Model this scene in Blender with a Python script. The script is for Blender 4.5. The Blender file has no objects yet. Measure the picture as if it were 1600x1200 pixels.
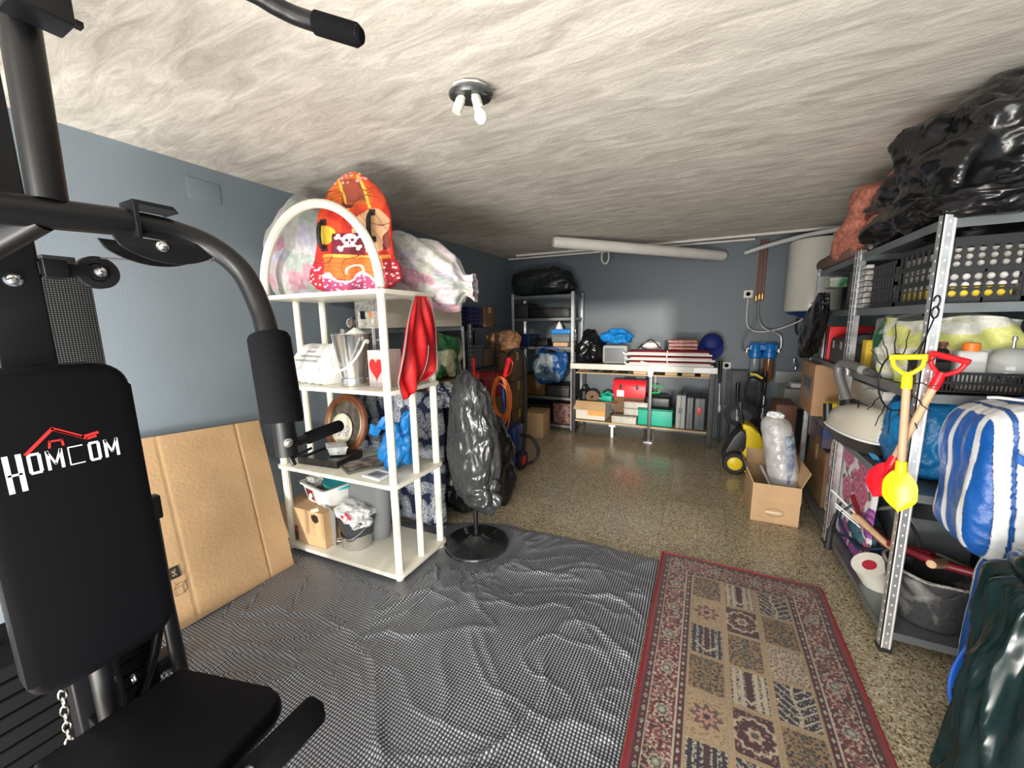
import bpy, bmesh, math, random
import numpy as np
from mathutils import Vector, Matrix, Euler, noise as mnoise
PI = math.pi
random.seed(7)
S = bpy.context.scene
COL = S.collection

# ------------------------------------------------------------------ camera, world, lights, exposure
camd = bpy.data.cameras.new('camera'); cam = bpy.data.objects.new('camera', camd); COL.objects.link(cam); S.camera = cam
camd.sensor_width = 36; camd.lens = 13.5; camd.clip_start = .02; camd.clip_end = 60
def _n(v): return np.array(v, float) / np.linalg.norm(v)
_Y = _n([305, -100, 600]); _Z = -_n([66, 3800, 600]); _Y = _n(_Y - _Z * _Y.dot(_Z)); _X = np.cross(_Y, _Z)
cr = Vector((_X[0], _Y[0], _Z[0])); cd = Vector((_X[1], _Y[1], _Z[1])); cf = Vector((_X[2], _Y[2], _Z[2]))
mw = Matrix(((cr.x, -cd.x, -cf.x, 0), (cr.y, -cd.y, -cf.y, 0), (cr.z, -cd.z, -cf.z, 1.42), (0, 0, 0, 1)))
cam.matrix_world = mw
W = bpy.data.worlds.new('world'); S.world = W; W.use_nodes = True
W.node_tree.nodes['Background'].inputs[0].default_value = (.75, .86, 1, 1)
W.node_tree.nodes['Background'].inputs[1].default_value = .35
def area(name, loc, target, sx, sy, power, color=(1, 1, 1), spread=PI):
    l = bpy.data.lights.new(name, 'AREA'); l.shape = 'RECTANGLE'; l.size = sx; l.size_y = sy; l.energy = power; l.color = color; l.spread = spread
    o = bpy.data.objects.new(name, l); COL.objects.link(o); o.location = loc
    o.rotation_euler = (Vector(target) - Vector(loc)).to_track_quat('-Z', 'Y').to_euler(); return o
area('doorway_daylight', (-.5, -1.35, 1.15), (-.7, 3.0, .95), 3.0, 1.9, 115, (1, .98, .95))
area('driveway_bounce', (-.9, -.9, .06), (-1.15, 2.2, 2.3), 1.8, .5, 148, (1, .96, .9))
sl = bpy.data.lights.new('low_sun', 'SUN'); sl.energy = 2.6; sl.angle = math.radians(2); sl.color = (1, .93, .82)
so = bpy.data.objects.new('low_sun', sl); COL.objects.link(so)
so.rotation_euler = Vector((-.20, 1, -.075)).to_track_quat('-Z', 'Y').to_euler()
S.view_settings.view_transform = 'Standard'; S.view_settings.look = 'None'; S.view_settings.gamma = 1
S.view_settings.use_curve_mapping = False; S.view_settings.exposure = .22

# ------------------------------------------------------------------ materials
def nd(nt, t, **k):
    n = nt.nodes.new(t)
    for a, b in k.items(): setattr(n, a, b)
    return n
def mat(name, c, rough=.5, metal=0, var=0, vs=8, bump=0, bs=40, spec=.5, coat=0, trans=0, ior=1.45, stretch=(1, 1, 1), c2=None, dist=0, alpha=1, detail=6, coords='Object'):
    m = bpy.data.materials.new(name); m.use_nodes = True; nt = m.node_tree; b = nt.nodes['Principled BSDF']
    b.inputs['Base Color'].default_value = (*c, 1); b.inputs['Roughness'].default_value = rough; b.inputs['Metallic'].default_value = metal
    b.inputs['Specular IOR Level'].default_value = spec; b.inputs['Coat Weight'].default_value = coat
    b.inputs['Transmission Weight'].default_value = trans; b.inputs['IOR'].default_value = ior; b.inputs['Alpha'].default_value = alpha
    tc = nd(nt, 'ShaderNodeTexCoord'); mp = nd(nt, 'ShaderNodeMapping'); nt.links.new(tc.outputs[coords], mp.inputs[0]); mp.inputs['Scale'].default_value = stretch
    if var or c2:
        n = nd(nt, 'ShaderNodeTexNoise'); n.inputs['Scale'].default_value = vs; n.inputs['Detail'].default_value = detail; n.inputs['Distortion'].default_value = dist
        nt.links.new(mp.outputs[0], n.inputs[0]); r = nd(nt, 'ShaderNodeValToRGB')
        lo = c2 or tuple(x * (1 - var) for x in c)
        r.color_ramp.elements[0].color = (*lo, 1); r.color_ramp.elements[1].color = (*c, 1)
        r.color_ramp.elements[0].position = .36; r.color_ramp.elements[1].position = .62
        nt.links.new(n.outputs[0], r.inputs[0]); nt.links.new(r.outputs[0], b.inputs['Base Color'])
    if bump:
        n = nd(nt, 'ShaderNodeTexNoise'); n.inputs['Scale'].default_value = bs; n.inputs['Detail'].default_value = detail; n.inputs['Distortion'].default_value = dist
        nt.links.new(mp.outputs[0], n.inputs[0]); u = nd(nt, 'ShaderNodeBump'); u.inputs['Strength'].default_value = bump; u.inputs['Distance'].default_value = .02
        nt.links.new(n.outputs[0], u.inputs['Height']); nt.links.new(u.outputs[0], b.inputs['Normal'])
    return m
def colmat(name, rough=.8, bump=0, bs=300, sheen=0):
    m = mat(name, (1, 1, 1), rough, bump=bump, bs=bs); nt = m.node_tree
    a = nd(nt, 'ShaderNodeAttribute'); a.attribute_name = 'Col'; nt.links.new(a.outputs['Color'], nt.nodes['Principled BSDF'].inputs['Base Color'])
    nt.nodes['Principled BSDF'].inputs['Sheen Weight'].default_value = sheen
    return m
def bagmat(name, c, rough=.22, k=1.0, bs=5, trans=0):
    """crumpled film: sharp creases from a ridged noise bump"""
    m = mat(name, c, rough, spec=.6, trans=trans); nt = m.node_tree; b = nt.nodes['Principled BSDF']
    tc = nd(nt, 'ShaderNodeTexCoord'); n = nd(nt, 'ShaderNodeTexNoise'); n.noise_type = 'RIDGED_MULTIFRACTAL'
    n.inputs['Scale'].default_value = bs; n.inputs['Detail'].default_value = 4; n.inputs['Distortion'].default_value = .8; n.inputs['Roughness'].default_value = .45
    nt.links.new(tc.outputs['Object'], n.inputs[0]); u = nd(nt, 'ShaderNodeBump'); u.inputs['Strength'].default_value = 1.0 * k; u.inputs['Distance'].default_value = .035
    nt.links.new(n.outputs[0], u.inputs['Height']); nt.links.new(u.outputs[0], b.inputs['Normal'])
    return m
BLACKM = mat('black_powder_coat', (.006, .006, .007), .36, spec=.35)
VINYL = mat('black_vinyl', (.003, .003, .004), .5, bump=.1, bs=500, spec=.1)
FOAM = mat('black_foam', (.005, .005, .006), .9, bump=.3, bs=400, spec=.1)
CHROME = mat('chrome', (.8, .8, .82), .15, 1)
GALV = mat('galvanised_steel', (.74, .75, .76), .28, .75, var=.25, vs=14)
GALVD = mat('grey_steel', (.25, .27, .28), .4, .8, var=.2, vs=10)
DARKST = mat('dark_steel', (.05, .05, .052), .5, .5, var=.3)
CREAM = mat('cream_plastic', (.76, .73, .62), .42, var=.05, vs=4)
CARD = mat('cardboard', (.54, .35, .185), .75, var=.12, vs=5, bump=.1, bs=60)
CARDD = mat('shaded_cardboard', (.17, .095, .045), .7, var=.2, vs=5)  # cardboard with shade put into its colour, for cartons in dim places
CARDP = mat('pale_cardboard', (.62, .56, .45), .75, var=.1)
TAPE = mat('clear_brown_tape', (.5, .36, .2), .15)
WHITE = mat('white_plastic', (.82, .82, .80), .35)
OFFW = mat('off_white', (.72, .70, .62), .4, var=.05)
BLACKP = mat('black_plastic', (.012, .012, .013), .35)
GREYP = mat('grey_plastic', (.16, .17, .18), .4)
GREYL = mat('light_grey_plastic', (.42, .42, .40), .5)
RED = mat('red_plastic', (.65, .015, .02), .35)
REDD = mat('dark_red', (.22, .012, .015), .5)
YEL = mat('yellow_plastic', (.85, .75, .02), .3)
YELK = mat('machine_yellow', (.80, .60, .02), .35)
BLUEP = mat('blue_plastic', (.02, .08, .42), .4)
BLUEB = bagmat('blue_bag_film', (.01, .22, .62), .3, .8, 7)
BLUEC = mat('bright_blue_cap', (.03, .22, .62), .35)
GREENP = mat('teal_green_plastic', (.0, .36, .24), .4)
TEAL = mat('teal_lid', (.02, .45, .52), .35)
BAGK = bagmat('black_bin_bag', (.006, .006, .007), .24, 1.0, 6)
BAGG = bagmat('grey_film_bag', (.028, .030, .031), .22, 1.0, 7)
BAGDG = bagmat('dark_green_bag', (.004, .016, .017), .24, .7, 4.5)
BAGW = bagmat('white_film_bag', (.75, .75, .74), .35, .7, 14)
CLEAR = mat('clear_plastic', (.85, .9, .9), .1, trans=.85, ior=1.3)
GLASS = mat('glass', (1, 1, 1), .03, trans=1)
SILV = mat('brushed_bucket_steel', (.72, .72, .73), .16, 1, var=.1)
WOOD = mat('pale_wood', (.62, .40, .22), .55, var=.2, vs=6, stretch=(8, 8, 1))
WOODD = mat('reddish_brown_wood', (.16, .055, .025), .4, var=.3, vs=12)
PLY = mat('plywood_edge', (.50, .36, .20), .6, var=.2)
BENCHW = mat('white_melamine', (.72, .70, .62), .5, var=.1)
COPPER = mat('copper_pipe', (.30, .10, .055), .35, .7)
BRASS = mat('brass', (.75, .5, .18), .3, 1)
RUBBER = mat('black_rubber', (.015, .015, .016), .6)
ORANGE = mat('orange_cable', (.85, .22, .05), .45)
INSUL = mat('white_pipe_cover', (.72, .70, .65), .5, var=.08)
BROWNP = bagmat('brown_paper', (.30, .15, .07), .5, .7, 9)
REDCL = mat('red_cloth', (.50, .006, .010), .5, var=.3, vs=6, bump=.5, bs=9)
GREYTRIM = mat('grey_trim', (.22, .2, .2), .6)

def wall_mat(name, c):
    return mat(name, c, .42, var=.10, vs=1.4, bump=.08, bs=120, coords='Object')
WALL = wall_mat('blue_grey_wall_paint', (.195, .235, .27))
WALLB = wall_mat('blue_grey_wall_paint_dimmed', (.118, .143, .163))  # same wall paint, darkened for the light falling off towards the back

def ceiling_mat():
    m = mat('rough_brushed_plaster', (.6, .55, .47), .85); nt = m.node_tree; b = nt.nodes['Principled BSDF']
    tc = nd(nt, 'ShaderNodeTexCoord'); mp = nd(nt, 'ShaderNodeMapping'); mp.inputs['Scale'].default_value = (1.0, 4.5, 1); mp.inputs['Rotation'].default_value = (0, 0, .35)
    nt.links.new(tc.outputs['Object'], mp.inputs[0])
    n = nd(nt, 'ShaderNodeTexNoise'); n.inputs['Scale'].default_value = 3.0; n.inputs['Detail'].default_value = 10; n.inputs['Roughness'].default_value = .68; n.inputs['Distortion'].default_value = 1.0
    nt.links.new(mp.outputs[0], n.inputs[0]); r = nd(nt, 'ShaderNodeValToRGB')
    r.color_ramp.elements[0].position = .33; r.color_ramp.elements[0].color = (.42, .385, .335, 1); r.color_ramp.elements[1].position = .66; r.color_ramp.elements[1].color = (.74, .70, .63, 1)
    e = r.color_ramp.elements.new(.5); e.color = (.58, .545, .485, 1)
    nt.links.new(n.outputs[0], r.inputs[0]); nt.links.new(r.outputs[0], b.inputs['Base Color'])
    n2 = nd(nt, 'ShaderNodeTexNoise'); n2.inputs['Scale'].default_value = 60; n2.inputs['Detail'].default_value = 8; nt.links.new(tc.outputs['Object'], n2.inputs[0])
    ad = nd(nt, 'ShaderNodeMath', operation='MULTIPLY_ADD'); ad.inputs[1].default_value = 2.0; nt.links.new(n.outputs[0], ad.inputs[0]); nt.links.new(n2.outputs[0], ad.inputs[2])
    u = nd(nt, 'ShaderNodeBump'); u.inputs['Strength'].default_value = .3; u.inputs['Distance'].default_value = .008; nt.links.new(ad.outputs[0], u.inputs['Height']); nt.links.new(u.outputs[0], b.inputs['Normal'])
    return m
def terrazzo_mat():
    m = mat('polished_terrazzo', (.4, .3, .2), .2, spec=.55); nt = m.node_tree; b = nt.nodes['Principled BSDF']
    tc = nd(nt, 'ShaderNodeTexCoord')
    v = nd(nt, 'ShaderNodeTexVoronoi'); v.inputs['Scale'].default_value = 165; nt.links.new(tc.outputs['Object'], v.inputs[0])
    sp = nd(nt, 'ShaderNodeSeparateColor'); nt.links.new(v.outputs['Color'], sp.inputs[0])
    r = nd(nt, 'ShaderNodeValToRGB'); r.color_ramp.interpolation = 'CONSTANT'
    cs = [(0, (.15, .11, .065)), (.12, (.46, .375, .235)), (.42, (.60, .51, .345)), (.68, (.36, .28, .17)), (.84, (.78, .71, .54))]
    r.color_ramp.elements[0].color = (*cs[0][1], 1); r.color_ramp.elements[0].position = 0
    r.color_ramp.elements[1].color = (*cs[1][1], 1); r.color_ramp.elements[1].position = cs[1][0]
    for p, c in cs[2:]:
        e = r.color_ramp.elements.new(p); e.color = (*c, 1)
    nt.links.new(sp.outputs[0], r.inputs[0])
    n = nd(nt, 'ShaderNodeTexNoise'); n.inputs['Scale'].default_value = 3; n.inputs['Detail'].default_value = 5; nt.links.new(tc.outputs['Object'], n.inputs[0])
    mx = nd(nt, 'ShaderNodeMix', data_type='RGBA', blend_type='MULTIPLY'); mx.inputs[0].default_value = .3
    nt.links.new(r.outputs[0], mx.inputs[6]); nt.links.new(n.outputs[0], mx.inputs[7])
    br = nd(nt, 'ShaderNodeTexBrick'); br.offset = 0; br.inputs['Scale'].default_value = 1; br.inputs['Brick Width'].default_value = .4; br.inputs['Row Height'].default_value = .4
    br.inputs['Mortar Size'].default_value = .002; br.inputs['Color1'].default_value = (1, 1, 1, 1); br.inputs['Color2'].default_value = (.86, .86, .86, 1); br.inputs['Mortar'].default_value = (.62, .58, .5, 1)
    nt.links.new(tc.outputs['Object'], br.inputs[0])
    mx2 = nd(nt, 'ShaderNodeMix', data_type='RGBA', blend_type='MULTIPLY'); mx2.inputs[0].default_value = 1
    nt.links.new(mx.outputs[2], mx2.inputs[6]); nt.links.new(br.outputs[0], mx2.inputs[7]); nt.links.new(mx2.outputs[2], b.inputs['Base Color'])
    rr = nd(nt, 'ShaderNodeMapRange'); rr.inputs[3].default_value = .10; rr.inputs[4].default_value = .30; nt.links.new(n.outputs[0], rr.inputs[0]); nt.links.new(rr.outputs[0], b.inputs['Roughness'])
    return m
def mat_mat():
    m = mat('silver_grey_woven_vinyl', (.1, .1, .11), .27, metal=.25, spec=.8); nt = m.node_tree; b = nt.nodes['Principled BSDF']
    at = nd(nt, 'ShaderNodeAttribute'); at.attribute_name = 'flat'
    sx = nd(nt, 'ShaderNodeSeparateXYZ'); nt.links.new(at.outputs['Vector'], sx.inputs[0])
    def wave(sock, per):
        a = nd(nt, 'ShaderNodeMath', operation='MULTIPLY'); a.inputs[1].default_value = 2 * PI / per; nt.links.new(sock, a.inputs[0])
        s = nd(nt, 'ShaderNodeMath', operation='SINE'); nt.links.new(a.outputs[0], s.inputs[0])
        q = nd(nt, 'ShaderNodeMath', operation='MULTIPLY_ADD'); q.inputs[1].default_value = .5; q.inputs[2].default_value = .5; nt.links.new(s.outputs[0], q.inputs[0]); return q.outputs[0]
    wx = wave(sx.outputs[0], .0125); wy = wave(sx.outputs[1], .0125)
    mn = nd(nt, 'ShaderNodeMath', operation='MULTIPLY'); nt.links.new(wx, mn.inputs[0]); nt.links.new(wy, mn.inputs[1])
    mxx = nd(nt, 'ShaderNodeMath', operation='MULTIPLY_ADD'); mxx.inputs[1].default_value = .22; nt.links.new(wx, mxx.inputs[0]); nt.links.new(mn.outputs[0], mxx.inputs[2])
    r = nd(nt, 'ShaderNodeValToRGB'); r.color_ramp.elements[0].position = .10; r.color_ramp.elements[0].color = (.035, .036, .040, 1)
    r.color_ramp.elements[1].position = .75; r.color_ramp.elements[1].color = (.50, .53, .60, 1)
    nt.links.new(mxx.outputs[0], r.inputs[0]); nt.links.new(r.outputs[0], b.inputs['Base Color'])
    u = nd(nt, 'ShaderNodeBump'); u.inputs['Strength'].default_value = .5; u.inputs['Distance'].default_value = .003; nt.links.new(mxx.outputs[0], u.inputs['Height']); nt.links.new(u.outputs[0], b.inputs['Normal'])
    return m
def perf_mat():
    m = mat('perforated_black_sheet', (.02, .02, .02), .45, metal=.3); nt = m.node_tree; b = nt.nodes['Principled BSDF']
    tc = nd(nt, 'ShaderNodeTexCoord'); v = nd(nt, 'ShaderNodeTexVoronoi'); v.inputs['Scale'].default_value = 150; v.inputs['Randomness'].default_value = 0
    nt.links.new(tc.outputs['Object'], v.inputs[0]); r = nd(nt, 'ShaderNodeValToRGB'); r.color_ramp.elements[0].color = (.24, .25, .26, 1); r.color_ramp.elements[1].color = (.01, .01, .01, 1)
    r.color_ramp.elements[0].position = .25; r.color_ramp.elements[1].position = .4; nt.links.new(v.outputs['Distance'], r.inputs[0]); nt.links.new(r.outputs[0], b.inputs['Base Color']); return m
PERF = perf_mat()

# ------------------------------------------------------------------ mesh builder
class B:
    def __init__(s): s.bm = bmesh.new()
    def box(s, x0, x1, y0, y1, z0, z1, bev=0, M=None):
        r = bmesh.ops.create_cube(s.bm, size=1); vs = r['verts']
        bmesh.ops.scale(s.bm, vec=(abs(x1 - x0), abs(y1 - y0), abs(z1 - z0)), verts=vs)
        bmesh.ops.translate(s.bm, vec=((x0 + x1) / 2, (y0 + y1) / 2, (z0 + z1) / 2), verts=vs)
        if bev:
            es = list({e for v in vs for e in v.link_edges})
            q = bmesh.ops.bevel(s.bm, geom=es, offset=bev, segments=3, affect='EDGES', profile=.6); vs = list({v for f in q['faces'] for v in f.verts} | {v for v in vs if v.is_valid})
        if M is not None: bmesh.ops.transform(s.bm, matrix=M, verts=vs)
        return s
    def tube(s, pts, r, seg=12, closed=False, cap=True, smoothn=0):
        pts = [Vector(p) for p in pts]
        if smoothn: pts = spline(pts, smoothn, closed)
        rs = r if isinstance(r, (list, tuple)) else [r] * len(pts)
        if len(rs) != len(pts): rs = [rs[min(len(rs) - 1, int(i * len(rs) / len(pts)))] for i in range(len(pts))]
        n = len(pts); rings = []; up = None
        for i, p in enumerate(pts):
            a = pts[(i - 1) % n] if (closed or i > 0) else p; c = pts[(i + 1) % n] if (closed or i < n - 1) else p
            t = (c - a)
            t = t.normalized() if t.length > 1e-9 else Vector((0, 0, 1))
            if up is None:
                up = Vector((0, 0, 1)) if abs(t.z) < .9 else Vector((1, 0, 0))
            u = (up - t * up.dot(t)); u = u.normalized() if u.length > 1e-6 else t.orthogonal().normalized(); up = u; w = t.cross(u)
            rings.append([s.bm.verts.new(p + (u * math.cos(2 * PI * k / seg) + w * math.sin(2 * PI * k / seg)) * rs[i]) for k in range(seg)])
        for i in range(n if closed else n - 1):
            A, C = rings[i], rings[(i + 1) % n]
            for k in range(seg): s.bm.faces.new((A[k], A[(k + 1) % seg], C[(k + 1) % seg], C[k]))
        if cap and not closed:
            s.bm.faces.new(rings[0][::-1]); s.bm.faces.new(rings[-1])
        return s
    def lathe(s, prof, c=(0, 0, 0), seg=28, M=None, sx=1, sy=1):
        rings = []; vs = []
        for r, z in prof:
            if r < 1e-5: v = s.bm.verts.new((0, 0, z)); rings.append([v]); vs.append(v)
            else:
                R = [s.bm.verts.new((r * sx * math.cos(2 * PI * k / seg), r * sy * math.sin(2 * PI * k / seg), z)) for k in range(seg)]; rings.append(R); vs += R
        for A, C in zip(rings, rings[1:]):
            for k in range(seg):
                k2 = (k + 1) % seg
                if len(A) == 1 and len(C) == 1: continue
                if len(A) == 1: s.bm.faces.new((A[0], C[k2], C[k]))
                elif len(C) == 1: s.bm.faces.new((A[k], A[k2], C[0]))
                else: s.bm.faces.new((A[k], A[k2], C[k2], C[k]))
        if M is not None: bmesh.ops.transform(s.bm, matrix=M, verts=vs)
        bmesh.ops.translate(s.bm, vec=c, verts=vs); return s
    def prism(s, poly, th, M, bev=0):
        """outline in local xy, thickness along local z (0..th), placed by M"""
        a = [s.bm.verts.new((x, y, 0)) for x, y in poly]; b = [s.bm.verts.new((x, y, th)) for x, y in poly]; n = len(poly)
        fs = [s.bm.faces.new(a[::-1]), s.bm.faces.new(b)] + [s.bm.faces.new((a[i], a[(i + 1) % n], b[(i + 1) % n], b[i])) for i in range(n)]
        vs = a + b
        if bev:
            es = [e for e in fs[1].edges] + [e for e in fs[0].edges]
            q = bmesh.ops.bevel(s.bm, geom=es, offset=bev, segments=3, affect='EDGES', profile=.6); vs = list({v for f in q['faces'] for v in f.verts} | {v for v in vs if v.is_valid})
        bmesh.ops.transform(s.bm, matrix=M, verts=vs); return s
    def grid(s, nu, nv, fn, close_u=False):
        V = [[s.bm.verts.new(fn(i / nu, j / nv)) for j in range(nv + 1)] for i in range(nu + (0 if close_u else 1))]
        N = len(V)
        for i in range(nu):
            for j in range(nv): s.bm.faces.new((V[i][j], V[(i + 1) % N][j], V[(i + 1) % N][j + 1], V[i][j + 1]))
        return s
    def ball(s, c, r, sub=3):
        q = bmesh.ops.create_icosphere(s.bm, subdivisions=sub, radius=1); vs = q['verts']
        r = (r, r, r) if not isinstance(r, (tuple, list)) else r
        bmesh.ops.scale(s.bm, vec=r, verts=vs); bmesh.ops.translate(s.bm, vec=c, verts=vs); return s
    def holes(s, nx, nz, w, h, r, M, th=.004, seg=10):
        """plate w x h in local xy with nx x nz round holes"""
        cw, ch = w / nx, h / nz; R = min(cw, ch) * r
        vs = []
        for i in range(nx):
            for j in range(nz):
                cx, cy = (i + .5) * cw, (j + .5) * ch; inn = []; out = []
                for k in range(seg * 2):
                    a = 2 * PI * k / (seg * 2) + PI / 4; c_, s_ = math.cos(a), math.sin(a); m_ = max(abs(c_), abs(s_))
                    inn.append((cx + R * c_, cy + R * s_)); out.append((cx + cw / 2 * c_ / m_, cy + ch / 2 * s_ / m_))
                for z in (0, th):
                    I = [s.bm.verts.new((x, y, z)) for x, y in inn]; O = [s.bm.verts.new((x, y, z)) for x, y in out]; vs += I + O
                    n = len(I)
                    for k in range(n): s.bm.faces.new((I[k], I[(k + 1) % n], O[(k + 1) % n], O[k]) if z == 0 else (O[k], O[(k + 1) % n], I[(k + 1) % n], I[k]))
        bmesh.ops.transform(s.bm, matrix=M, verts=vs); return s

def spline(pts, n, closed=False):
    out = []; m = len(pts)
    for i in range(m if closed else m - 1):
        p0 = pts[(i - 1) % m] if (closed or i > 0) else pts[i]; p1 = pts[i]; p2 = pts[(i + 1) % m]; p3 = pts[(i + 2) % m] if (closed or i < m - 2) else p2
        for k in range(n):
            t = k / n
            out.append(.5 * ((2 * p1) + (p2 - p0) * t + (2 * p0 - 5 * p1 + 4 * p2 - p3) * t * t + (3 * p1 - p0 - 3 * p2 + p3) * t ** 3))
    if not closed: out.append(pts[-1])
    return out
def obj(name, b, m, parent=None, smooth=True, ang=40):
    """links the builder's mesh (given in world coordinates) as one object"""
    me = bpy.data.meshes.new(name); bm = b.bm if isinstance(b, B) else b
    bmesh.ops.recalc_face_normals(bm, faces=bm.faces) if not getattr(b, 'keep', False) else None
    co = [v.co for v in bm.verts]
    if parent is None:
        o0 = Vector(((min(c.x for c in co) + max(c.x for c in co)) / 2, (min(c.y for c in co) + max(c.y for c in co)) / 2, min(c.z for c in co)))
        T = Matrix.Translation(-o0)
    else:
        T = WM(parent).inverted(); o0 = None
    bmesh.ops.transform(bm, matrix=T, verts=bm.verts)
    bm.to_mesh(me); bm.free()
    o = bpy.data.objects.new(name, me); COL.objects.link(o); me.materials.append(m)
    if parent is not None: o.parent = parent
    else: o.location = o0
    if smooth:
        me.shade_smooth()
        try: me.set_sharp_from_angle(angle=math.radians(ang))
        except Exception: pass
    return o
def WM(o):
    M = Matrix.LocRotScale(o.location, o.rotation_euler, o.scale)
    return WM(o.parent) @ M if o.parent else M
def tag(o, label, cat=None, group=None, kind=None):
    if label: o['label'] = label
    if cat: o['category'] = cat
    if group: o['group'] = group
    if kind: o['kind'] = kind
    return o
def thing(name, label, cat, loc=(0, 0, 0), rz=0, group=None):
    o = bpy.data.objects.new(name, None); COL.objects.link(o); o.location = loc; o.rotation_euler = (0, 0, rz); o.empty_display_size = .05
    return tag(o, label, cat, group)
def copy_tree(o, loc, label, rz=None):
    c = o.copy(); COL.objects.link(c); c.location = loc; c['label'] = label
    if rz is not None: c.rotation_euler = (0, 0, rz)
    for ch in list(o.children):
        d = ch.copy(); COL.objects.link(d); d.parent = c
        for g in ch.children:
            h = g.copy(); COL.objects.link(h); h.parent = d
    return c
def frame(o, u, v):
    """matrix whose local x runs along u, local y along v, local z = u x v, origin o"""
    u = Vector(u).normalized(); w = u.cross(Vector(v)).normalized(); v = w.cross(u); M = Matrix((u, v, w)).transposed().to_4x4(); M.translation = Vector(o); return M
def at(x, y, z, rx=0, ry=0, rz=0): return Matrix.Translation((x, y, z)) @ Euler((rx, ry, rz)).to_matrix().to_4x4()
def text(body, size, M, m, parent, name='lettering', ext=.0008, sx=1, align='CENTER'):
    c = bpy.data.curves.new('t', 'FONT'); c.body = body; c.size = size; c.extrude = ext; c.align_x = align; c.align_y = 'CENTER'
    t = bpy.data.objects.new('t', c); COL.objects.link(t); bpy.context.view_layer.update()
    me = bpy.data.meshes.new_from_object(t.evaluated_get(bpy.context.evaluated_depsgraph_get()))
    bpy.data.objects.remove(t); me.transform(WM(parent).inverted() @ M @ Matrix.Diagonal((sx, 1, 1, 1))) if parent else me.transform(M)
    o = bpy.data.objects.new(name, me); COL.objects.link(o); me.materials.clear(); me.materials.append(m)
    if parent: o.parent = parent
    return o
# numpy value noise for woven and printed patterns
def _h(ix, iy, s): 
    n = np.sin(ix * 127.1 + iy * 311.7 + s * 74.7) * 43758.5453; return n - np.floor(n)
def vn(x, y, s=0):
    ix, iy = np.floor(x), np.floor(y); fx, fy = x - ix, y - iy; fx = fx * fx * (3 - 2 * fx); fy = fy * fy * (3 - 2 * fy)
    a, b, c, d = _h(ix, iy, s), _h(ix + 1, iy, s), _h(ix, iy + 1, s), _h(ix + 1, iy + 1, s)
    return (a + (b - a) * fx) * (1 - fy) + (c + (d - c) * fx) * fy
def cell(x, y, s=0, j=.8):
    """distance to the nearest jittered lattice point, and its hash"""
    best = np.full(x.shape, 9.); hid = np.zeros(x.shape); ax = np.zeros(x.shape); ay = np.zeros(x.shape)
    ix, iy = np.floor(x), np.floor(y)
    for dx in (-1, 0, 1):
        for dy in (-1, 0, 1):
            cx, cy = ix + dx, iy + dy; px = cx + .5 + (_h(cx, cy, s) - .5) * j; py = cy + .5 + (_h(cx, cy, s + 9) - .5) * j
            d = np.hypot(x - px, y - py); k = d < best; best = np.where(k, d, best); hid = np.where(k, _h(cx, cy, s + 3), hid); ax = np.where(k, x - px, ax); ay = np.where(k, y - py, ay)
    return best, hid, ax, ay
def setcol(o, C, name='Col'):
    me = o.data; a = me.color_attributes.new(name, 'FLOAT_COLOR', 'POINT'); C = np.clip(C, 0, 1)
    buf = np.ones((len(me.vertices), 4), np.float32); buf[:, :3] = C; a.data.foreach_set('color', buf.ravel())
def W3(mask, a, b): return np.where(mask[:, None], np.array(a)[None, :] if not isinstance(a, np.ndarray) else a, b)
def verts(o):
    me = o.data; a = np.empty(len(me.vertices) * 3, np.float32); me.vertices.foreach_get('co', a); return a.reshape(-1, 3)
def uvgrid(nu, nv): 
    u, v = np.meshgrid(np.arange(nu + 1) / nu, np.arange(nv + 1) / nv, indexing='ij'); return u.ravel(), v.ravel()
# crumpled bag: lumpy superellipsoid with creases, flattened where it rests
def bag(name, c, r, m, seed=0, parent=None, lump=.18, crease=.05, p=2.6, sub=5, neck=0, lean=(0, 0), freq=1.6, flat=True, taper=0):
    b = B(); q = bmesh.ops.create_icosphere(b.bm, subdivisions=sub, radius=1)
    sd = Vector((seed * 3.7, seed * 1.3, seed * 2.1))
    for v in b.bm.verts:
        n = v.co.normalized(); k = (abs(n.x) ** p + abs(n.y) ** p + abs(n.z) ** p) ** (-1 / p); d = n * k
        l = mnoise.noise(n * freq + sd) * lump * 1.6
        rid = 0; a = 1; f = 2.2
        for o_ in range(5):
            w = n * f + sd + Vector((mnoise.noise(n * 1.7 + sd), mnoise.noise(n * 1.9 - sd), 0)) * .8
            rid += a * (1 - abs(mnoise.noise(w)) * 2.6); a *= .5; f *= 2.1
        d = d * (1 + l + crease * (rid - .9))
        if taper: d.x *= 1 - taper * d.z; d.y *= 1 - taper * d.z
        if neck and n.z > .55:
            t = (n.z - .55) / .45; d.x *= (1 - neck * t); d.y *= (1 - neck * t); d.z *= 1 + .1 * t
        z = d.z
        if flat and z < -.9: z = -.9 + (z + .9) * .1
        v.co = Vector((c[0] + d.x * r[0] + lean[0] * z, c[1] + d.y * r[1] + lean[1] * z, c[2] + z * r[2]))
    return obj(name, b, m, parent, ang=180)

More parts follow.
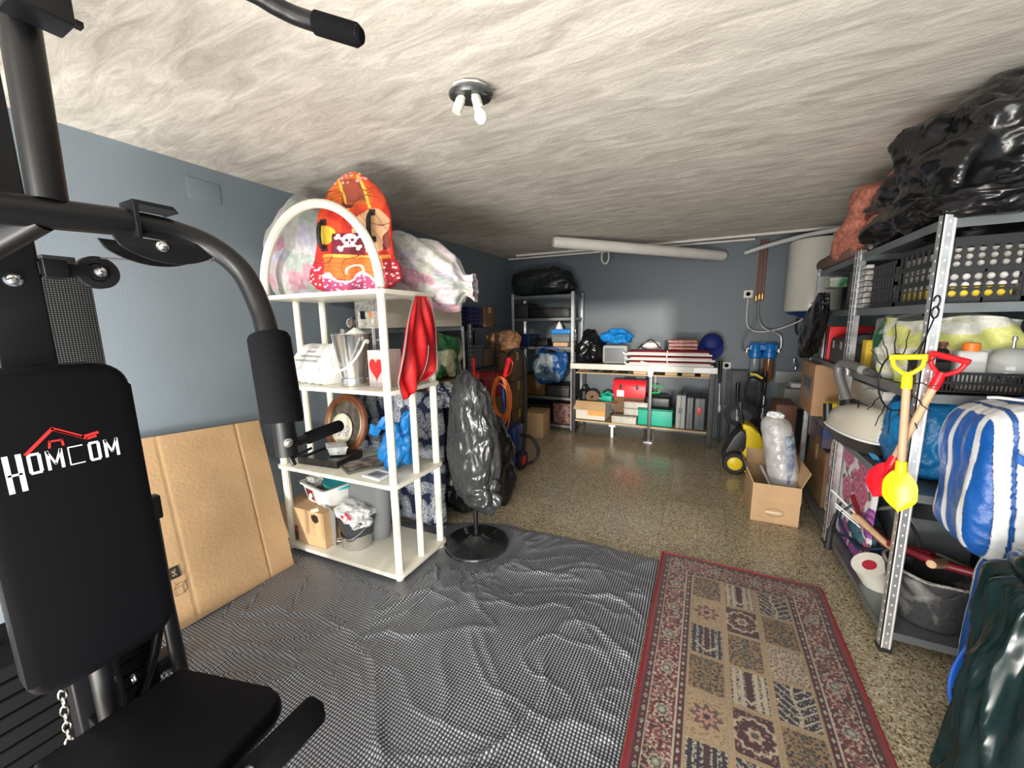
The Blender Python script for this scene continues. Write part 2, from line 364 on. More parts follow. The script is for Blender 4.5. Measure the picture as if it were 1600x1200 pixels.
# ------------------------------------------------------------------ the room
XL, XR, YB, YF, ZC = -2.58, 1.36, 5.2, -1.5, 2.32
def struct(name, b, m, **k): o = obj(name, b, m, smooth=False, **k); o['kind'] = 'structure'; return o
def slab(x0, x1, y0, y1, z0, z1): return B().box(x0, x1, y0, y1, z0, z1)
struct('floor', slab(XL - .1, XR + .1, YF - 1.5, YB + .1, -.1, 0), terrazzo_mat())
struct('ceiling', slab(XL - .1, XR + .1, YF, YB + .1, ZC, ZC + .1), ceiling_mat())
wl = struct('wall_left', slab(XL - .1, XL, YF, YB, 0, ZC), WALL)
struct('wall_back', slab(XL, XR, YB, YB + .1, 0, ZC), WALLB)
struct('wall_right', slab(XR, XR + .1, YF, YB, 0, ZC), WALL)
t = struct('wall_front', slab(XL - .1, XR + .1, YF - .1, YF, 2.12, ZC + .1).box(.95, XR + .1, YF - .1, YF, 0, 2.12), WALL)
hb = B().box(XL, XL + .004, 1.213, 1.375, 2.13, 2.243, bev=.0015)
tag(obj('wall_hatch', hb, WALL), 'small square cover plate painted over high on the left wall', 'cover plate')

# ------------------------------------------------------------------ floor mat and rug
def mat_sheet():
    nu, nv = 210, 240
    x0, x1, y0, y1 = -2.32, -.175, .1, 2.22
    b = B(); flat = []
    def h(x, y):
        v = Vector((x, y, 0)); w = v + Vector((mnoise.noise(v * 1.6), mnoise.noise(v * 1.6 + Vector((7, 3, 0))), 0)) * .35
        r1 = max(0, 1 - abs(mnoise.noise(Vector((w.x * 2.1, w.y * 3.4, 2)))) * 7) ** 2
        r2 = max(0, 1 - abs(mnoise.noise(Vector((w.x * 4.5, w.y * 2.6, 5)))) * 6) ** 2
        big = mnoise.noise(v * 1.7 + Vector((3, 1, 0)))
        r3 = max(0, 1 - abs(mnoise.noise(Vector((w.x * 3.3 + w.y * 1.2, w.y * 7.5, 8)))) * 9) ** 2
        return .004 + .014 * r1 * (0.3 + max(0, big + .3)) + .006 * r2 + .007 * r3 + .012 * (mnoise.noise(w * 3.2) + .5)
    for i in range(nu + 1):
        for j in range(nv + 1):
            u, v = i / nu, j / nv; x = x0 + (x1 - x0) * u; yt = y1 + .06 * u - .42 * max(0, .52 - u) / .52 + .012 * math.sin(u * 18)
            y = y0 + (yt - y0) * v
            z = h(x, y)
            if x < -1.35 and y > 1.35: z = .004 + z * .15
            fd = math.hypot(x + 1.262, y - 1.95); z = .003 + (z - .003) * min(1, max(0.02, (fd - .22) / .08))
            e = min(1, (1 - u) / .02 , (1 - v) / .03 + .3)
            b.bm.verts.new((x, y, z * e + .002)); flat.append((x + .01 * mnoise.noise(Vector((x * 2, y * 2, 9))), y + .03 * mnoise.noise(Vector((x * 1.5, y * 1.5, 4))), 0))
    b.bm.verts.ensure_lookup_table()
    for i in range(nu):
        for j in range(nv):
            k = i * (nv + 1) + j; V = b.bm.verts; b.bm.faces.new((V[k], V[k + nv + 1], V[k + nv + 2], V[k + 1]))
    o = obj('floor_mat', b, mat_mat(), ang=180)
    a = o.data.attributes.new('flat', 'FLOAT_VECTOR', 'POINT'); a.data.foreach_set('vector', np.array(flat, np.float32).ravel())
    tag(o, 'wrinkled silver grey ribbed plastic mat spread over the floor beside the patterned rug', 'mat')
mat_sheet()

def rug():
    X0, X1, Y0, Y1 = -.165, .612, .72, 2.36
    Wd, L = X1 - X0, Y1 - Y0; nu, nv = 230, 480
    b = B()
    b.grid(nu, nv, lambda u, v: Vector((X0 + Wd * u + .003 * math.sin(v * 23) * (u > .9), Y0 + L * v, .012 + .002 * math.sin(u * 9 + v * 12))))
    b.keep = True
    o = obj('patterned_rug', b, colmat('rug_pile', .95, .4, 900, .3), ang=180)
    u, v = uvgrid(nu, nv); x = u * Wd; y = (1 - v) * L
    NAVY = (.012, .012, .026); RD = (.115, .010, .016); RDD = (.040, .008, .014); BG = (.33, .235, .13); TAN = (.22, .14, .06); CR = (.40, .33, .24); GRN = (.05, .058, .038); EDGE = (.17, .010, .016)
    d = np.minimum(np.minimum(x, Wd - x), y)
    C = np.tile(np.array(EDGE), (len(x), 1))
    # running coordinate along each border
    top = (y <= x) & (y <= Wd - x); s = np.where(top, x, y); e = d
    def ros(e0, per, r, ph, colr, ring, core, mask):
        nonlocal C
        k = np.round((s - ph) / per); ds = s - ph - k * per; de = e - e0; q = np.hypot(ds, de); ang = np.arctan2(de, ds); rr = r * (1 + .12 * np.cos(8 * ang))
        C = W3(mask & (q < rr), colr, C); C = W3(mask & (q < rr * .78), ring, C); C = W3(mask & (q < rr * .5), core, C); C = W3(mask & (q < rr * .2), CR, C)
    g1 = (d > .020) & (d < .046); C = W3(g1, RDD, C)
    k = np.abs(((s / .052) % 1) - .5); C = W3(g1 & (k * .052 / .012 + np.abs(e - .033) / .007 < 1), CR, C); C = W3(g1 & (k * .052 / .006 + np.abs(e - .033) / .0035 < 1), GRN, C)
    k2 = np.abs((((s + .026) / .052) % 1) - .5); C = W3(g1 & (np.hypot(k2 * .052, e - .033) < .004), (.4, .12, .1), C)
    C = W3((d > .0465) & (d < .0505), CR, C)
    m = (d > .0505) & (d < .138); n1, hid, ax, ay = cell(x / .017, y / .017, 3)
    C = W3(m, RD, C); C = W3(m & (vn(x / .02, y / .02, 5) < .36), RDD, C)
    C = W3(m & (n1 < .3) & (hid < .75), (.42, .33, .25), C); C = W3(m & (n1 < .2) & (hid > .45), (.10, .10, .08), C)
    vine = np.abs(np.sin(s / .1 * 2 * PI) * .026 + .094 - e); C = W3(m & (vine < .0022), (.40, .30, .22), C)
    ring2 = np.abs(cell(x / .034, y / .034, 8, .5)[0] - .33); C = W3(m & (ring2 < .045) & (vn(x / .012, y / .012, 2) > .35), (.36, .26, .2), C)
    ros(.094, .19, .024, .095, CR, GRN, (.25, .25, .2), m); ros(.094, .19, .017, .0, (.3, .08, .08), GRN, (.2, .06, .06), m)
    C = W3((d > .138) & (d < .142), CR, C)
    g2 = (d > .142) & (d < .166); C = W3(g2, RDD, C); C = W3(g2 & (k * .052 / .011 + np.abs(e - .154) / .006 < 1), CR, C); C = W3(g2 & (np.hypot(k2 * .052, e - .154) < .0045), (.42, .16, .13), C)
    F = .166; f = d > F; C = W3(f, BG, C)
    chain = (np.abs(((x / .012) % 1) - .5) < .22) & (np.abs(((y / .012) % 1) - .5) < .22); C = W3(f & chain, (.24, .17, .12), C)
    fx, fy = (x - F) / ((Wd - 2 * F) / 3), (y - F) / .187; ci, ri = np.floor(fx), np.floor(fy); lx, ly = fx - ci, fy - ri
    inn = f & (lx > .07) & (lx < .93) & (ly > .05) & (ly < .95); px, py = lx - .5, (ly - .5) * 1.35
    kind = np.zeros(len(x)); tab = [[0, 2, 4], [1, 3, 0], [2, 0, 5], [0, 2, 4], [1, 3, 0], [2, 4, 5], [0, 1, 2], [1, 3, 4], [0, 2, 1]]
    for r_ in range(len(tab)):
        for c_ in range(3): kind = np.where((ri == r_) & (ci == c_), tab[r_][c_], kind)
    bgc = np.array([TAN, BG, NAVY, RDD, NAVY, CR]); base = bgc[kind.astype(int)]
    alt = (kind == 2) & (ci == 1); base = np.where(alt[:, None], np.array(CR)[None], base)
    C = np.where(inn[:, None], base, C)
    q = np.hypot(px, py); ang = np.arctan2(py, px)
    c1, h1, _, _ = cell(x / .0125, y / .0125, 11); c2, h2, _, _ = cell(x / .009, y / .009, 21)
    i0 = inn & (kind == 0); C = W3(i0 & (c1 < .40) & (h1 < .7), NAVY, C); C = W3(i0 & (c1 < .25) & (h1 > .7), RD, C); C = W3(i0 & (np.abs(px) < .12) & (c2 < .4) & (h2 < .7), GRN, C); C = W3(i0 & (c2 < .18) & (h2 > .85), CR, C)
    i1 = inn & (kind == 1); C = W3(i1 & (c1 < .3) & (h1 < .5) & (q > .3), (.2, .1, .06), C); sr = .30 * (1 + .25 * np.cos(8 * ang)); C = W3(i1 & (q < sr), (.10, .05, .05), C); C = W3(i1 & (q < sr * .62), (.40, .2, .14), C); C = W3(i1 & (q < sr * .3), NAVY, C)
    i2 = inn & (kind == 2); barc = np.where(alt[:, None], np.array(NAVY)[None], np.array(CR)[None]); bars = (np.abs(((lx * 6) % 1) - .5) < .27) & (c2 < .42); C = np.where((i2 & bars)[:, None], barc, C); C = W3(i2 & (np.abs(px) < .07), RDD, C); C = W3(i2 & (np.abs(px) < .3) & (np.abs(py - .45 + np.abs(px)) < .045), CR, C)
    i3 = inn & (kind == 3); C = W3(i3 & (np.abs(q - .43 - .03 * np.cos(12 * ang)) < .035), CR, C); C = W3(i3 & (q < .17 * (1 + .2 * np.cos(6 * ang))), (.42, .3, .22), C); C = W3(i3 & (q < .09), GRN, C); C = W3(i3 & (c1 < .26) & (h1 < .5), (.34, .16, .12), C)
    i4 = inn & (kind == 4); tr = np.abs(px - .06 * np.sin(py * 5)); br = np.abs(((py + np.abs(px) * .9) * 4.2) % 1 - .5); C = W3(i4 & (tr < .03), CR, C); C = W3(i4 & (br < .11) & (np.abs(px) < .42), CR, C); C = W3(i4 & (c2 < .3) & (h2 < .42), (.48, .40, .28), C)
    i5 = inn & (kind == 5); C = W3(i5 & (c1 < .34), (.12, .07, .05), C); C = W3(i5 & (c1 < .2), (.32, .12, .09), C); C = W3(i5 & (c2 < .22) & (h2 < .3), NAVY, C)
    C = C * (0.8 + .4 * vn(x / .004, y / .004, 4))[:, None]
    # bound edge
    setcol(o, C)
    tag(o, 'dark red oriental style rug with beige garden panels lying on the terrazzo floor', 'rug')
    eb = B(); eb.tube([(X0, Y0, .008), (X0, Y1, .008), (X1, Y1, .008), (X1, Y0, .008)], .007, 8)
    obj('bound_edge', eb, mat('rug_edge_wool', (.24, .018, .024), .9), o)
rug()

# ------------------------------------------------------------------ home gym in the near left corner
PLATE = mat('matt_black_plate', (.004, .004, .005), .8, spec=.15)
def gym():
    g = thing('multi_gym', 'large black tubular steel home gym with padded backrest and white and red lettering', 'exercise machine', (-1.42, .3, 0))
    o = lambda n, b, m, ang=40, p=g: obj(n, b, m, p, ang=ang)
    o('main_column', B().box(-1.46, -1.39, .245, .335, .04, 2.12, .006), BLACKM)
    col = g.children[-1]
    bolts = [(-1.388, .29, 1.535), (-1.388, .29, .56)]
    def bolt(p, d, r=.011, par=col, name='bolt'):
        d = Vector(d).normalized(); M = d.to_track_quat('Z', 'Y').to_matrix().to_4x4()
        return obj(name, B().lathe([(0, -.002), (r * 1.35, -.002), (r * 1.35, .002), (r * .95, .003), (r * .9, .008), (r * .6, .011), (0, .012)], p, 16, M), CHROME, par)
    for p in bolts: bolt(p, (1, 0, 0))
    # base
    o('base_tube', B().box(-2.1, -.75, .265, .325, .02, .08, .006), BLACKM)
    o('base_tube', B().box(-2.0, -1.93, .02, .66, .02, .08, .006), BLACKM)
    o('base_tube', B().box(-1.42, -1.36, .0, .60, .02, .08, .006), BLACKM)
    o('top_beam', B().box(-2.0, -1.06, .27, .345, 2.08, 2.15, .006), BLACKM)
    # top bracket with bolt, and hanging press arm
    tb = o('pivot_bracket', B().box(-1.17, -1.1, .29, .372, 1.99, 2.14, .004).box(-1.168, -1.15, .372, .40, 2.02, 2.03), BLACKM)
    bolt((-1.098, .315, 2.035), (1, 0, 0), .014, tb)
    arm = o('press_arm', B().tube([(-1.2, .326, 2.04), (-1.2, .318, 1.68)], .0285, 24), BLACKM)
    o('cross_tube', B().tube([(-1.2, -.1, 1.64), (-1.2, .25, 1.65), (-1.2, .44, 1.664)], .0305, 24), BLACKM)
    o('lower_link', B().tube([(-1.2, .30, 1.64), (-1.27, .25, 1.59), (-1.38, .17, 1.50)], .024, 20), BLACKM)
    cl = o('clamp_bracket', B().prism([(0, 0), (.008, 0), (.008, .075), (.075, .075), (.085, .07), (.075, .083), (0, .083)], .07, frame((-1.235, .438, 1.628), (0, 1, 0), (0, 0, 1)), .001), BLACKM)
    pl = []
    for k in range(25):
        a = k / 24; pl.append((.0 + .215 * a, -.042 * math.sin(PI * min(1, a * 1.08)) ** .6 if a < .93 else -.012))
    pl = [(0, .006)] + pl[1:-1] + [(.217, .004), (.215, .012)]
    cp = o('cam_plate', B().prism(pl, .006, frame((-1.166, .392, 1.62), (0, 1, -.02), (0, 0, 1)), .001).prism(pl, .006, frame((-1.24, .392, 1.62), (0, 1, -.02), (0, 0, 1)), .001), BLACKM)
    bolt((-1.158, .476, 1.612), (1, 0, .1), .009, cp); bolt((-1.158, .588, 1.606), (1, 0, .1), .007, cp)
    # butterfly arm curving down
    path = [(-1.2, .445, 1.664), (-1.195, .518, 1.659), (-1.17, .586, 1.632), (-1.13, .632, 1.57), (-1.09, .645, 1.475), (-1.06, .640, 1.40), (-1.03, .632, 1.286), (-1.01, .624, 1.176), (-1.0, .620, 1.075)]
    ba = o('butterfly_arm', B().tube(path, .0275, 24, smoothn=6), BLACKM)
    o('foam_grip', B().tube([(-1.058, .640, 1.398), (-1.055, .639, 1.39), (-1.013, .625, 1.172), (-1.012, .624, 1.165)], [.047, .051, .051, .047], 28), FOAM)
    bolt((-.975, .608, 1.118), (1, -.35, 0), .009, ba)
    o('hand_peg', B().tube([(-1.0, .64, 1.105), (-1.0, .795, 1.116)], .014, 16), BLACKM)
    o('peg_grip', B().tube([(-1.0, .675, 1.106), (-1.0, .68, 1.107), (-1.0, .79, 1.116), (-1.0, .795, 1.116)], [.015, .018, .018, .015], 16), FOAM)
    o('arm_lever', B().tube([(-1.0, .62, 1.08), (-.985, .62, 1.065), (-.985, .625, 1.05)], .007, 10).tube([(-.985, .625, 1.07), (-.985, .68, 1.08)], .004, 8), BLACKM)
    # overhead pull bar
    pb = o('pull_up_bar', B().tube([(-1.1, .33, 2.12), (-.95, .46, 2.11), (-.83, .535, 2.065), (-.80, .57, 2.05), (-.765, .605, 2.037), (-.66, .648, 2.0)], .0165, 20, smoothn=6), BLACKM)
    obj('end_grip', B().tube([(-.742, .617, 2.029), (-.665, .648, 2.001), (-.655, .652, 1.998)], [.0205, .0205, .013], 20), FOAM, pb)
    # pulley beside the column
    Mp = frame((-1.40, .432, 1.566), (0, 1, 0), (0, 0, 1))
    pu = o('pulley', B().lathe([(0, -.012), (.008, -.012), (.02, -.008), (.024, -.012), (.040, -.011), (.036, -.002), (.036, .002), (.040, .011), (.024, .012), (.02, .008), (.008, .012), (0, .012)], (0, 0, 0), 32, Mp), BLACKP)
    o('pulley_bracket', B().box(-1.385, -1.38, .33, .445, 1.552, 1.58, .001).box(-1.42, -1.415, .33, .445, 1.552, 1.58, .001).box(-1.44, -1.37, .335, .375, 1.545, 1.588, .003), BLACKM)
    bolt((-1.379, .432, 1.566), (1, 0, 0), .009, pu)
    o('steel_cable', B().tube([(-1.4, .432, 1.603), (-1.3, .52, 1.598), (-1.2, .60, 1.60)], .0022, 8), DARKST)
    # backrest pad, its supports and emblem
    z0, z1 = .597, 1.345
    pts = []
    def arc(cx, cy, r, a0, a1, n=8):
        for k in range(n + 1):
            a = math.radians(a0 + (a1 - a0) * k / n); pts.append((cx + r * math.cos(a), cy + r * math.sin(a)))
    arc(.045, z0 + .045, .045, 180, 270); arc(.215, z0 + .045, .045, 270, 360); arc(.195, z1 - .06, .06, 0, 90); arc(.055, z1 - .055, .055, 90, 180)
    M = frame((-1.345, .168, 0), (0, 1, 0), (0, 0, 1))
    pad = o('backrest_pad', B().prism(pts, .055, M, .018), VINYL, 60)
    pts2 = [((x - .13) * .97 + .13, (y - .97) * .985 + .97) for x, y in pts]
    obj('pad_board', B().prism(pts2, .012, frame((-1.358, .168, 0), (0, 1, 0), (0, 0, 1))), BLACKP, pad)
    # emblem: strokes in the pad's plane
    wm = mat('white_print', (.85, .85, .85), .5); rm = mat('red_print', (.55, .02, .02), .5)
    def strokes(name, segs, w, m, ox, oz, sc=1.0, sh=0):
        b = B()
        for s_ in segs:
            w_ = w if len(s_) == 4 else s_[4]; x0, y0, x1, y1 = s_[:4]; d = Vector((x1 - x0, y1 - y0)); L = d.length; d.normalize(); nrm = Vector((-d.y, d.x)) * w_ / 2; e = d * (w_ * .3)
            poly = [(x0 - e.x + nrm.x, y0 - e.y + nrm.y), (x1 + e.x + nrm.x, y1 + e.y + nrm.y), (x1 + e.x - nrm.x, y1 + e.y - nrm.y), (x0 - e.x - nrm.x, y0 - e.y - nrm.y)]
            b.prism([(p[0] * sc, p[1] * sc) for p in poly], .0008, frame((-1.2902, oy0 + ox, oz), (0, 1, 0), (0, 0, 1)))
        return obj(name, b, m, pad, smooth=False)
    oy0 = 0
    def L(ch, x, w, h):
        if ch == 'H': return [(x, 0, x, h), (x + w, 0, x + w, h), (x, h * .47, x + w, h * .47)]
        if ch == 'O': return [(x, .003, x, h - .003), (x + w, .003, x + w, h - .003), (x + .001, h, x + w - .001, h), (x + .001, 0, x + w - .001, 0)]
        if ch == 'M': return [(x, 0, x, h), (x + w, 0, x + w, h), (x, h, x + w / 2, h * .25, .004), (x + w / 2, h * .25, x + w, h, .004)]
        if ch == 'C': return [(x, 0, x, h, .002), (x, h, x + w, h, .0025), (x, 0, x + w, 0, .0025)]
    segs = []
    for s_ in L('H', 0, .019, .083): segs.append((s_[0], s_[1] - .034, s_[2], s_[3] - .034, .0085 if s_[0] == s_[2] else .005))
    x = .033
    for ch, w in (('O', .016), ('M', .022), ('C', .024), ('O', .016), ('M', .022)):
        for s_ in L(ch, x, w, .044): segs.append(s_ if len(s_) == 5 else (*s_, .0055))
        x += w + .0125
    strokes('white_lettering', segs, .005, wm, .208, 1.116, .93)
    strokes('red_roof_emblem', [(.032, .050, .078, .099), (.078, .099, .124, .067), (.124, .067, .150, .071), (.082, .094, .130, .060, .004), (.130, .060, .146, .063, .005), (.068, .055, .070, .070, .004), (.070, .070, .089, .069, .004), (.089, .069, .090, .056, .004)], .0065, rm, .206, 1.112, .95)
    o('side_upright', B().tube([(-1.40, .452, .93), (-1.39, .450, .62), (-1.36, .447, .36)], .018, 16), BLACKM)
    o('side_upright', B().tube([(-1.46, .475, .62), (-1.44, .42, .45), (-1.42, .34, .30)], .013, 12), BLACKM)
    o('side_cap', B().box(-1.41, -1.38, .435, .475, .88, .95, .006), BLACKP)
    o('seat_post', B().tube([(-1.33, .288, .60), (-1.33, .288, .10)], .024, 20), BLACKM)
    # seat pad
    sp = [(-1.275, .15), (-1.275, .425)] + [(-1.20, .435), (-1.10, .46), (-.98, .492)] + [(-.955, .495), (-.935, .49), (-.922, .475), (-.915, .45), (-.905, .30), (-.915, .12), (-.935, .10), (-.98, .09), (-1.10, .11), (-1.2, .14)]
    seat = o('seat_pad', B().prism(sp[::-1], .05, at(0, 0, .43), .014), VINYL, 60)
    obj('seat_board', B().prism([((x + 1.1) * .96 - 1.1, (y - .29) * .96 + .29) for x, y in sp][::-1], .012, at(0, 0, .418)), BLACKP, seat)
    o('seat_frame', B().box(-1.40, -.86, .26, .32, .36, .418, .004), BLACKM)
    obj('pin_ring', B().tube([(-1.315 + .012 * math.cos(a), .335, .50 + .012 * math.sin(a)) for a in np.linspace(0, 4.8, 14)], .003, 8), CHROME, seat)
    # leg rollers
    lp = o('leg_post', B().tube([(-.88, .29, .43), (-.86, .29, .08)], .022, 16), BLACKM)
    ax = o('roller_axle', B().tube([(-.865, .02, .405), (-.865, .55, .425)], .0125, 12), BLACKM)
    o('foam_roller', B().tube([(-.865, .345, .418), (-.865, .352, .418), (-.865, .53, .425), (-.865, .537, .425)], [.034, .0385, .0385, .034], 28), FOAM)
    o('foam_roller', B().tube([(-.865, .03, .405), (-.865, .037, .405), (-.865, .225, .412), (-.865, .232, .412)], [.034, .0385, .0385, .034], 28), FOAM)
    Mk = Matrix.Rotation(-.35, 4, 'Y')
    kb = o('roller_hub', B().lathe([(0, -.05), (.022, -.05), (.024, -.02), (.026, .008), (.02, .014), (0, .015)], (-.868, .325, .452), 24, Mk), BLACKP)
    bolt((-.842, .357, .463), (1, .6, .4), .008, kb)
    # chain and weight stack
    cb = B()
    for k in range(11):
        c = Vector((-1.335, .222 - .001 * k, .60 - .0215 * k)); pts_ = []
        for q in range(14):
            a = 2 * PI * q / 14; e1 = .0065 * math.cos(a); e2 = .0135 * math.sin(a)
            pts_.append(c + (Vector((0, e1, e2)) if k % 2 == 0 else Vector((e1, 0, e2))))
        cb.tube(pts_, .0024, 8, closed=True)
    o('hanging_chain', cb, CHROME)
    for k in range(12):
        z = .10 + k * .043
        o('weight_plate', B().box(-1.73, -1.49, .10, .44, z, z + .038, .006), PLATE)
    for y in (.17, .37): o('guide_rod', B().tube([(-1.61, y, .08), (-1.61, y, 2.09)], .0115, 14), CHROME)
    sh = o('shroud', B().box(-1.99, -1.975, .40, .515, .2, 1.64, .002).box(-1.93, -1.925, .435, .475, .2, 1.64).box(-1.85, -1.845, .40, .515, .2, 1.64, .002).box(-1.78, -1.775, .40, .53, .2, 1.62, .002), PERF)
    o('shroud_clip', B().box(-1.80, -1.76, .43, .50, 1.60, 1.645, .004), BLACKP)
gym()

# ------------------------------------------------------------------ flattened carton leaning on the wall
def q4(c00, c10, c01, c11):
    a, b, c, d = [Vector(v) for v in (c00, c10, c01, c11)]
    return lambda s, t, off=0: (a * (1 - s) + b * s) * (1 - t) + (c * (1 - s) + d * s) * t + (b - a).cross(c - a).normalized() * off
def flat_carton():
    P = q4((-2.155, .62, .012), (-2.147, 1.283, .008), (-2.55, .70, .875), (-2.55, 1.409, .828))
    def sheet(off, th, s0=0, s1=1, t0=0, t1=1, groove=True):
        b = B(); nu, nv = 90, 90
        def h(s, t, base):
            if not groove: return base
            g = 0
            for sc in (.27, .80): g += .0035 * math.exp(-((s - sc - .0 * t) / .006) ** 2)
            for (tc, sa, sb) in ((.26, 0, .27), (.37, .80, 1)):
                if sa <= s <= sb: g += .003 * math.exp(-((t - tc) / .006) ** 2)
            return base - g + .004 * mnoise.noise(Vector((s * 3, t * 3, off * 100)))
        for side in (0, 1):
            b.grid(nu, nv, lambda u, v, side=side: P(s0 + (s1 - s0) * u, t0 + (t1 - t0) * v, h(s0 + (s1 - s0) * u, t0 + (t1 - t0) * v, off + (th if side else 0))))
        bmesh.ops.remove_doubles(b.bm, verts=b.bm.verts, dist=1e-6)
        # close the rim
        bd = [e for e in b.bm.edges if len(e.link_faces) == 1]
        bmesh.ops.bridge_loops(b.bm, edges=bd)
        return b
    c = obj('flattened_carton', sheet(.014, .006), CARD)
    tag(c, 'large flattened brown cardboard carton leaning against the blue grey left wall', 'cardboard carton')
    obj('rear_layer', sheet(.004, .006, .015, .99, .005, .985, False), CARD, c)
    ink = mat('black_ink', (.02, .02, .02), .8)
    F = frame(P(.165, .245, .0215), P(1, .245) - P(0, .245), P(.2, 1) - P(.2, 0))
    st = obj('ink_stamp', B().box(0, .042, 0, .055, 0, .0006, M=F), ink, c, smooth=False)
    text('54L', .024, F @ at(.021, .028, .001, rz=PI / 2), mat('stamp_letters', (.6, .42, .25), .8), st, 'stamp_lettering', .0003)
    lb = B()
    for a_, b_ in (((.0, -.045), (.035, -.045)), ((.035, -.045), (.05, -.03)), ((.05, -.03), (.015, -.03)), ((.015, -.03), (.0, -.045)), ((.0, -.045), (.0, -.08)), ((.0, -.08), (.035, -.08)), ((.035, -.08), (.035, -.045)), ((.035, -.08), (.05, -.065)), ((.05, -.065), (.05, -.03)), ((.015, -.03), (.008, -.015)), ((.05, -.03), (.062, -.02))):
        d = Vector((b_[0] - a_[0], b_[1] - a_[1], 0)); lb.tube([F @ Vector((*a_, 0)), F @ Vector((*b_, 0))], .0007, 4)
    obj('ink_drawing', lb, ink, c)
flat_carton()

# ------------------------------------------------------------------ cream plastic etagere with arch, rotated a little
SH = (-1.455, 1.455); SA = math.radians(183.0)
su = Vector((math.cos(SA), math.sin(SA), 0)); sv = Vector((-math.sin(SA) * -1, math.cos(SA) * -1, 0))
sv = Vector((math.sin(math.radians(-1)), math.cos(math.radians(-1)), 0)) if False else Vector((-.0, 1, 0))
def SP(a, b, z): p = Vector((SH[0], SH[1], 0)) + su * a + sv * b; return Vector((p.x, p.y, z))
SZ = (.055, .575, 1.085, 1.60); SW, SD = .875, .38
def fluted(p0, p1, r, lobes=12):
    b = B(); p0, p1 = Vector(p0), Vector(p1); n = lobes * 4; rings = []
    for i in range(2):
        p = (p0, p1)[i]; rings.append([b.bm.verts.new(p + Vector((math.cos(2 * PI * k / n), math.sin(2 * PI * k / n), 0)) * r * (1 + .07 * math.cos(2 * PI * k * lobes / n))) for k in range(n)])
    for k in range(n): b.bm.faces.new((rings[0][k], rings[0][(k + 1) % n], rings[1][(k + 1) % n], rings[1][k]))
    b.bm.faces.new(rings[0][::-1]); b.bm.faces.new(rings[1]); return b
def etagere():
    e = thing('arched_shelving_unit', 'cream plastic four tier shelving unit with fluted posts and an arch on top', 'shelving unit', SP(SW / 2, SD / 2, 0))
    for z in SZ:
        pts = []
        x0, x1, y0, y1, r = -.03, SW + .03, -.03, SD + .03, .035
        for cx, cy, a0 in ((x1 - r, y0 + r, -90), (x1 - r, y1 - r, 0), (x0 + r, y1 - r, 90), (x0 + r, y0 + r, 180)):
            for k in range(7): a = math.radians(a0 + 15 * k); pts.append((cx + r * math.cos(a), cy + r * math.sin(a)))
        M = Matrix(((su.x, sv.x, 0, SH[0]), (su.y, sv.y, 0, SH[1]), (0, 0, 1, z - .022), (0, 0, 0, 1)))
        obj('shelf', B().prism(pts, .022, M, .004), CREAM, e)
    for lv in range(3):
        for a in (0.005, SW - .005):
            for bq in (.005, SD / 2, SD - .005):
                if lv == 2 and bq == SD / 2 and a < .1: continue
                obj('post', fluted(SP(a, bq, SZ[lv]), SP(a, bq, SZ[lv + 1] - .022), .0205 if bq != SD / 2 else .0185), CREAM, e, ang=70)
    for a in (0.005, SW - .005):
        for bq in (.005, SD - .005): obj('foot', B().lathe([(0, 0), (.018, 0), (.024, .02), (.024, .034), (0, .034)], SP(a, bq, 0), 16), CREAM, e)
    b = B(); n = 48; R = SW / 2 - .005; rings = []
    for i in range(41):
        a = PI * i / 40; c = SP(SW / 2 - R * math.cos(a), .005, SZ[3] + .01 + .445 * math.sin(a)); d = (su * -math.cos(a) * .445 + Vector((0, 0, math.sin(a) * R))).normalized()
        rings.append([b.bm.verts.new(c + (d * math.cos(2 * PI * k / n) + sv * math.sin(2 * PI * k / n)) * .0215 * (1 + .07 * math.cos(2 * PI * k * 12 / n))) for k in range(n)])
    for A, Cc in zip(rings, rings[1:]):
        for k in range(n): b.bm.faces.new((A[k], A[(k + 1) % n], Cc[(k + 1) % n], Cc[k]))
    obj('arch', b, CREAM, e, ang=70)
etagere()

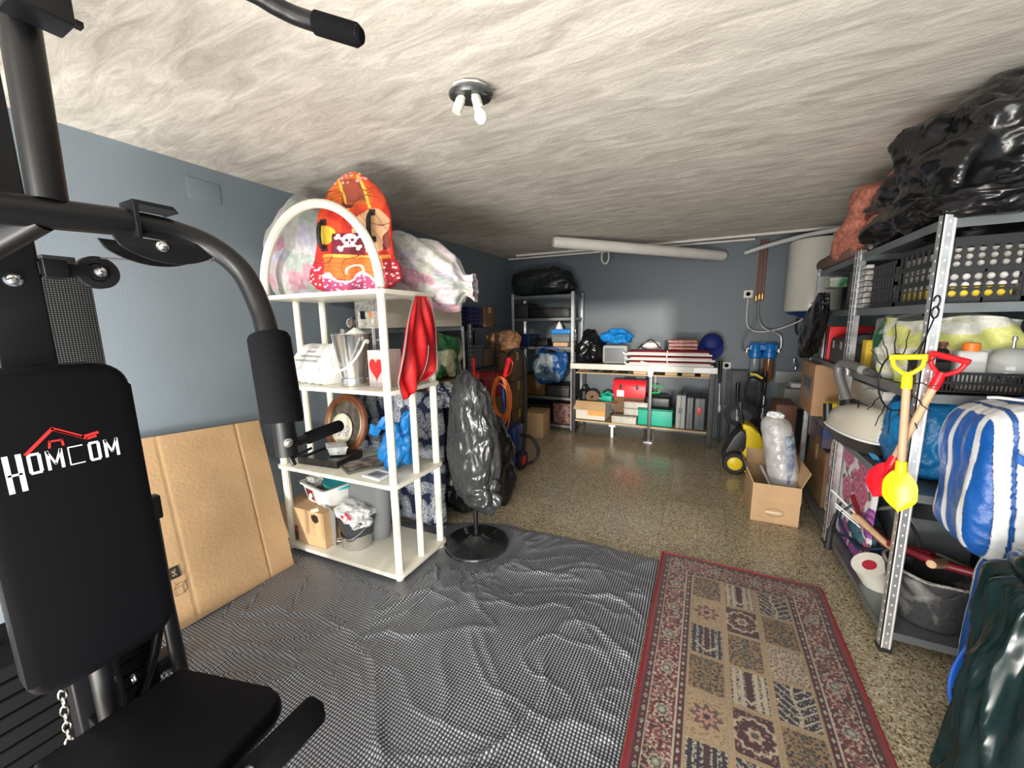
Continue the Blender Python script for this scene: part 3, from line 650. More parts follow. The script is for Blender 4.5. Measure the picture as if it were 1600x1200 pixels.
# quilt-covered bundle on top
def quilt():
    b = B(); nu, nv = 150, 110
    A0 = Vector((-2.53, 1.66, 1.60)); A1 = Vector((-1.28, 2.06, 1.60))
    dv = (A1 - A0); Lq = dv.length; du = dv.normalized(); dn = Vector((du.y, -du.x, 0))   # dn points towards the room
    def f(u, v):
        s = u; th = 2 * PI * v
        prof = [(0, .10), (.03, .19), (.12, .225), (.3, .225), (.5, .20), (.7, .185), (.84, .18), (.92, .14), (.955, .05), (.98, .058), (1, .075)]
        for (a, ra), (c, rc) in zip(prof, prof[1:]):
            if s <= c: r = ra + (rc - ra) * (s - a) / (c - a); break
        hz = 1.15 - .15 * s if s < .86 else 1.05
        top = .225 if s < .35 else .225 - .06 * min(1, (s - .35) / .2)
        hz = 1.0 + .5 * max(0, 1 - abs(s - .16) / .26); zc = .185 + .10 * max(0, 1 - abs(s - .16) / .25)
        c_, s_ = math.cos(th), math.sin(th)
        k = (abs(c_) ** 2.6 + abs(s_) ** 2.6) ** (-1 / 2.6)
        y = k * c_ * r * .92; z = k * s_ * r * hz
        fold = .014 * math.sin(th * 9 + s * 14 + 3 * math.sin(s * 9)) * (.2 + s) + .03 * mnoise.noise(Vector((s * 5, c_ * 1.5, s_ * 1.5))) + .012 * mnoise.noise(Vector((s * 14, c_ * 4, s_ * 4)))
        if s > .93: fold = .014 * math.sin(th * 8) + .01 * mnoise.noise(Vector((s * 9, c_ * 3, s_ * 3)))
        y += c_ * fold; z += s_ * fold
        sag = 0
        if s > .62: sag = .15 * ((s - .62) / .38) ** 1.1
        p = A0 + du * (s * Lq) + dn * y; zz = max(zc + z, .004 if s < .62 else -9) - sag
        if s < .12: zz += .0
        return Vector((p.x, p.y, 1.602 + zz))
    b.grid(nv, nu, lambda u, v: f(v, u), close_u=False)
    o = obj('quilt_bundle', b, colmat('printed_cotton', .85, .2, 200, .3), ang=180)
    tag(o, 'pastel patchwork quilt bundle on top of the cream shelving unit, knotted at one end', 'quilt')
    v_, u_ = uvgrid(nv, nu); s = u_ * 13; th = v_ * 17
    cx, cy = np.floor(s), np.floor(th + .5 * np.floor(s)); hh = _h(cx, cy, 4)
    pal = np.array([(.62, .58, .64), (.50, .52, .44), (.66, .56, .60), (.58, .30, .38), (.50, .49, .60), (.60, .60, .58), (.42, .50, .46)])
    C = pal[(hh * 6.99).astype(int)]; n1, h1, _, _ = cell(s * 5, th * 5, 2); tint = _h(cx, cy, 8)[:, None]
    C = np.where((n1 < .33)[:, None] & (h1 > .3)[:, None], C * (.72 + .2 * tint) + .25 * np.array([.7, .55, .6]), C); C = W3((n1 < .16) & (h1 < .3), (.72, .62, .66), C)
    C = C * (.55 + .3 * vn(s * 6, th * 6, 1))[:, None]; setcol(o, C)
quilt()

# bodyboard with a treasure-ship style print
def bodyboard():
    P0 = Vector((-1.705, 1.53, 1.604)); U = Vector((.965, .26, 0)).normalized(); V = Vector((.04, .12, .98)).normalized(); F = frame(P0, U, V)
    hgt = .625; nu, nv = 150, 260
    def half(t):
        K = [(0, .17), (.03, .235), (.10, .275), (.18, .27), (.28, .238), (.42, .222), (.55, .222), (.65, .213), (.75, .19), (.84, .152), (.92, .10), (.97, .055), (1, .001)]
        for (a, ra), (c, rc) in zip(K, K[1:]):
            if t <= c: x = (t - a) / (c - a); x = x * x * (3 - 2 * x) * .5 + x * .5; return ra + (rc - ra) * x
        return 0
    b = B(); th = .036
    def f(side):
        def g(u, v):
            w = half(v) ; x = (2 * u - 1) * w
            e = 1 - max(0, (abs(2 * u - 1) - .8) / .2) ** 2.2 * 1.0; ee = min(1, (1 - v) / .06 + .0, v / .04)
            zz = th * (.5 + (.5 if side else -.5) * math.sqrt(max(0, e)) * math.sqrt(max(0, min(1, ee))))
            return F @ Vector((x, v * hgt, zz))
        return g
    b.grid(nu, nv, f(1)); b.grid(nu, nv, f(0)); bmesh.ops.remove_doubles(b.bm, verts=b.bm.verts, dist=1e-5)
    o = obj('bodyboard', b, colmat('printed_board_cover', .45, .1, 60), ang=180)
    tag(o, 'red and orange bodyboard printed with a white skull and ship, standing behind the arch', 'bodyboard')
    co = verts(o); L = np.array(F.inverted() @ Matrix.Translation(o.location))
    q = co @ L[:3, :3].T + L[:3, 3]; x, y = q[:, 0] / 1.4, q[:, 1]
    RO = (.52, .022, .012); OR = (.62, .13, .018); DR = (.13, .006, .02); PK = (.45, .06, .16); PE = (.66, .38, .20); WH = (.75, .72, .68)
    x0_, y0_ = x, y; x = x + .012 * (vn(x0_ * 22, y0_ * 22, 6) - .5) + .004 * (vn(x0_ * 70, y0_ * 70, 7) - .5); y = y + .014 * (vn(x0_ * 20, y0_ * 20, 8) - .5)
    n = vn(x * 14, y * 9, 3); C = np.tile(np.array(RO), (len(x), 1)); C = W3(n > .55, (.60, .06, .015), C); C = W3((np.abs(n - .4) < .012), (.15, .02, .01), C)
    plank = ((y - x * .25) / .022) % 1
    top = (y > .44) & (x < .06 + .03 * np.sin(y * 30)); C = W3(top, OR, C); C = W3(top & (plank < .12), (.30, .03, .01), C)
    ch = (np.abs(x - .01 - (y - .5) * -.25) < .045) & (y > .46) & (y < .58); C = W3(ch, (.30, .06, .03), C); C = W3((np.abs(np.abs(x - .01 + (y - .5) * .25) - .045) < .006) & (y > .42) & (y < .6), (.82, .45, .05), C)
    pe = (np.hypot((x - .08) / .85, y - .33) < .085) | ((x > .0) & (x < .13) & (y > .2) & (y < .34)); C = W3(pe, PE, C); C = W3(pe & (np.abs(((x + y * .6) / .05) % 1 - .5) < .045), (.45, .2, .1), C)
    C = W3((x < -.05) & (np.hypot(x + .12, y - .30) < .05), (.85, .55, .05), C)
    fl = (np.abs(y - .245 - x * -.05) < .058) & (x > -.085) & (x < .055); C = W3(fl, DR, C)
    sx, sy = x0_ + .01, y0_ - .262
    bones = np.zeros(len(x), bool)
    for s_ in (-1, 1):
        a = (sx * .82 + s_ * sy * .57); c_ = (-s_ * sx * .57 + sy * .82) + .010; bones |= (np.abs(a) < .056) & (np.abs(c_) < .0055)
        for e in (-1, 1):
            for k in (-1, 1): bones |= np.hypot(a - e * .056, c_ - k * .007) < .009
    C = W3(fl & bones, WH, C)
    sk = (np.hypot(sx, (sy - .006) * 1.08) < .032) | ((np.abs(sx) < .017) & (sy < -.01) & (sy > -.036)); C = W3(sk & ~fl | sk, WH, C)
    C = W3(np.hypot(sx - .012, sy - .002) < .0085, DR, C); C = W3(np.hypot(sx + .012, sy - .002) < .0085, DR, C); C = W3((np.abs(sx) < .004) & (np.abs(sy + .012) < .005), DR, C)
    C = W3((np.abs(((sx + .002) / .008) % 1 - .5) < .12) & (sy < -.024) & (sy > -.036) & (np.abs(sx) < .016), DR, C)
    hull = (y < .185 - .10 * x + .3 * x * x) & (y > .05 + 1.6 * (x - .03) ** 2) & (x > -.12) & (x < .16); C = W3(hull, OR, C); pk2 = ((y + .12 * x) / .024) % 1; C = W3(hull & (pk2 < .12), (.35, .05, .01), C)
    C = W3(hull & (np.abs(y - (.178 - .10 * x + .3 * x * x)) < .007), (.85, .35, .05), C)
    wn = .055 + .02 * np.sin(x * 45) + .02 * vn(x * 30, y * 30, 2); sea = (y < wn); C = W3(sea, PK, C); C = W3((np.abs(y - wn) < .008) | (sea & (cell(x * 45, y * 45, 5)[0] < .25)), (.78, .55, .70), C)
    C = W3((np.abs(np.hypot(x - .01, y - .10) - .035) < .005) & (y > .09), (.85, .6, .5), C)
    side_sea = (y < .16) & (np.abs(x) > .125); C = W3(side_sea, (.45, .01, .03), C); C = W3(side_sea & (cell(x * 40, y * 40, 6)[0] < .2), WH, C)
    C = W3((y > .56) & (cell(x * 40, y * 40, 9)[0] < .3), (.75, .35, .35), C)
    C = C * (.75 + .45 * vn(x0_ * 60, y0_ * 35, 12))[:, None]; C = W3((np.abs(vn(x0_ * 16, y0_ * 16, 14) - .5) < .014) & ~fl, (.12, .015, .01), C); setcol(o, C)
    for sx_, tip in ((-.165, 0), (.125, 1)):
        Hn = F @ at(sx_, .235 + .03 * tip, th)
        obj('grab_handle', B().tube([Hn @ Vector(p) for p in ((.003, -.01, .002), (0, 0, .03), (-.002, .05, .04), (-.004, .11, .03), (-.003, .125, .002))], [.010, .011, .012, .012, .010, .008], 12, smoothn=5), RUBBER, o)
        obj('handle_plug', B().box(-.018, .018, -.022, .008, 0, .008, .003, M=Hn), RUBBER, o)
        obj('handle_plug', B().box(-.020, .014, .116, .146, 0, .008, .003, M=Hn), RUBBER, o)
bodyboard()

# ------------------------------------------------------------------ things on the cream shelving unit
def closed_box(name, label, x0, x1, y0, y1, z0, z1, m=CARD, rz=0, cat='box', tape=True, group=None, tapem=TAPE):
    cx, cy = (x0 + x1) / 2, (y0 + y1) / 2; t = thing(name, label, cat, (cx, cy, z0), rz, group); hx, hy, h = (x1 - x0) / 2, (y1 - y0) / 2, z1 - z0
    Mx = Matrix.Translation((cx, cy, z0)) @ Matrix.Rotation(rz, 4, 'Z')
    obj('body', B().box(-hx, hx, -hy, hy, 0, h, .004, M=Mx), m, t)
    obj('top_flap', B().box(-hx + .002, hx - .002, -hy + .001, -.002, h, h + .004, M=Mx), m, t); obj('top_flap', B().box(-hx + .002, hx - .002, .002, hy - .001, h, h + .004, M=Mx), m, t)
    if tape: obj('packing_tape', B().box(-hx - .0012, hx + .0012, -.025, .025, h * .72, h + .0055, M=Mx), tapem, t)
    return t, Mx
# top tier
def cloth_hang():
    n, k = 60, 44
    b = B()
    def f(u, v):
        z = 1.575 - .50 * v; w = .05 + .10 * math.sin(min(1, v * 1.25) * PI * .62)
        if v > .86: w *= 1 - (v - .86) * 3
        y = 1.70 + (u - .5) * 2 * w - .09 * v; x = -1.425 + .012 * math.sin(u * 9 + v * 5) * (.4 + v) + .009 * math.sin(u * 21 - v * 7) + .03 * math.sin(v * 3)
        if v > .8: z += .05 * (u - .5) * (v - .8) * 10
        return Vector((x + .015, y, z))
    b.grid(n, k, f); o = obj('red_cloth', b, REDCL, ang=180); m = o.modifiers.new('thick', 'SOLIDIFY'); m.thickness = .006
    e = B().tube([f(0, i / 30) + Vector((.004, 0, 0)) for i in range(31)], .004, 8); obj('grey_trim', e, GREYTRIM, o)
    e = B().tube([f(1, i / 30) + Vector((.004, 0, 0)) for i in range(31)], .004, 8); obj('grey_trim', e, GREYTRIM, o)
    e = B().tube([f(.62, i / 30) + Vector((.006, 0, 0)) for i in range(16, 31)], .0025, 8); obj('grey_seam', e, GREYTRIM, o)
    tag(o, 'bright red garment with grey trim hanging from the side of the cream shelving unit', 'cloth')
cloth_hang()
b = B().tube([(-1.435, 1.79, 1.42), (-1.425, 1.82, 1.36), (-1.43, 1.80, 1.28), (-1.44, 1.775, 1.2), (-1.43, 1.78, 1.22), (-1.42, 1.83, 1.31), (-1.42, 1.835, 1.38)], .015, 10, smoothn=4)
tag(obj('red_strap', b, REDD), 'dark red padded strap dangling behind the red garment', 'strap')
def bread_bin():
    P = Vector((-2.13, 1.60, 1.085)); t = thing('bread_bin', 'white roll top bread bin with grey script, beside the steel bucket', 'bread bin', P, math.radians(-6))
    M = Matrix.Translation(P) @ Matrix.Rotation(math.radians(-6), 4, 'Z')
    prof = [(-.11, 0), (.11, 0), (.115, .015), (.115, .19)] + [(.05, .225)] + [(.0, .215), (-.05, .17), (-.10, .105), (-.125, .085), (-.13, .03), (-.125, .01)]
    obj('body', B().prism([(x, y) for x, y in prof], .40, M @ frame((-.2, 0, 0), (0, 1, 0), (0, 0, 1)), .008), WHITE, t, 50)
    obj('lid', B().prism([(.045, .229), (.0, .222), (-.05, .178), (-.102, .110), (-.106, .106), (-.05, .170), (0, .213), (.05, .222)], .36, M @ frame((-.18, 0, 0), (0, 1, 0), (0, 0, 1)), .002), WHITE, t)
    for k in range(5):
        x = -.16 + k * .08; obj('fluting', B().tube([M @ Vector((x, -.123, .085)), M @ Vector((x, -.134, .05)), M @ Vector((x, -.132, .01))], .012, 12), WHITE, t)
    sc = mat('grey_script_ink', (.22, .23, .24), .6); A = Vector((0, -.108, .112)); Bp = Vector((0, -.012, .217)); d = (Bp - A).normalized()
    for r_ in range(4):
        bb = B(); random.seed(r_ + 3)
        c = A + (Bp - A) * (.14 + .24 * r_); nn = Vector((0, -d.z, d.y)) * .010
        pts = []
        L0 = (-.12, -.10, -.06, -.03)[r_]; L1 = (.12, .13, .04, .03)[r_]
        m_ = int((L1 - L0) / .004)
        for k in range(m_): pts.append(M @ (c + nn + Vector((L0 + .004 * k, 0, 0)) + d * (.009 * math.sin(k * 1.7 + r_) + .004 * random.random())))
        obj('handwriting_script', bb.tube(pts, .0014, 5), sc, t)
bread_bin()
def steel_bucket():
    P = Vector((-1.79, 1.545, 1.085)); t = thing('ice_bucket', 'tall polished steel bucket with a white swing handle on the second tier', 'bucket', P)
    obj('bucket_body', B().lathe([(.0, .002), (.078, .002), (.08, .01), (.078, .045), (.073, .05), (.075, .06), (.105, .285), (.109, .29), (.107, .295), (.101, .29), (.07, .06), (0, .055)], P, 48), SILV, t)
    for s_ in (-1, 1): obj('handle_lug', B().lathe([(0, 0), (.012, 0), (.012, .014), (0, .016)], P + Vector((s_ * .108, -.0, .25)), 16, Matrix.Rotation(s_ * PI / 2, 4, 'Y')), WHITE, t)
    pts = [P + Vector((.121 * math.cos(a), -.02 - .09 * math.sin(a), .25 - .155 * math.sin(a))) for a in np.linspace(0, PI, 22)]
    obj('swing_handle', B().tube(pts, .0065, 10), WHITE, t)
    obj('paper_liner', B().lathe([(.095, .27), (.05, .30), (.01, .325), (0, .325)], P + Vector((0, .03, 0)), 7), WHITE, t)
steel_bucket()
def heart_box():
    P = Vector((-1.58, 1.51, 1.085)); t = thing('heart_box', 'pale wooden panel box painted with a red heart, beside the steel bucket', 'box', P)
    pw = mat('limewashed_wood', (.55, .47, .44), .7, var=.25, vs=10, stretch=(14, 14, 1))
    obj('body', B().box(-.06, .06, 0, .13, .0, .205, .002, M=Matrix.Translation(P)), pw, t)
    pts = []
    for k in range(48):
        a = 2 * PI * k / 48; pts.append((.0031 * 16 * math.sin(a) ** 3, .0042 * (13 * math.cos(a) - 5 * math.cos(2 * a) - 2 * math.cos(3 * a) - math.cos(4 * a))))
    hm = mat('painted_red_heart', (.60, .02, .02), .45, var=.3, vs=20)
    obj('painted_heart', B().prism(pts, .002, Matrix.Translation(P + Vector((0, 0, .108))) @ frame((0, 0, 0), (1, 0, 0), (0, 0, 1))), hm, t, smooth=False)
    for s_ in (-.012, .022): obj('metal_hook', B().tube([P + Vector((s_, .06, .205)), P + Vector((s_, .055, .25)), P + Vector((s_ - .01, .05, .262)), P + Vector((s_ - .022, .05, .255))], .004, 8), CHROME, t)
heart_box()
# third tier
def round_frame():
    c = Vector((-2.13, 1.74, .775)); t = thing('round_picture', 'round wooden framed picture with a floral plate, leaning on the third tier', 'picture', (c.x, c.y, .577))
    F = Matrix.Translation(c) @ Matrix.Rotation(math.radians(78), 4, 'X') @ Matrix.Rotation(math.radians(-0), 4, 'Y')
    obj('wooden_frame', B().lathe([(.150, 0), (.198, 0), (.20, .008), (.193, .022), (.178, .028), (.168, .018), (.158, .022), (.15, .016), (.150, 0)], (0, 0, 0), 56, F), WOODD, t)
    obj('gold_ring', B().lathe([(.150, .004), (.158, .019), (.153, .021), (.147, .012)], (0, 0, 0), 56, F), BRASS, t)
    obj('backing', B().lathe([(0, .003), (.152, .003), (.152, .006), (0, .007)], (0, 0, 0), 48, F), mat('dark_backing', (.10, .085, .07), .7, var=.5, vs=25), t)
    b = B().grid(40, 60, lambda u, v: F @ Vector((.1 * u * math.cos(2 * PI * v) - .02, .1 * u * math.sin(2 * PI * v) - .035, .012 + .008 * u ** 3)))
    pl = obj('floral_plate', b, colmat('glazed_plate', .25), t, ang=180); u, v = uvgrid(40, 60); x, y = u * np.cos(2 * PI * v), u * np.sin(2 * PI * v)
    C = np.tile(np.array((.62, .58, .48)), (len(u), 1)); n1, h1, _, _ = cell(x * 7, y * 7, 3); fl = (np.abs(y + .2 - .2 * x) < .35) & (np.abs(x) < .7)
    C = W3(fl & (n1 < .36) & (h1 < .45), (.25, .18, .50), C); C = W3(fl & (n1 < .36) & (h1 > .55), (.12, .25, .10), C); C = W3(np.abs(u - .93) < .02, (.45, .4, .2), C); setcol(pl, C)
round_frame()
def flat_frame(name, label, c, sx, sy, h, rz, fm, pm, lab2=None, painted=None, cat='picture frame'):
    t = thing(name, label, cat, c, rz); M = Matrix.Translation(c) @ Matrix.Rotation(rz, 4, 'Z'); w = .018
    b = B()
    for a in ((-sx, sx, -sy, -sy + w), (-sx, sx, sy - w, sy), (-sx, -sx + w, -sy + w, sy - w), (sx - w, sx, -sy + w, sy - w)): b.box(*a, 0, h, .001, M=M)
    obj('frame_rim', b, fm, t); obj('panel', B().box(-sx + w * .5, sx - w * .5, -sy + w * .5, sy - w * .5, h * .2, h * .8, M=M), pm, t); return t, M
flat_frame('shadow_box_frame', 'deep black framed shadow box lying on the third tier under a clear tub', (-2.10, 1.575, .577), .155, .11, .042, .12, BLACKP, mat('dark_glass', (.03, .035, .035), .12))
t, M = flat_frame('photo_frame', 'dark green mat framed photo lying flat in front of the blue bag', (-1.835, 1.60, .577), .10, .125, .012, -.42, mat('grey_green_card', (.10, .105, .08), .5), mat('photo_print', (.08, .07, .06), .35, var=0, c2=(.45, .38, .36), vs=18))
t, M = flat_frame('white_photo_frame', 'small white framed photograph beside the front post of the cream shelving', (-1.62, 1.505, .577), .07, .055, .014, -.05, WHITE, mat('grey_photo', (.4, .38, .36), .3, c2=(.10, .10, .10), vs=30))
def clear_tub():
    P = Vector((-2.07, 1.60, .621)); t = thing('clear_tub', 'small clear plastic tub resting on the black shadow box', 'tub', P)
    cm = mat('frosted_plastic', (.62, .64, .64), .2, alpha=.65)
    obj('tub_body', B().lathe([(0, 0), (.062, 0), (.078, .045), (.083, .047), (.083, .05), (.074, .047), (.058, .004), (0, .004)], P, 4, sx=1.25, sy=.85), cm, t)
    obj('contents', B().box(-.05, .05, -.03, .03, .006, .03, .008, M=Matrix.Translation(P)), mat('grey_bits', (.25, .24, .24), .5, c2=(.05, .05, .05), vs=60), t)
    obj('lid', B().lathe([(0, .055), (.06, .055), (.085, .048), (.085, .052), (.06, .060), (0, .06)], P, 4, sx=1.25, sy=.85), cm, t)
clear_tub()
o = bag('blue_plastic_bag', (-1.585, 1.64, .735), (.088, .075, .165), BLUEB, 4, lump=.3, crease=.09, lean=(.04, 0), taper=.12)
tag(o, 'bright blue plastic bag standing on the third tier of the cream shelving', 'bag')
b = B().grid(30, 16, lambda u, v: Vector((-1.60 - .20 * u + .01 * math.sin(v * 9), 1.60 - .03 * math.sin(u * 4) + .02 * v, .845 - .05 * u ** 1.5 - .07 * v * (1 - .3 * u) + .02 * math.sin(u * 11 + v * 5) + .05 * (1 - u))))
fo = obj('bag_flap', b, BLUEB, o, ang=180)
# bottom tier
t, M = closed_box('battered_carton', 'battered brown carton with torn corner and red sticker on the bottom tier', -2.42, -2.04, 1.42, 1.72, .057, .285, CARD, math.radians(3))
M_ = M
obj('torn_hole', B().prism([(0, 0), (.03, .012), (.055, .0), (.06, -.03), (.035, -.045), (.008, -.03)], .003, M @ frame((.09, -.1515, .205), (1, 0, 0), (0, 0, 1))), mat('carton_inside_dark', (.02, .012, .008), .9), t)
obj('torn_flap', B().prism([(0, 0), (.07, .02), (.075, .045), (.01, .03)], .004, M @ frame((.09, -.15, .222), (1, .2, .1), (0, -.4, 1))), CARDP, t)
stk = mat('red_sticker', (.55, .05, .03), .5, c2=(.02, .02, .02), vs=22); obj('sticker', B().box(-.075, -.045, -.1525, -.151, .01, .11, M=M), stk, t)
obj('crease_mark', B().tube([M @ Vector(p) for p in ((.182, -.10, .05), (.1825, -.04, .04), (.182, .03, .06))], .0015, 6), BLACKP, t)
def white_tub():
    P = Vector((-2.17, 1.60, .292)); rz = math.radians(-10); t = thing('white_storage_tub', 'white plastic tub with a black and red label on top of the battered carton', 'tub', P, rz)
    M = Matrix.Translation(P) @ Matrix.Rotation(rz, 4, 'Z'); b = B()
    def ring(hx, hy, z, r=.03): 
        return [b.bm.verts.new(M @ Vector((sx * (hx - r) + r * math.cos(a), sy * (hy - r) + r * math.sin(a), z))) for sx, sy, a0 in ((1, 1, 0), (-1, 1, 90), (-1, -1, 180), (1, -1, 270)) for a in [math.radians(a0 + 30 * k) for k in range(4)]]
    R = [ring(.13, .095, 0), ring(.15, .115, .115), ring(.163, .128, .117), ring(.163, .128, .128), ring(.147, .112, .128), ring(.128, .093, .006)]
    for A, C in zip(R, R[1:]):
        for k in range(16): b.bm.faces.new((A[k], A[(k + 1) % 16], C[(k + 1) % 16], C[k]))
    b.bm.faces.new(R[0][::-1]); b.bm.faces.new(R[-1]); obj('tub_body', b, WHITE, t)
    obj('label', B().box(-.095, -.01, -.002, .0, .02, .095, M=M @ Matrix.Translation((0, -.0955, 0)) @ Matrix.Rotation(.172, 4, 'X')), mat('black_red_label', (.03, .02, .02), .4, c2=(.35, .02, .03), vs=9), t)
    obj('dish_emblem', B().lathe([(0, 0), (.014, .001), (.017, .006), (.012, .006), (0, .003)], M @ Vector((-.035, -.107, .05)), 16, Matrix.Rotation(1.4, 4, 'X')), WHITE, t)
white_tub()
P = Vector((-2.09, 1.63, .412)); o = obj('teal_lid', B().lathe([(0, 0), (.10, 0), (.11, .010), (.108, .018), (.097, .012), (0, .010)], (0, 0, 0), 40, Matrix.Translation(P) @ Matrix.Rotation(.10, 4, 'X') @ Matrix.Rotation(.14, 4, 'Y')), TEAL)  # a loose plastic lid, set tilted on the tub
tag(o, 'round teal plastic lid tucked into the white tub', 'dish')
o = bag('clear_film_bag', (-2.26, 1.60, .415), (.075, .07, .05), mat('crinkled_cellophane', (.5, .52, .5), .12, alpha=.75, bump=1, bs=25), 11, lump=.3, crease=.12, freq=2.5); tag(o, 'crinkled clear film bag inside the white tub', 'bag')
def pots():
    P = Vector((-1.905, 1.565, .057)); t = thing('stainless_pot', 'shiny stainless steel pot on the bottom tier under a dark bucket', 'pot', P)
    obj('pot_body', B().lathe([(0, 0), (.085, 0), (.092, .01), (.094, .085), (.099, .088), (.09, .088), (.087, .012), (0, .01)], P, 40), SILV, t)
    obj('pot_handle', B().tube([P + Vector(p) for p in ((-.055, -.077, .065), (-.065, -.105, .068), (-.035, -.115, .068), (-.02, -.092, .065))], .006, 10, smoothn=4), CHROME, t)
    Q = P + Vector((.0, .01, .072)); t = thing('dark_bucket', 'dark grey bucket nested over the stainless pot with a wire bail', 'bucket', Q)
    obj('bucket_body', B().lathe([(0, .0), (.092, 0), (.096, .03), (.112, .115), (.116, .118), (.116, .126), (.109, .124), (.09, .03), (0, .01)], Q, 40), mat('dark_grey_plastic', (.055, .06, .065), .4), t)
    obj('wire_bail', B().tube([Q + Vector((.118 * math.cos(a), -.118 * math.sin(a) * .9, .115 - .11 * math.sin(a))) for a in np.linspace(0.15, PI - .5, 18)], .0025, 8), CHROME, t)
    o = bag('white_shopping_bag', (-1.88, 1.555, .262), (.105, .09, .062), BAGW, 6, lump=.3, crease=.09, lean=(-.02, 0)); tag(o, 'crumpled white shopping bag with red print stuffed in the dark bucket', 'bag')
    rp = mat('red_ink', (.6, .03, .06), .5)
    for i, (dx, dz, a) in enumerate(((-.03, .02, .5), (.02, .035, .6), (.035, .0, .6))):
        obj('red_print', B().box(-.028, .028, -.002, .0, -.007, .007, M=Matrix.Translation((-1.88 + dx, 1.468 + abs(dx) * .15, .258 + dz)) @ Matrix.Rotation(a, 4, 'Y') @ Matrix.Rotation(-.35, 4, 'X')), rp, o)
pots()
def grey_bin():
    P = Vector((-1.93, 1.70, .057)); t = thing('grey_bin', 'oval grey plastic bin behind the pot on the bottom tier', 'bin', P)
    b = B(); b.lathe([(0, 0), (.13, 0), (.135, .02), (.16, .40), (.166, .405), (.166, .415), (.156, .41), (.13, .025), (0, .02)], P, 48, sx=1.15, sy=.62); obj('bin_body', b, GREYP if 0 else mat('bin_grey', (.22, .23, .24), .4), t)
    obj('side_panel', B().prism([(0, 0), (.045, 0), (.06, .22), (-.02, .27)], .006, frame((-2.055, 1.49, .057), (1, .05, 0), (0, 0, 1)), .001), mat('grey_panel', (.3, .31, .32), .35, .4), t)
grey_bin()

# ------------------------------------------------------------------ behind the cream shelving
def palm_paint(o, x, y, sc=1.0):
    C = np.tile(np.array((.014, .022, .060)), (len(x), 1)); sc_ = .16 * sc
    for s_ in range(3):
        d, h, ax, ay = cell(x / sc_ + s_ * 3.3, y / sc_ + s_ * 1.7, s_ * 5, .9); a = h * 6.28; c, n = np.cos(a), np.sin(a); p, q = ax * c + ay * n, -ax * n + ay * c
        leaf = (np.abs(q) < .25 * np.sqrt(np.clip(1 - (p / .55) ** 2, 0, 1))) & (np.abs(p) < .52); comb = (np.abs(((p * 1.2 - np.abs(q) * 1.6) * 8) % 1 - .5) < .22) | (np.abs(q) < .012)
        C = W3(leaf & comb, (.50, .54, .60), C)
    setcol(o, C)
def palm_cover():
    nu, nv = 170, 170; b = B()
    def f(side):
        def g(u, v):
            x = -2.46 + .90 * u; z = .005 + .955 * v; e = min(u, 1 - u, v, 1 - v) / .06; th = .055 * math.sqrt(min(1, max(0, e))) + .012 * mnoise.noise(Vector((u * 4, v * 4, side * 5)))
            return Vector((x + .006 * math.sin(v * 20), 2.02 + .04 * v + (th if side else -th) * (1 if e > 0 else 0) - (0.003 * mnoise.noise(Vector((u * 18, v * 18, side)))), z))
        return g
    b.grid(nu, nv, f(0)); b.grid(nu, nv, f(1)); bmesh.ops.remove_doubles(b.bm, verts=b.bm.verts, dist=.0004)
    o = obj('palm_print_cushion', b, colmat('palm_cotton', .6, .15, 120), ang=180); co = verts(o); palm_paint(o, co[:, 0], co[:, 2])
    tag(o, 'large navy cushion with white palm leaves standing behind the cream shelving', 'cushion')
    o = bag('palm_print_pouch', (-1.66, 2.22, .91), (.13, .12, .085), colmat('palm_film', .25, .5, 30), 21, lump=.2, crease=.07); co = verts(o); palm_paint(o, co[:, 0] + co[:, 1], co[:, 2] * 1.4, .8)
    tag(o, 'shiny navy palm print pouch on top of the black bin bags', 'pouch')
palm_cover()
o = bag('black_bin_bag', (-1.66, 2.26, .43), (.17, .17, .44), BAGK, 31, lump=.2, crease=.05, p=3); tag(o, 'tall black bin bag standing beside the navy palm cushion, behind the cream shelving', 'bag', 'black bin bags behind the cream shelving')
o = bag('black_bin_bag', (-1.50, 2.56, .30), (.19, .20, .33), BAGK, 32, lump=.25, crease=.06); tag(o, 'black bin bag slumped on the floor behind the covered fan', 'bag', 'black bin bags behind the cream shelving')
o = bag('black_bin_bag', (-1.95, 2.55, .42), (.2, .2, .46), BAGK, 33, lump=.25, crease=.06); tag(o, 'black bin bag hidden between the wall rack and the tall bin bag', 'bag', 'black bin bags behind the cream shelving')

# metal racks: slotted uprights, shelves
def upright(x, y, z1, sx, sy, par, m=GALV, name='upright', z0=0.0, step=.05):
    b = B(); w = .036; t_ = .003
    b.box(min(x, x + sx * w), max(x, x + sx * w), min(y, y + sy * t_), max(y, y + sy * t_), z0, z1); b.box(min(x, x + sx * t_), max(x, x + sx * t_), min(y, y + sy * w), max(y, y + sy * w), z0, z1)
    u = obj(name, b, m, par, smooth=False)
    hb = B(); k = z0 + .04
    while k < z1 - .03:
        hb.box(min(x + sx * w * .46, x + sx * w * .6), max(x + sx * w * .46, x + sx * w * .6), y - sy * .0006, y + sy * .001, k, k + .009)
        hb.box(x - sx * .0006, x + sx * .001, min(y + sy * w * .42, y + sy * w * .56), max(y + sy * w * .42, y + sy * w * .56), k, k + .009); k += step
    obj('slot_pattern', hb, mat_slotw, u, smooth=False)
    rb = B()
    for q in (.12, .8): rb.box(min(x + sx * w * q, x + sx * (w * q + .004)), max(x + sx * w * q, x + sx * (w * q + .004)), y - sy * .0012, y + sy * .001, z0, z1)
    obj('rolled_rib', rb, mat_slotw, u, smooth=False); return u
mat_slot = mat('slot_shadow_gap', (.03, .03, .03), .8)
mat_slotw = mat('painted_slot_light', (.85, .85, .85), .4, .3)  # pale colour stands for light seen through the slots; ribs share it
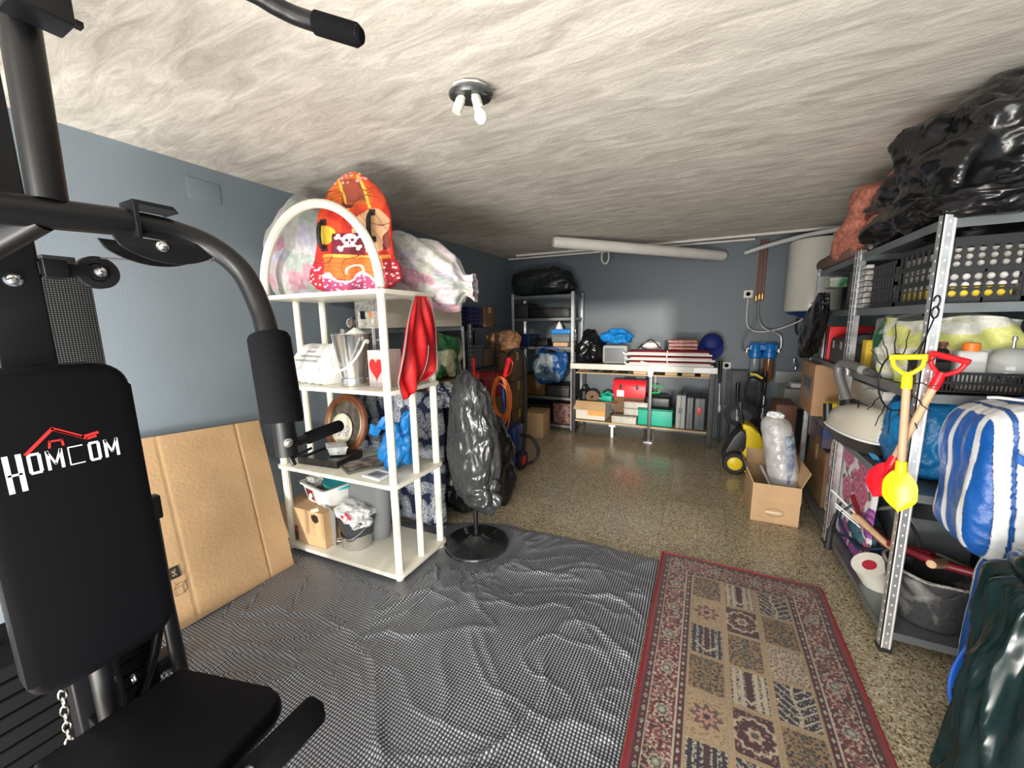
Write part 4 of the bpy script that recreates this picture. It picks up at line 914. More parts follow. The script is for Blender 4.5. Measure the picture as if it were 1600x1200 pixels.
def rack(name, label, x0, x1, y0, y1, zs, ztop, m=GALV, sm=GALVD, group=None, step=.05):
    t = thing(name, label, 'metal rack', ((x0 + x1) / 2, (y0 + y1) / 2, 0), 0, group)
    for x, sx in ((x0, 1), (x1, -1)):
        for y, sy in ((y0, 1), (y1, -1)): upright(x, y, ztop, sx, sy, t, m, step=step); 
    for x, sx in ((x0, 1), (x1, -1)):
        for y, sy in ((y0, 1), (y1, -1)): obj('rubber_foot', B().box(min(x - sx * .003, x + sx * .04), max(x - sx * .003, x + sx * .04), min(y - sy * .003, y + sy * .04), max(y - sy * .003, y + sy * .04), 0, .018, .002), RUBBER, t)
    for z in zs:
        b = B().box(x0 + .004, x1 - .004, y0 + .004, y1 - .004, z - .004, z)
        for a in ((x0 + .0035, x0 + .0055, y0 + .004, y1 - .004), (x1 - .0055, x1 - .0035, y0 + .004, y1 - .004), (x0 + .004, x1 - .004, y0 + .0035, y0 + .0055), (x0 + .004, x1 - .004, y1 - .0055, y1 - .0035)): b.box(*a, z - .034, z)
        obj('shelf', b, sm, t, smooth=False)
    return t
rack('low_rack', 'long low metal rack along the left wall behind the cream shelving', XL + .03, -2.18, 2.10, 3.27, (.72, 1.395, .10), 1.40, group=None)
# cartons on the wall rack
t, M = closed_box('labelled_carton', 'pale beige carton with printed label lying on the wall rack', -2.40, -2.17, 2.12, 2.62, 1.40, 1.70, CARDP, 0)
text('FRAGIL', .045, Matrix.Translation((-2.285, 2.117, 1.64)) @ Matrix.Rotation(PI / 2, 4, 'X'), BLACKP, t, 'printed_word', .0004)
obj('label_paper', B().box(-2.385, -2.19, 2.1170, 2.1185, 1.41, 1.685), mat('paper_label', (.68, .66, .6), .7, c2=(.35, .34, .31), vs=35), t)
obj('barcode', B().box(-2.34, -2.29, 2.1155, 2.117, 1.47, 1.53), BLACKP, t); obj('orange_dot', B().lathe([(0, 0), (.02, 0), (.02, .001), (0, .001)], (-2.235, 2.117, 1.50), 16, Matrix.Rotation(PI / 2, 4, 'X')), ORANGE, t)
closed_box('long_carton', 'long pale carton on the far half of the wall rack under the quilt knot', -2.42, -2.17, 2.66, 3.22, 1.40, 1.63, CARDP, 0)
F = Matrix.Translation((-2.49, 2.14, 1.445)) @ Matrix.Rotation(-PI / 2, 4, 'X') @ Matrix.Rotation(0, 4, 'Z')
t = thing('foil_roll', 'roll of crinkled silver foil on a cardboard core at the wall rack end', 'roll', (-2.49, 2.14, 1.397))
obj('foil', B().lathe([(.03, .02), (.046, .02), (.048, .12), (.044, .3), (.03, .3)], (0, 0, 0), 24, F), mat('foil', (.35, .35, .37), .18, .9, bump=1.0, bs=30), t); obj('core', B().lathe([(.026, .0), (.034, .0), (.034, .31), (.026, .31), (.026, 0)], (0, 0, 0), 24, F), CARDP, t)
GY = colmat('green_yellow_print', .35, .4, 40)
o = bag('grocery_bag', (-2.33, 3.02, 1.11), (.19, .20, .21), GY, 41, lump=.2, crease=.06, p=4); co = verts(o); v_ = vn(co[:, 1] * 9 + co[:, 0] * 3, co[:, 2] * 5, 2)
C = np.tile(np.array((.55, .55, .35)), (len(co), 1)); C = W3(v_ < .45, (.02, .12, .04), C); C = W3((v_ > .8), (.45, .50, .10), C); setcol(o, C * .9); tag(o, 'green and pale yellow shopping bag on the lower shelf of the wall rack', 'bag')
bb = B().box(-2.5, -2.2, 2.15, 2.8, .0, .001); bb.bm.free()
o = bag('small_blue_bag', (-2.27, 2.72, .98), (.09, .1, .12), BLUEB, 42); tag(o, 'small blue film bag on the wall rack beside the green shopping bag', 'bag')
rack_board = obj('shelf_board', B().box(XL + .05, -2.19, 2.6, 3.24, .86, .885), PLY); tag(rack_board, 'pale board laid across the wall rack under the green shopping bag', 'board')
closed_box('white_carton', 'whitish carton under the board on the wall rack', -2.42, -2.2, 2.75, 2.98, .722, .85, CARDP, 0, tape=False)

# fan wrapped in a bin liner
def fan():
    P = Vector((-1.262, 1.95, .006)); t = thing('pedestal_fan', 'black pedestal fan on a round base, its head wrapped in a grey plastic bag', 'fan', P)
    obj('round_base', B().lathe([(0, .0), (.205, .0), (.21, .008), (.205, .018), (.19, .022), (.10, .03), (.06, .045), (.035, .07), (0, .07)], P, 56), mat('glossy_black_base', (.02, .021, .022), .25, coat=.5, var=.4, vs=6), t)
    obj('pole', B().tube([P + Vector((0, 0, .06)), P + Vector((0, 0, .33)), P + Vector((0, 0, .34)), P + Vector((0, 0, .6))], [.015, .015, .012, .012], 16), BLACKM, t)
    obj('collar', B().lathe([(0, .3), (.02, .3), (.02, .34), (0, .345)], P, 16), BLACKP, t)
    bag('wrapping_bag', (P.x - .01, P.y, .70), (.175, .10, .40), BAGG, 51, t, lump=.14, crease=.06, p=2.4, flat=False, freq=1.3, sub=6)
    bag('bag_skirt', (P.x + .05, P.y - .01, .375), (.12, .08, .10), BAGG, 52, t, lump=.3, crease=.1, p=3, flat=False)
fan()

# ------------------------------------------------------------------ dark back left corner
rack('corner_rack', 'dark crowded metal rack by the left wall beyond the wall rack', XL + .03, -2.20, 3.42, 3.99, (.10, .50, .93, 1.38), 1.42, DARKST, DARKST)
def crate(name, label, x0, x1, y0, y1, z0, z1, m, slats=5, nv=6, cat='crate', group=None):
    t = thing(name, label, cat, ((x0 + x1) / 2, (y0 + y1) / 2, z0), 0, group); b = B(); w = .007
    b.box(x0, x1, y0, y1, z0, z0 + .008)
    for k in range(slats + 1):
        z = z0 + (z1 - z0 - .014) * k / slats
        for a in ((x0, x1, y0, y0 + w), (x0, x1, y1 - w, y1), (x0, x0 + w, y0 + w, y1 - w), (x1 - w, x1, y0 + w, y1 - w)): b.box(*a, z, z + (.022 if k == slats else .012) - .004)
    obj('slatted_walls', b, m, t, smooth=False); b = B()
    for k in range(nv + 1):
        x = x0 + (x1 - x0 - w) * k / nv; y = y0 + (y1 - y0 - w) * k / nv
        b.box(x, x + w, y0 - .001, y0 + w - .001, z0, z1 - .01); b.box(x, x + w, y1 - w + .001, y1 + .001, z0, z1 - .01); b.box(x0 - .001, x0 + w - .001, y, y + w, z0, z1 - .01); b.box(x1 - w + .001, x1 + .001, y, y + w, z0, z1 - .01)
    obj('crate_ribs', b, m, t, smooth=False); return t
crate('blue_crate', 'blue slatted plastic crate high on the dark rack in the corner', -2.54, -2.24, 3.46, 3.74, 1.385, 1.60, mat('crate_blue', (.006, .014, .12), .4), 5, 5)
closed_box('brown_carton', 'dull brown carton on the dark rack next to the blue crate', -2.50, -2.22, 3.76, 3.97, 1.385, 1.60, CARDD, 0)
for i, (y0, y1, z0, h, c, lb) in enumerate(((3.46, 3.70, .935, .26, (.05, .06, .07), 'dark blue grey storage box on the upper middle shelf of the corner rack'), (3.73, 3.95, .935, .20, (.10, .06, .03), 'brown storage box beside the blue grey one on the corner rack'), (3.46, 3.93, .505, .28, (.02, .03, .05), 'navy storage box on the lower middle shelf of the corner rack'), (3.46, 3.93, .105, .3, (.035, .03, .03), 'charcoal storage box on the lowest corner rack shelf'))):
    t = thing('storage_box', lb, 'box', (-2.39, (y0 + y1) / 2, z0)); mm = mat('box_plastic_%d' % i, c, .45)
    obj('body', B().box(-2.54, -2.23, y0, y1, z0, z0 + h - .03, .01), mm, t); obj('lid', B().box(-2.55, -2.22, y0 - .006, y1 + .006, z0 + h - .03, z0 + h, .006), mm, t)
def toolbox(name, label, c, s, m, hm, rz=0, cat='toolbox'):
    x, y, z = s; t = thing(name, label, cat, c, rz); M = Matrix.Translation(c) @ Matrix.Rotation(rz, 4, 'Z')
    obj('body', B().box(-x, x, -y, y, 0, z * .68, .006, M=M), m, t)
    obj('lid', B().prism([(-y, 0), (y, 0), (y * .95, z * .14), (y * .6, z * .3), (-y * .6, z * .3), (-y * .95, z * .14)], 2 * x, M @ frame((-x, 0, z * .69), (0, 1, 0), (0, 0, 1)), .003), m, t)
    obj('carry_handle', B().tube([M @ Vector(p) for p in ((-x * .35, 0, z * .98), (-x * .33, 0, z * 1.08), (x * .33, 0, z * 1.08), (x * .35, 0, z * .98))], .006, 8), hm, t)
    for k in (-.5, .5): obj('latch', B().box(x * k - .014, x * k + .014, -y - .008, -y, z * .5, z * .76, .002, M=M), hm, t)
    return t, M
toolbox('dark_red_toolbox', 'dark red toolbox on the floor rack behind the covered fan', (-2.02, 3.50, .68), (.15, .10, .24), REDD, BLACKP, .3)
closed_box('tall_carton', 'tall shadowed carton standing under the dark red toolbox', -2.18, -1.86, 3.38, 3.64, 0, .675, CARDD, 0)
o = bag('brown_paper_bag', (-2.23, 4.22, 1.19), (.19, .13, .13), BROWNP, 61, lump=.2, crease=.07, p=4); tag(o, 'crumpled brown paper bag in front of the corner rack', 'bag')
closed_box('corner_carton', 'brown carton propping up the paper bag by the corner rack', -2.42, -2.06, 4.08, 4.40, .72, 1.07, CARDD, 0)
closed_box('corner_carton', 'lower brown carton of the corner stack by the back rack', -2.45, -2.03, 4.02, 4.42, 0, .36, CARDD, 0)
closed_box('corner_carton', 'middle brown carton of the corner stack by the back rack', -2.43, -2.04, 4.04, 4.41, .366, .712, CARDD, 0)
closed_box('floor_carton', 'brown carton on the floor in front of the back rack', -2.02, -1.76, 4.28, 4.60, 0, .31, CARD, .1)
# hose trolley with orange cable
def trolley():
    P = Vector((-1.70, 3.32, 0)); t = thing('hose_trolley', 'dark blue pressure washer trolley with red handle and black wheels', 'trolley', P)
    db = mat('dark_blue_machine', (.012, .035, .14), .35)
    obj('motor_housing', B().box(-.13, .10, -.10, .14, .10, .42, .04, M=Matrix.Translation(P)), db, t); obj('chassis', B().box(-.15, .12, -.12, .15, .06, .12, .015, M=Matrix.Translation(P)), BLUEP, t)
    for s_ in (-1, 1):
        Mw = Matrix.Translation(P + Vector((s_ * .15 + .0, -.06, .095))) @ Matrix.Rotation(PI / 2, 4, 'Y'); w = obj('wheel', B().lathe([(.05, -.025), (.085, -.025), (.095, -.015), (.095, .015), (.085, .025), (.05, .025)], (0, 0, 0), 32, Mw), RUBBER, t)
        obj('wheel_hub', B().lathe([(0, -.024), (.05, -.02), (.052, .02), (.03, .028), (0, .03)], (0, 0, 0), 24, Mw), RED, w)
    obj('push_handle', B().tube([P + Vector(p) for p in ((-.10, .1, .4), (-.13, .12, .85), (-.10, .12, 1.05), (.0, .10, 1.16), (.11, .08, 1.12), (.14, .06, .95), (.15, .03, .5), (.14, .0, .15))], .018, 14, smoothn=5), RUBBER, t)
    ln = obj('spray_lance', B().tube([P + Vector(p) for p in ((-.02, -.08, .35), (-.03, -.09, .84), (-.02, -.09, .90))], .013, 12), BLUEP, t)
    obj('lance_grip', B().tube([P + Vector(p) for p in ((-.02, -.09, .89), (.05, -.10, 1.10))], [.02, .026], 12), RED, ln); obj('lance_trigger', B().tube([P + Vector(p) for p in ((.05, -.10, 1.09), (.085, -.1, 1.05), (.06, -.1, .96), (.01, -.1, .92))], .005, 8, smoothn=4), RED, ln)
    obj('suction_hose', B().tube([P + Vector(p) for p in ((.12, -.02, .33), (.24, -.04, .33), (.31, -.03, .22), (.28, -.02, .10), (.18, -.03, .05), (.10, -.03, .05))], .016, 12, smoothn=6), RUBBER, t)
    b = B(); random.seed(5)
    for k in range(11):
        rx, rz = .085 + .008 * (k % 4), .175 + .014 * (k % 5); cx = -.045 + .012 * math.sin(k * 2.1); cz = .74 - .008 * (k % 6) - (.05 if k == 10 else 0); 
        if k == 10: rz = .28; rx = .095
        b.tube([P + Vector((cx + rx * math.sin(a) + .02, -.125 - .004 * k, cz - .02 - rz * math.cos(a))) for a in np.linspace(0, 2 * PI, 30)[:-1]], .0055, 7, closed=True)
    o = obj('orange_cable', b, ORANGE); tag(o, 'coiled orange extension cable hanging from the trolley lance', 'cable')
trolley()
t = thing('garden_tool', 'long handled tool with a red grip standing behind the covered fan', 'tool', (-2.03, 3.2, 0)); obj('shaft', B().tube([(-2.03, 3.2, .02), (-2.035, 3.2, .9)], .014, 10), BLUEP, t); obj('red_grip', B().tube([(-2.035, 3.2, .88), (-2.038, 3.2, 1.09), (-2.038, 3.2, 1.10)], [.02, .018, .008], 14), RED, t)

# back rack with its load
rack('back_rack', 'tall galvanised metal rack against the back wall left of the workbench', -2.36, -1.49, 4.70, 5.12, (.08, .45, 1.11, 1.48, 1.77), 1.80, step=.04)
o = bag('duffel_bag', (-1.98, 4.90, 1.94), (.42, .19, .17), mat('black_duffel_fabric', (.012, .016, .018), .38, bump=.4, bs=10), 71, lump=.12, crease=.04, p=3); tag(o, 'big black duffel bag on the very top of the back rack', 'bag')
obj('strap', B().tube([(-1.85, 4.75, 1.82), (-1.80, 4.72, 2.0), (-1.84, 4.85, 2.13), (-1.75, 4.9, 2.10), (-1.70, 4.76, 1.9)], .012, 8, smoothn=5), RUBBER, o)
for i, (nm, x0, x1, z0, z1, m, lb) in enumerate((
    ('instrument_case', -2.10, -1.62, 1.485, 1.62, BLACKP, 'black case on the upper shelf of the back rack'), ('black_box', -2.33, -2.14, 1.485, 1.68, DARKST, 'black box at the end of the back rack upper shelf'),
    ('navy_tub', -2.30, -2.12, 1.115, 1.27, mat('navy_tub_p', (.012, .03, .14), .4), 'navy tub on the middle shelf of the back rack'), ('black_case', -2.10, -1.86, 1.115, 1.21, BLACKP, 'flat black case beside the navy tub on the back rack'),
    ('amber_jar_box', -1.80, -1.56, 1.17, 1.27, GREYP, 'dark jar box under the blue lid on the back rack'), ('wooden_block', -1.78, -1.58, 1.115, 1.165, WOOD, 'pale wooden block on the middle shelf of the back rack'),
    ('dark_crate', -2.30, -1.90, .455, .72, mat('dark_orange_b', (.10, .045, .01), .5), 'dull orange brown crate low on the back rack'), ('black_bin', -1.86, -1.56, .455, .60, DARKST, 'black tray low on the back rack'),
    ('dark_red_sack_box', -1.78, -1.53, .085, .36, mat('dark_red_b', (.07, .01, .012), .6, c2=(.2, .12, .10), vs=20), 'dark red patterned box at the foot of the back rack'), ('lower_case', -2.3, -1.84, .085, .32, DARKST, 'charcoal case at the foot of the back rack'))):
    t = thing(nm, lb, 'box' if i != 5 else 'wood block', ((x0 + x1) / 2, 4.88, z0))
    if i == 5: obj('block', B().box(x0, x1, 4.73, 4.9, z0, z1, .003), m, t)
    else: obj('body', B().box(x0, x1, 4.73, 5.06, z0, z1 - .02, .01), m, t); obj('lid', B().box(x0 - .004, x1 + .004, 4.726, 5.064, z1 - .02, z1, .006), m, t)
o = obj('blue_tray', B().box(-1.81, -1.55, 4.73, 5.0, 1.272, 1.335, .02), BLUEC); tag(o, 'bright blue lidded tray on the middle shelf of the back rack', 'tray')
o = obj('white_cone', B().lathe([(0, 0), (.055, 0), (.03, .06), (.004, .10), (0, .1)], (-1.74, 4.86, 1.335), 16), WHITE); tag(o, 'small white cone on top of the blue tray', 'cone')
CB = colmat('blue_carrier_print', .25, .4, 40)
o = bag('carrier_bag', (-1.80, 4.66, .86), (.22, .10, .20), CB, 81, lump=.2, crease=.06, p=3, flat=False); co = verts(o); C = np.tile(np.array((.35, .42, .46)), (len(co), 1))
n = vn(co[:, 0] * 9, co[:, 2] * 9, 3); d = np.hypot(co[:, 0] + .03, co[:, 2] - .24); C = W3((d > .17) & (d < .8), (.01, .05, .15), C); C = W3((co[:, 0] > .07), (.01, .07, .22), C); C = W3(n < .3, (.08, .14, .2), C)
setcol(o, C); tag(o, 'blue and silver grey carrier bag hanging from the back rack', 'bag')
Mt = Matrix.Translation((-1.84, 4.545, .83)) @ Matrix.Rotation(.5, 4, 'Y') @ Matrix.Rotation(PI / 2, 4, 'X'); text('IRU', .11, Mt, mat('navy_print', (.01, .03, .12), .4), o, 'printed_letters', .002)
obj('bag_handle', B().tube([(-1.95, 4.64, 1.0), (-1.93, 4.67, 1.09), (-1.70, 4.67, 1.09), (-1.66, 4.64, 1.0)], .008, 8, smoothn=4), BLUEP, o)

# ------------------------------------------------------------------ workbench and what it carries
def workbench():
    t = thing('workbench', 'long workbench with white edged top, dark steel legs and two lower boards', 'workbench', (-.70, 4.9, 0))
    obj('worktop', B().box(-1.51, .12, 4.64, 5.16, .875, .905, .003), mat('worn_top_board', (.22, .16, .10), .5, c2=(.06, .045, .03), vs=8), t)
    obj('white_edging', B().box(-1.51, .125, 4.628, 4.642, .845, .912, .002), BENCHW, t)
    obj('edge_cover', B().box(-.10, .13, 4.622, 4.63, .85, .906, .002), WHITE, t)
    obj('drawer_board', B().box(-1.47, .07, 4.67, 5.14, .785, .80), PLY, t)
    obj('lower_board', B().box(-1.47, .07, 4.66, 5.12, .165, .185), PLY, t)
    for x in (-1.50, -.565, .06):
        for y in (4.645, 5.10): obj('leg', B().box(x, x + (.05 if x != -.565 else .035), y, y + .045, 0, .87, .003), mat('leg_grey_steel', (.10, .10, .10), .35, .7) if x == -.565 else DARKST, t)
    obj('leg_foot', B().box(-.60, -.50, 4.60, 4.70, 0, .012, .003), GALV, t)
    obj('support_peg', B().box(-.995, -.965, 4.66, 4.70, 0, .16, .003).box(-1.02, -.94, 4.655, 4.71, .135, .162, .003), WHITE, t)
workbench()
wb = [('black_bin_bag', (-1.33, 4.92, 1.095), (.17, .15, .205), BAGK, 91, 'black plastic bag slumped on the left end of the workbench'),
      ('blue_bag', (-1.0, 4.92, 1.235), (.18, .16, .09), BLUEB, 92, 'bright blue plastic bag draped on the grey case on the workbench')]
for n_, c_, r_, m_, sd, lb in wb: o = bag(n_, c_, r_, m_, sd, lump=.25, crease=.07, taper=.25 if n_[:3] == 'bla' else 0); tag(o, lb, 'bag')
t = thing('grey_case', 'grey rounded case on the workbench beneath the blue plastic bag', 'case', (-1.0, 4.93, .905)); obj('body', B().box(-1.15, -.85, 4.80, 5.06, .906, 1.13, .03), GREYL, t); obj('front_panel', B().box(-1.12, -.88, 4.792, 4.80, .93, 1.10, .003), GREYP, t)
def folded_chair(z, lab, dx=0):
    t = thing('folding_lounger', lab, 'folding chair', (-.36 + dx, 4.86, z), 0, 'folded loungers stacked on the workbench')
    cm = colmat('striped_cushion_%d' % int(z * 1000), .7); b = B(); nu, nv = 60, 24
    def g(u, v):
        a = 2 * PI * v; k = (abs(math.cos(a)) ** 3.2 + abs(math.sin(a)) ** 3.2) ** (-1 / 3.2); seam = .8 + .2 * abs(math.sin(u * PI * 2)) ** .4
        return Vector((-.80 + dx + .86 * u, 4.86 + .19 * k * math.cos(a), z + .028 + .024 * seam * k * math.sin(a)))
    b.grid(nu, nv, g); o = obj('cushion', b, cm, t, ang=180); u, v = uvgrid(nu, nv); ss = np.abs(np.sin(2 * PI * v)); C = np.tile(np.array((.42, .035, .055)), (len(u), 1)); C = W3(np.abs(np.sin(v * 2 * PI)) < .45, (.62, .56, .50), C); setcol(o, C)
    b = B()
    for y in (4.665, 5.05): b.tube([(-.83 + dx, y, z + .012), (.09 + dx, y, z + .012)], .010, 8)
    obj('tube_frame', b.tube([(-.83 + dx, 4.665, z + .012), (-.85 + dx, 4.665, z + .03), (-.85 + dx, 5.05, z + .03), (-.83 + dx, 5.05, z + .012)], .010, 8), WHITE, t)
folded_chair(.908, 'lowest of the three red and cream folded loungers on the workbench'); folded_chair(.967, 'middle of the three red and cream folded loungers on the workbench', .01); folded_chair(1.026, 'topmost of the three red and cream folded loungers on the workbench', -.02)
o = obj('white_rope', B().tube([(-.38, 4.655, 1.085), (-.385, 4.64, 1.0), (-.38, 4.64, .92), (-.5, 4.64, .915), (-.62, 4.63, .93), (-.66, 4.63, .96), (-.6, 4.63, .945), (-.45, 4.635, .925), (-.3, 4.64, .92)], .006, 8, smoothn=5), WHITE); tag(o, 'pale rope tied round the folded loungers on the workbench', 'rope')
o = bag('cap', (-.58, 4.88, 1.135), (.10, .11, .05), mat('white_cap_fabric', (.72, .70, .68), .8), 95, lump=.1, crease=.02); tag(o, 'white and black cap lying on the folded loungers', 'cap')
obj('black_strap', B().tube([(-.72, 4.80, 1.10), (-.62, 4.78, 1.18), (-.58, 4.82, 1.205), (-.53, 4.78, 1.17), (-.46, 4.76, 1.10)], .006, 8, smoothn=4), BLACKP, o)
def folded_cloth(name, lab, c, s, z0, n, cols):
    t = thing(name, lab, 'towel', (c[0], c[1], z0)); 
    for k in range(n):
        b = B().grid(18, 14, lambda u, v: Vector((c[0] - s[0] + 2 * s[0] * u + (.012 * math.sin(k * 3)), c[1] + s[1] * math.cos(2 * PI * v) * (1 - .1 * u), z0 + .022 + .04 * k + .022 * math.sin(2 * PI * v) + .01 * mnoise.noise(Vector((u * 3, v * 5, k))))))
        obj('folded_layer', b, cols[k % len(cols)], t, ang=180)
folded_cloth('folded_towel', 'folded pink and salmon towels piled on the folded loungers', (-.23, 4.88), (.15, .13), 1.082, 3, (mat('salmon_towel', (.50, .20, .15), .9, c2=(.6, .4, .35), vs=25), mat('pink_towel', (.58, .30, .33), .9, c2=(.62, .5, .5), vs=18)))
o = obj('navy_hat', B().ball((.06, 5.05, 1.14), (.12, .10, .125), 4).lathe([(.0, 0), (.12, .0), (.135, .01), (.12, .012), (0, .012)], (0, 0, 0), 28, Matrix.Translation((.05, 4.99, 1.08)) @ Matrix.Rotation(1.1, 4, 'X')), mat('navy_blue_cap', (.008, .02, .16), .6)); tag(o, 'round navy blue hat standing against the back wall on the workbench end', 'hat')
o = obj('paper_tag', B().prism([(-.025, 0), (.025, 0), (.035, -.07), (.02, -.12), (-.02, -.12), (-.035, -.07)], .003, Matrix.Translation((-.55, 4.62, .905)) @ Matrix.Rotation(PI / 2, 4, 'X')), mat('silvery_tape', (.6, .6, .58), .3)); tag(o, 'scrap of silvery tape stuck over the front edge of the workbench', 'tape')
random.seed(12)
for k in range(13):
    x = -1.42 + .062 * k; h = .02 + .02 * random.random(); o = obj('hand_tool', B().tube([(x, 4.70, .806 + .006), (x + .03, 4.80, .806 + h * .4)], [.005 + .003 * random.random(), .009], 8), random.choice([BRASS, DARKST, WOOD, GALV]))
    tag(o, 'small hand tool lying on the upper board of the workbench', 'tool', 'small tools on the workbench board')
for x0, lb in ((-.75, 'leftmost'), (-.40, 'second'), (-.22, 'third'), (-.03, 'rightmost')):
    o = obj('wood_offcut', B().box(x0, x0 + .13 if x0 > -.5 else x0 + .15, 4.69, 4.80, .801, .835, .002), WOOD if x0 in (-.75, -.03) else PLY); tag(o, '%s of the four wood offcuts on the upper workbench board' % lb, 'wood block')
# under the bench
def open_carton(name, lab, x0, x1, y0, y1, z0, h, m, flaps, rz=0, th=.005, cat='box'):
    cx, cy = (x0 + x1) / 2, (y0 + y1) / 2; hx, hy = (x1 - x0) / 2, (y1 - y0) / 2; t = thing(name, lab, cat, (cx, cy, z0), rz); M = Matrix.Translation((cx, cy, z0)) @ Matrix.Rotation(rz, 4, 'Z')
    b = B().box(-hx, hx, -hy, hy, 0, th, M=M)
    for a in ((-hx, hx, -hy, -hy + th), (-hx, hx, hy - th, hy), (-hx, -hx + th, -hy + th, hy - th), (hx - th, hx, -hy + th, hy - th)): b.box(*a, 0, h, M=M)
    obj('carton_body', b, m, t, smooth=False)
    for side, L, ang in flaps:
        if side == 'f': F = M @ Matrix.Translation((0, -hy, h)) @ Matrix.Rotation(ang, 4, 'X'); bx = (-hx, hx, -L, 0)
        if side == 'b': F = M @ Matrix.Translation((0, hy, h)) @ Matrix.Rotation(ang, 4, 'X'); bx = (-hx, hx, 0, L)
        if side == 'l': F = M @ Matrix.Translation((-hx, 0, h)) @ Matrix.Rotation(ang, 4, 'Y'); bx = (-L, 0, -hy, hy)
        if side == 'r': F = M @ Matrix.Translation((hx, 0, h)) @ Matrix.Rotation(ang, 4, 'Y'); bx = (0, L, -hy, hy)
        obj('flap', B().box(*bx, 0, th * .8, M=F), m, t, smooth=False)
    return t, M
t, M = open_carton('printed_carton', 'open white and orange printed carton with brown flaps under the workbench', -1.46, -1.08, 4.70, 5.0, .187, .24, mat('printed_white_card', (.60, .56, .48), .6), (('f', .13, .85), ('r', .13, .2)))
for c in t.children:
    if c.name.startswith('flap'): c.data.materials[0] = CARD
obj('orange_panel', B().box(-.03, .189, -.1515, -.150, .06, .16, M=M), mat('orange_print', (.70, .32, .08), .5), t)
o = obj('coil_spool', B().lathe([(.02, -.03), (.08, -.03), (.08, -.024), (.05, -.02), (.05, .02), (.08, .024), (.08, .03), (.02, .03)], (0, 0, 0), 28, Matrix.Translation((-1.28, 4.85, .46)) @ Matrix.Rotation(1.4, 4, 'X')), mat('brown_spool', (.15, .08, .04), .5)); tag(o, 'brown spool standing in the open printed carton', 'spool')
o = obj('green_tool', B().box(-1.16, -1.02, 4.80, 4.88, .42, .50, .02).tube([(-1.15, 4.82, .50), (-1.08, 4.81, .535), (-1.0, 4.82, .51)], .014, 10), GREENP); tag(o, 'green and white power tool sticking out of the printed carton', 'tool')
o = obj('black_bottle', B().lathe([(0, 0), (.06, 0), (.062, .12), (.03, .15), (.028, .18), (0, .18)], (-1.40, 4.88, .41), 20), BLACKP); tag(o, 'black bottle in the back of the printed carton', 'bottle')
t, M = toolbox('red_toolbox', 'bright red metal toolbox behind the clear organisers under the workbench', (-.83, 5.0, .47), (.20, .10, .22), mat('red_painted_metal', (.70, .02, .035), .3), BLACKP); obj('white_label', B().box(-.15, -.06, -.1015, -.1, .01, .09, M=M), WHITE, t)
closed_box('support_carton', 'plain carton supporting the red toolbox under the workbench', -1.02, -.64, 4.92, 5.08, .187, .465, CARDD, 0)
org = mat('milky_plastic', (.50, .48, .42), .3, var=.2, vs=20)
for (x0, x1, y0, z0, z1, lb) in ((-.99, -.70, 4.67, .187, .275, 'lowest of the milky plastic organiser boxes under the workbench'), (-.86, -.58, 4.76, .28, .36, 'middle of the milky plastic organiser boxes under the workbench'), (-.86, -.58, 4.76, .365, .445, 'topmost of the milky plastic organiser boxes under the workbench')):
    t = thing('organiser_box', lb, 'box', ((x0 + x1) / 2, y0 + .07, z0), 0, 'organiser boxes under the workbench'); obj('body', B().box(x0, x1, y0, y0 + .14, z0, z1 - .02, .005), org, t); obj('lid', B().box(x0 - .004, x1 + .004, y0 - .004, y0 + .144, z1 - .02, z1, .005), org, t)
    obj('latch', B().box((x0 + x1) / 2 - .02, (x0 + x1) / 2 + .02, y0 - .01, y0 - .003, z1 - .04, z1 - .012, .002), org, t)
t = thing('green_bin', 'teal green plastic box behind the middle leg of the workbench', 'box', (-.49, 4.84, .186)); obj('body', B().box(-.685, -.30, 4.72, 4.96, .187, .37, .008), GREENP, t); obj('lid', B().box(-.69, -.295, 4.715, 4.965, .37, .39, .006), mat('dark_green_lid', (.0, .14, .09), .4), t)
for z in (.22, .26, .30, .34): obj('rib', B().box(-.68, -.305, 4.717, 4.721, z, z + .006), GREENP, t)
t = thing('black_tool_bag', 'black tool bag on the teal green box under the workbench', 'bag', (-.47, 4.85, .39)); obj('bag_body', B().box(-.62, -.33, 4.76, 4.95, .392, .53, .03), BLACKP, t); obj('handles', B().tube([(-.58, 4.80, .52), (-.56, 4.79, .58), (-.46, 4.79, .57), (-.45, 4.80, .52)], .008, 8, smoothn=4), BLACKP, t)
o = obj('green_clamp', B().tube([(-.56, 4.72, .58), (-.46, 4.72, .59), (-.42, 4.72, .66), (-.53, 4.72, .67)], .011, 8), mat('bright_green', (.02, .45, .10), .4)); tag(o, 'bright green clamp resting over the black tool bag', 'clamp')
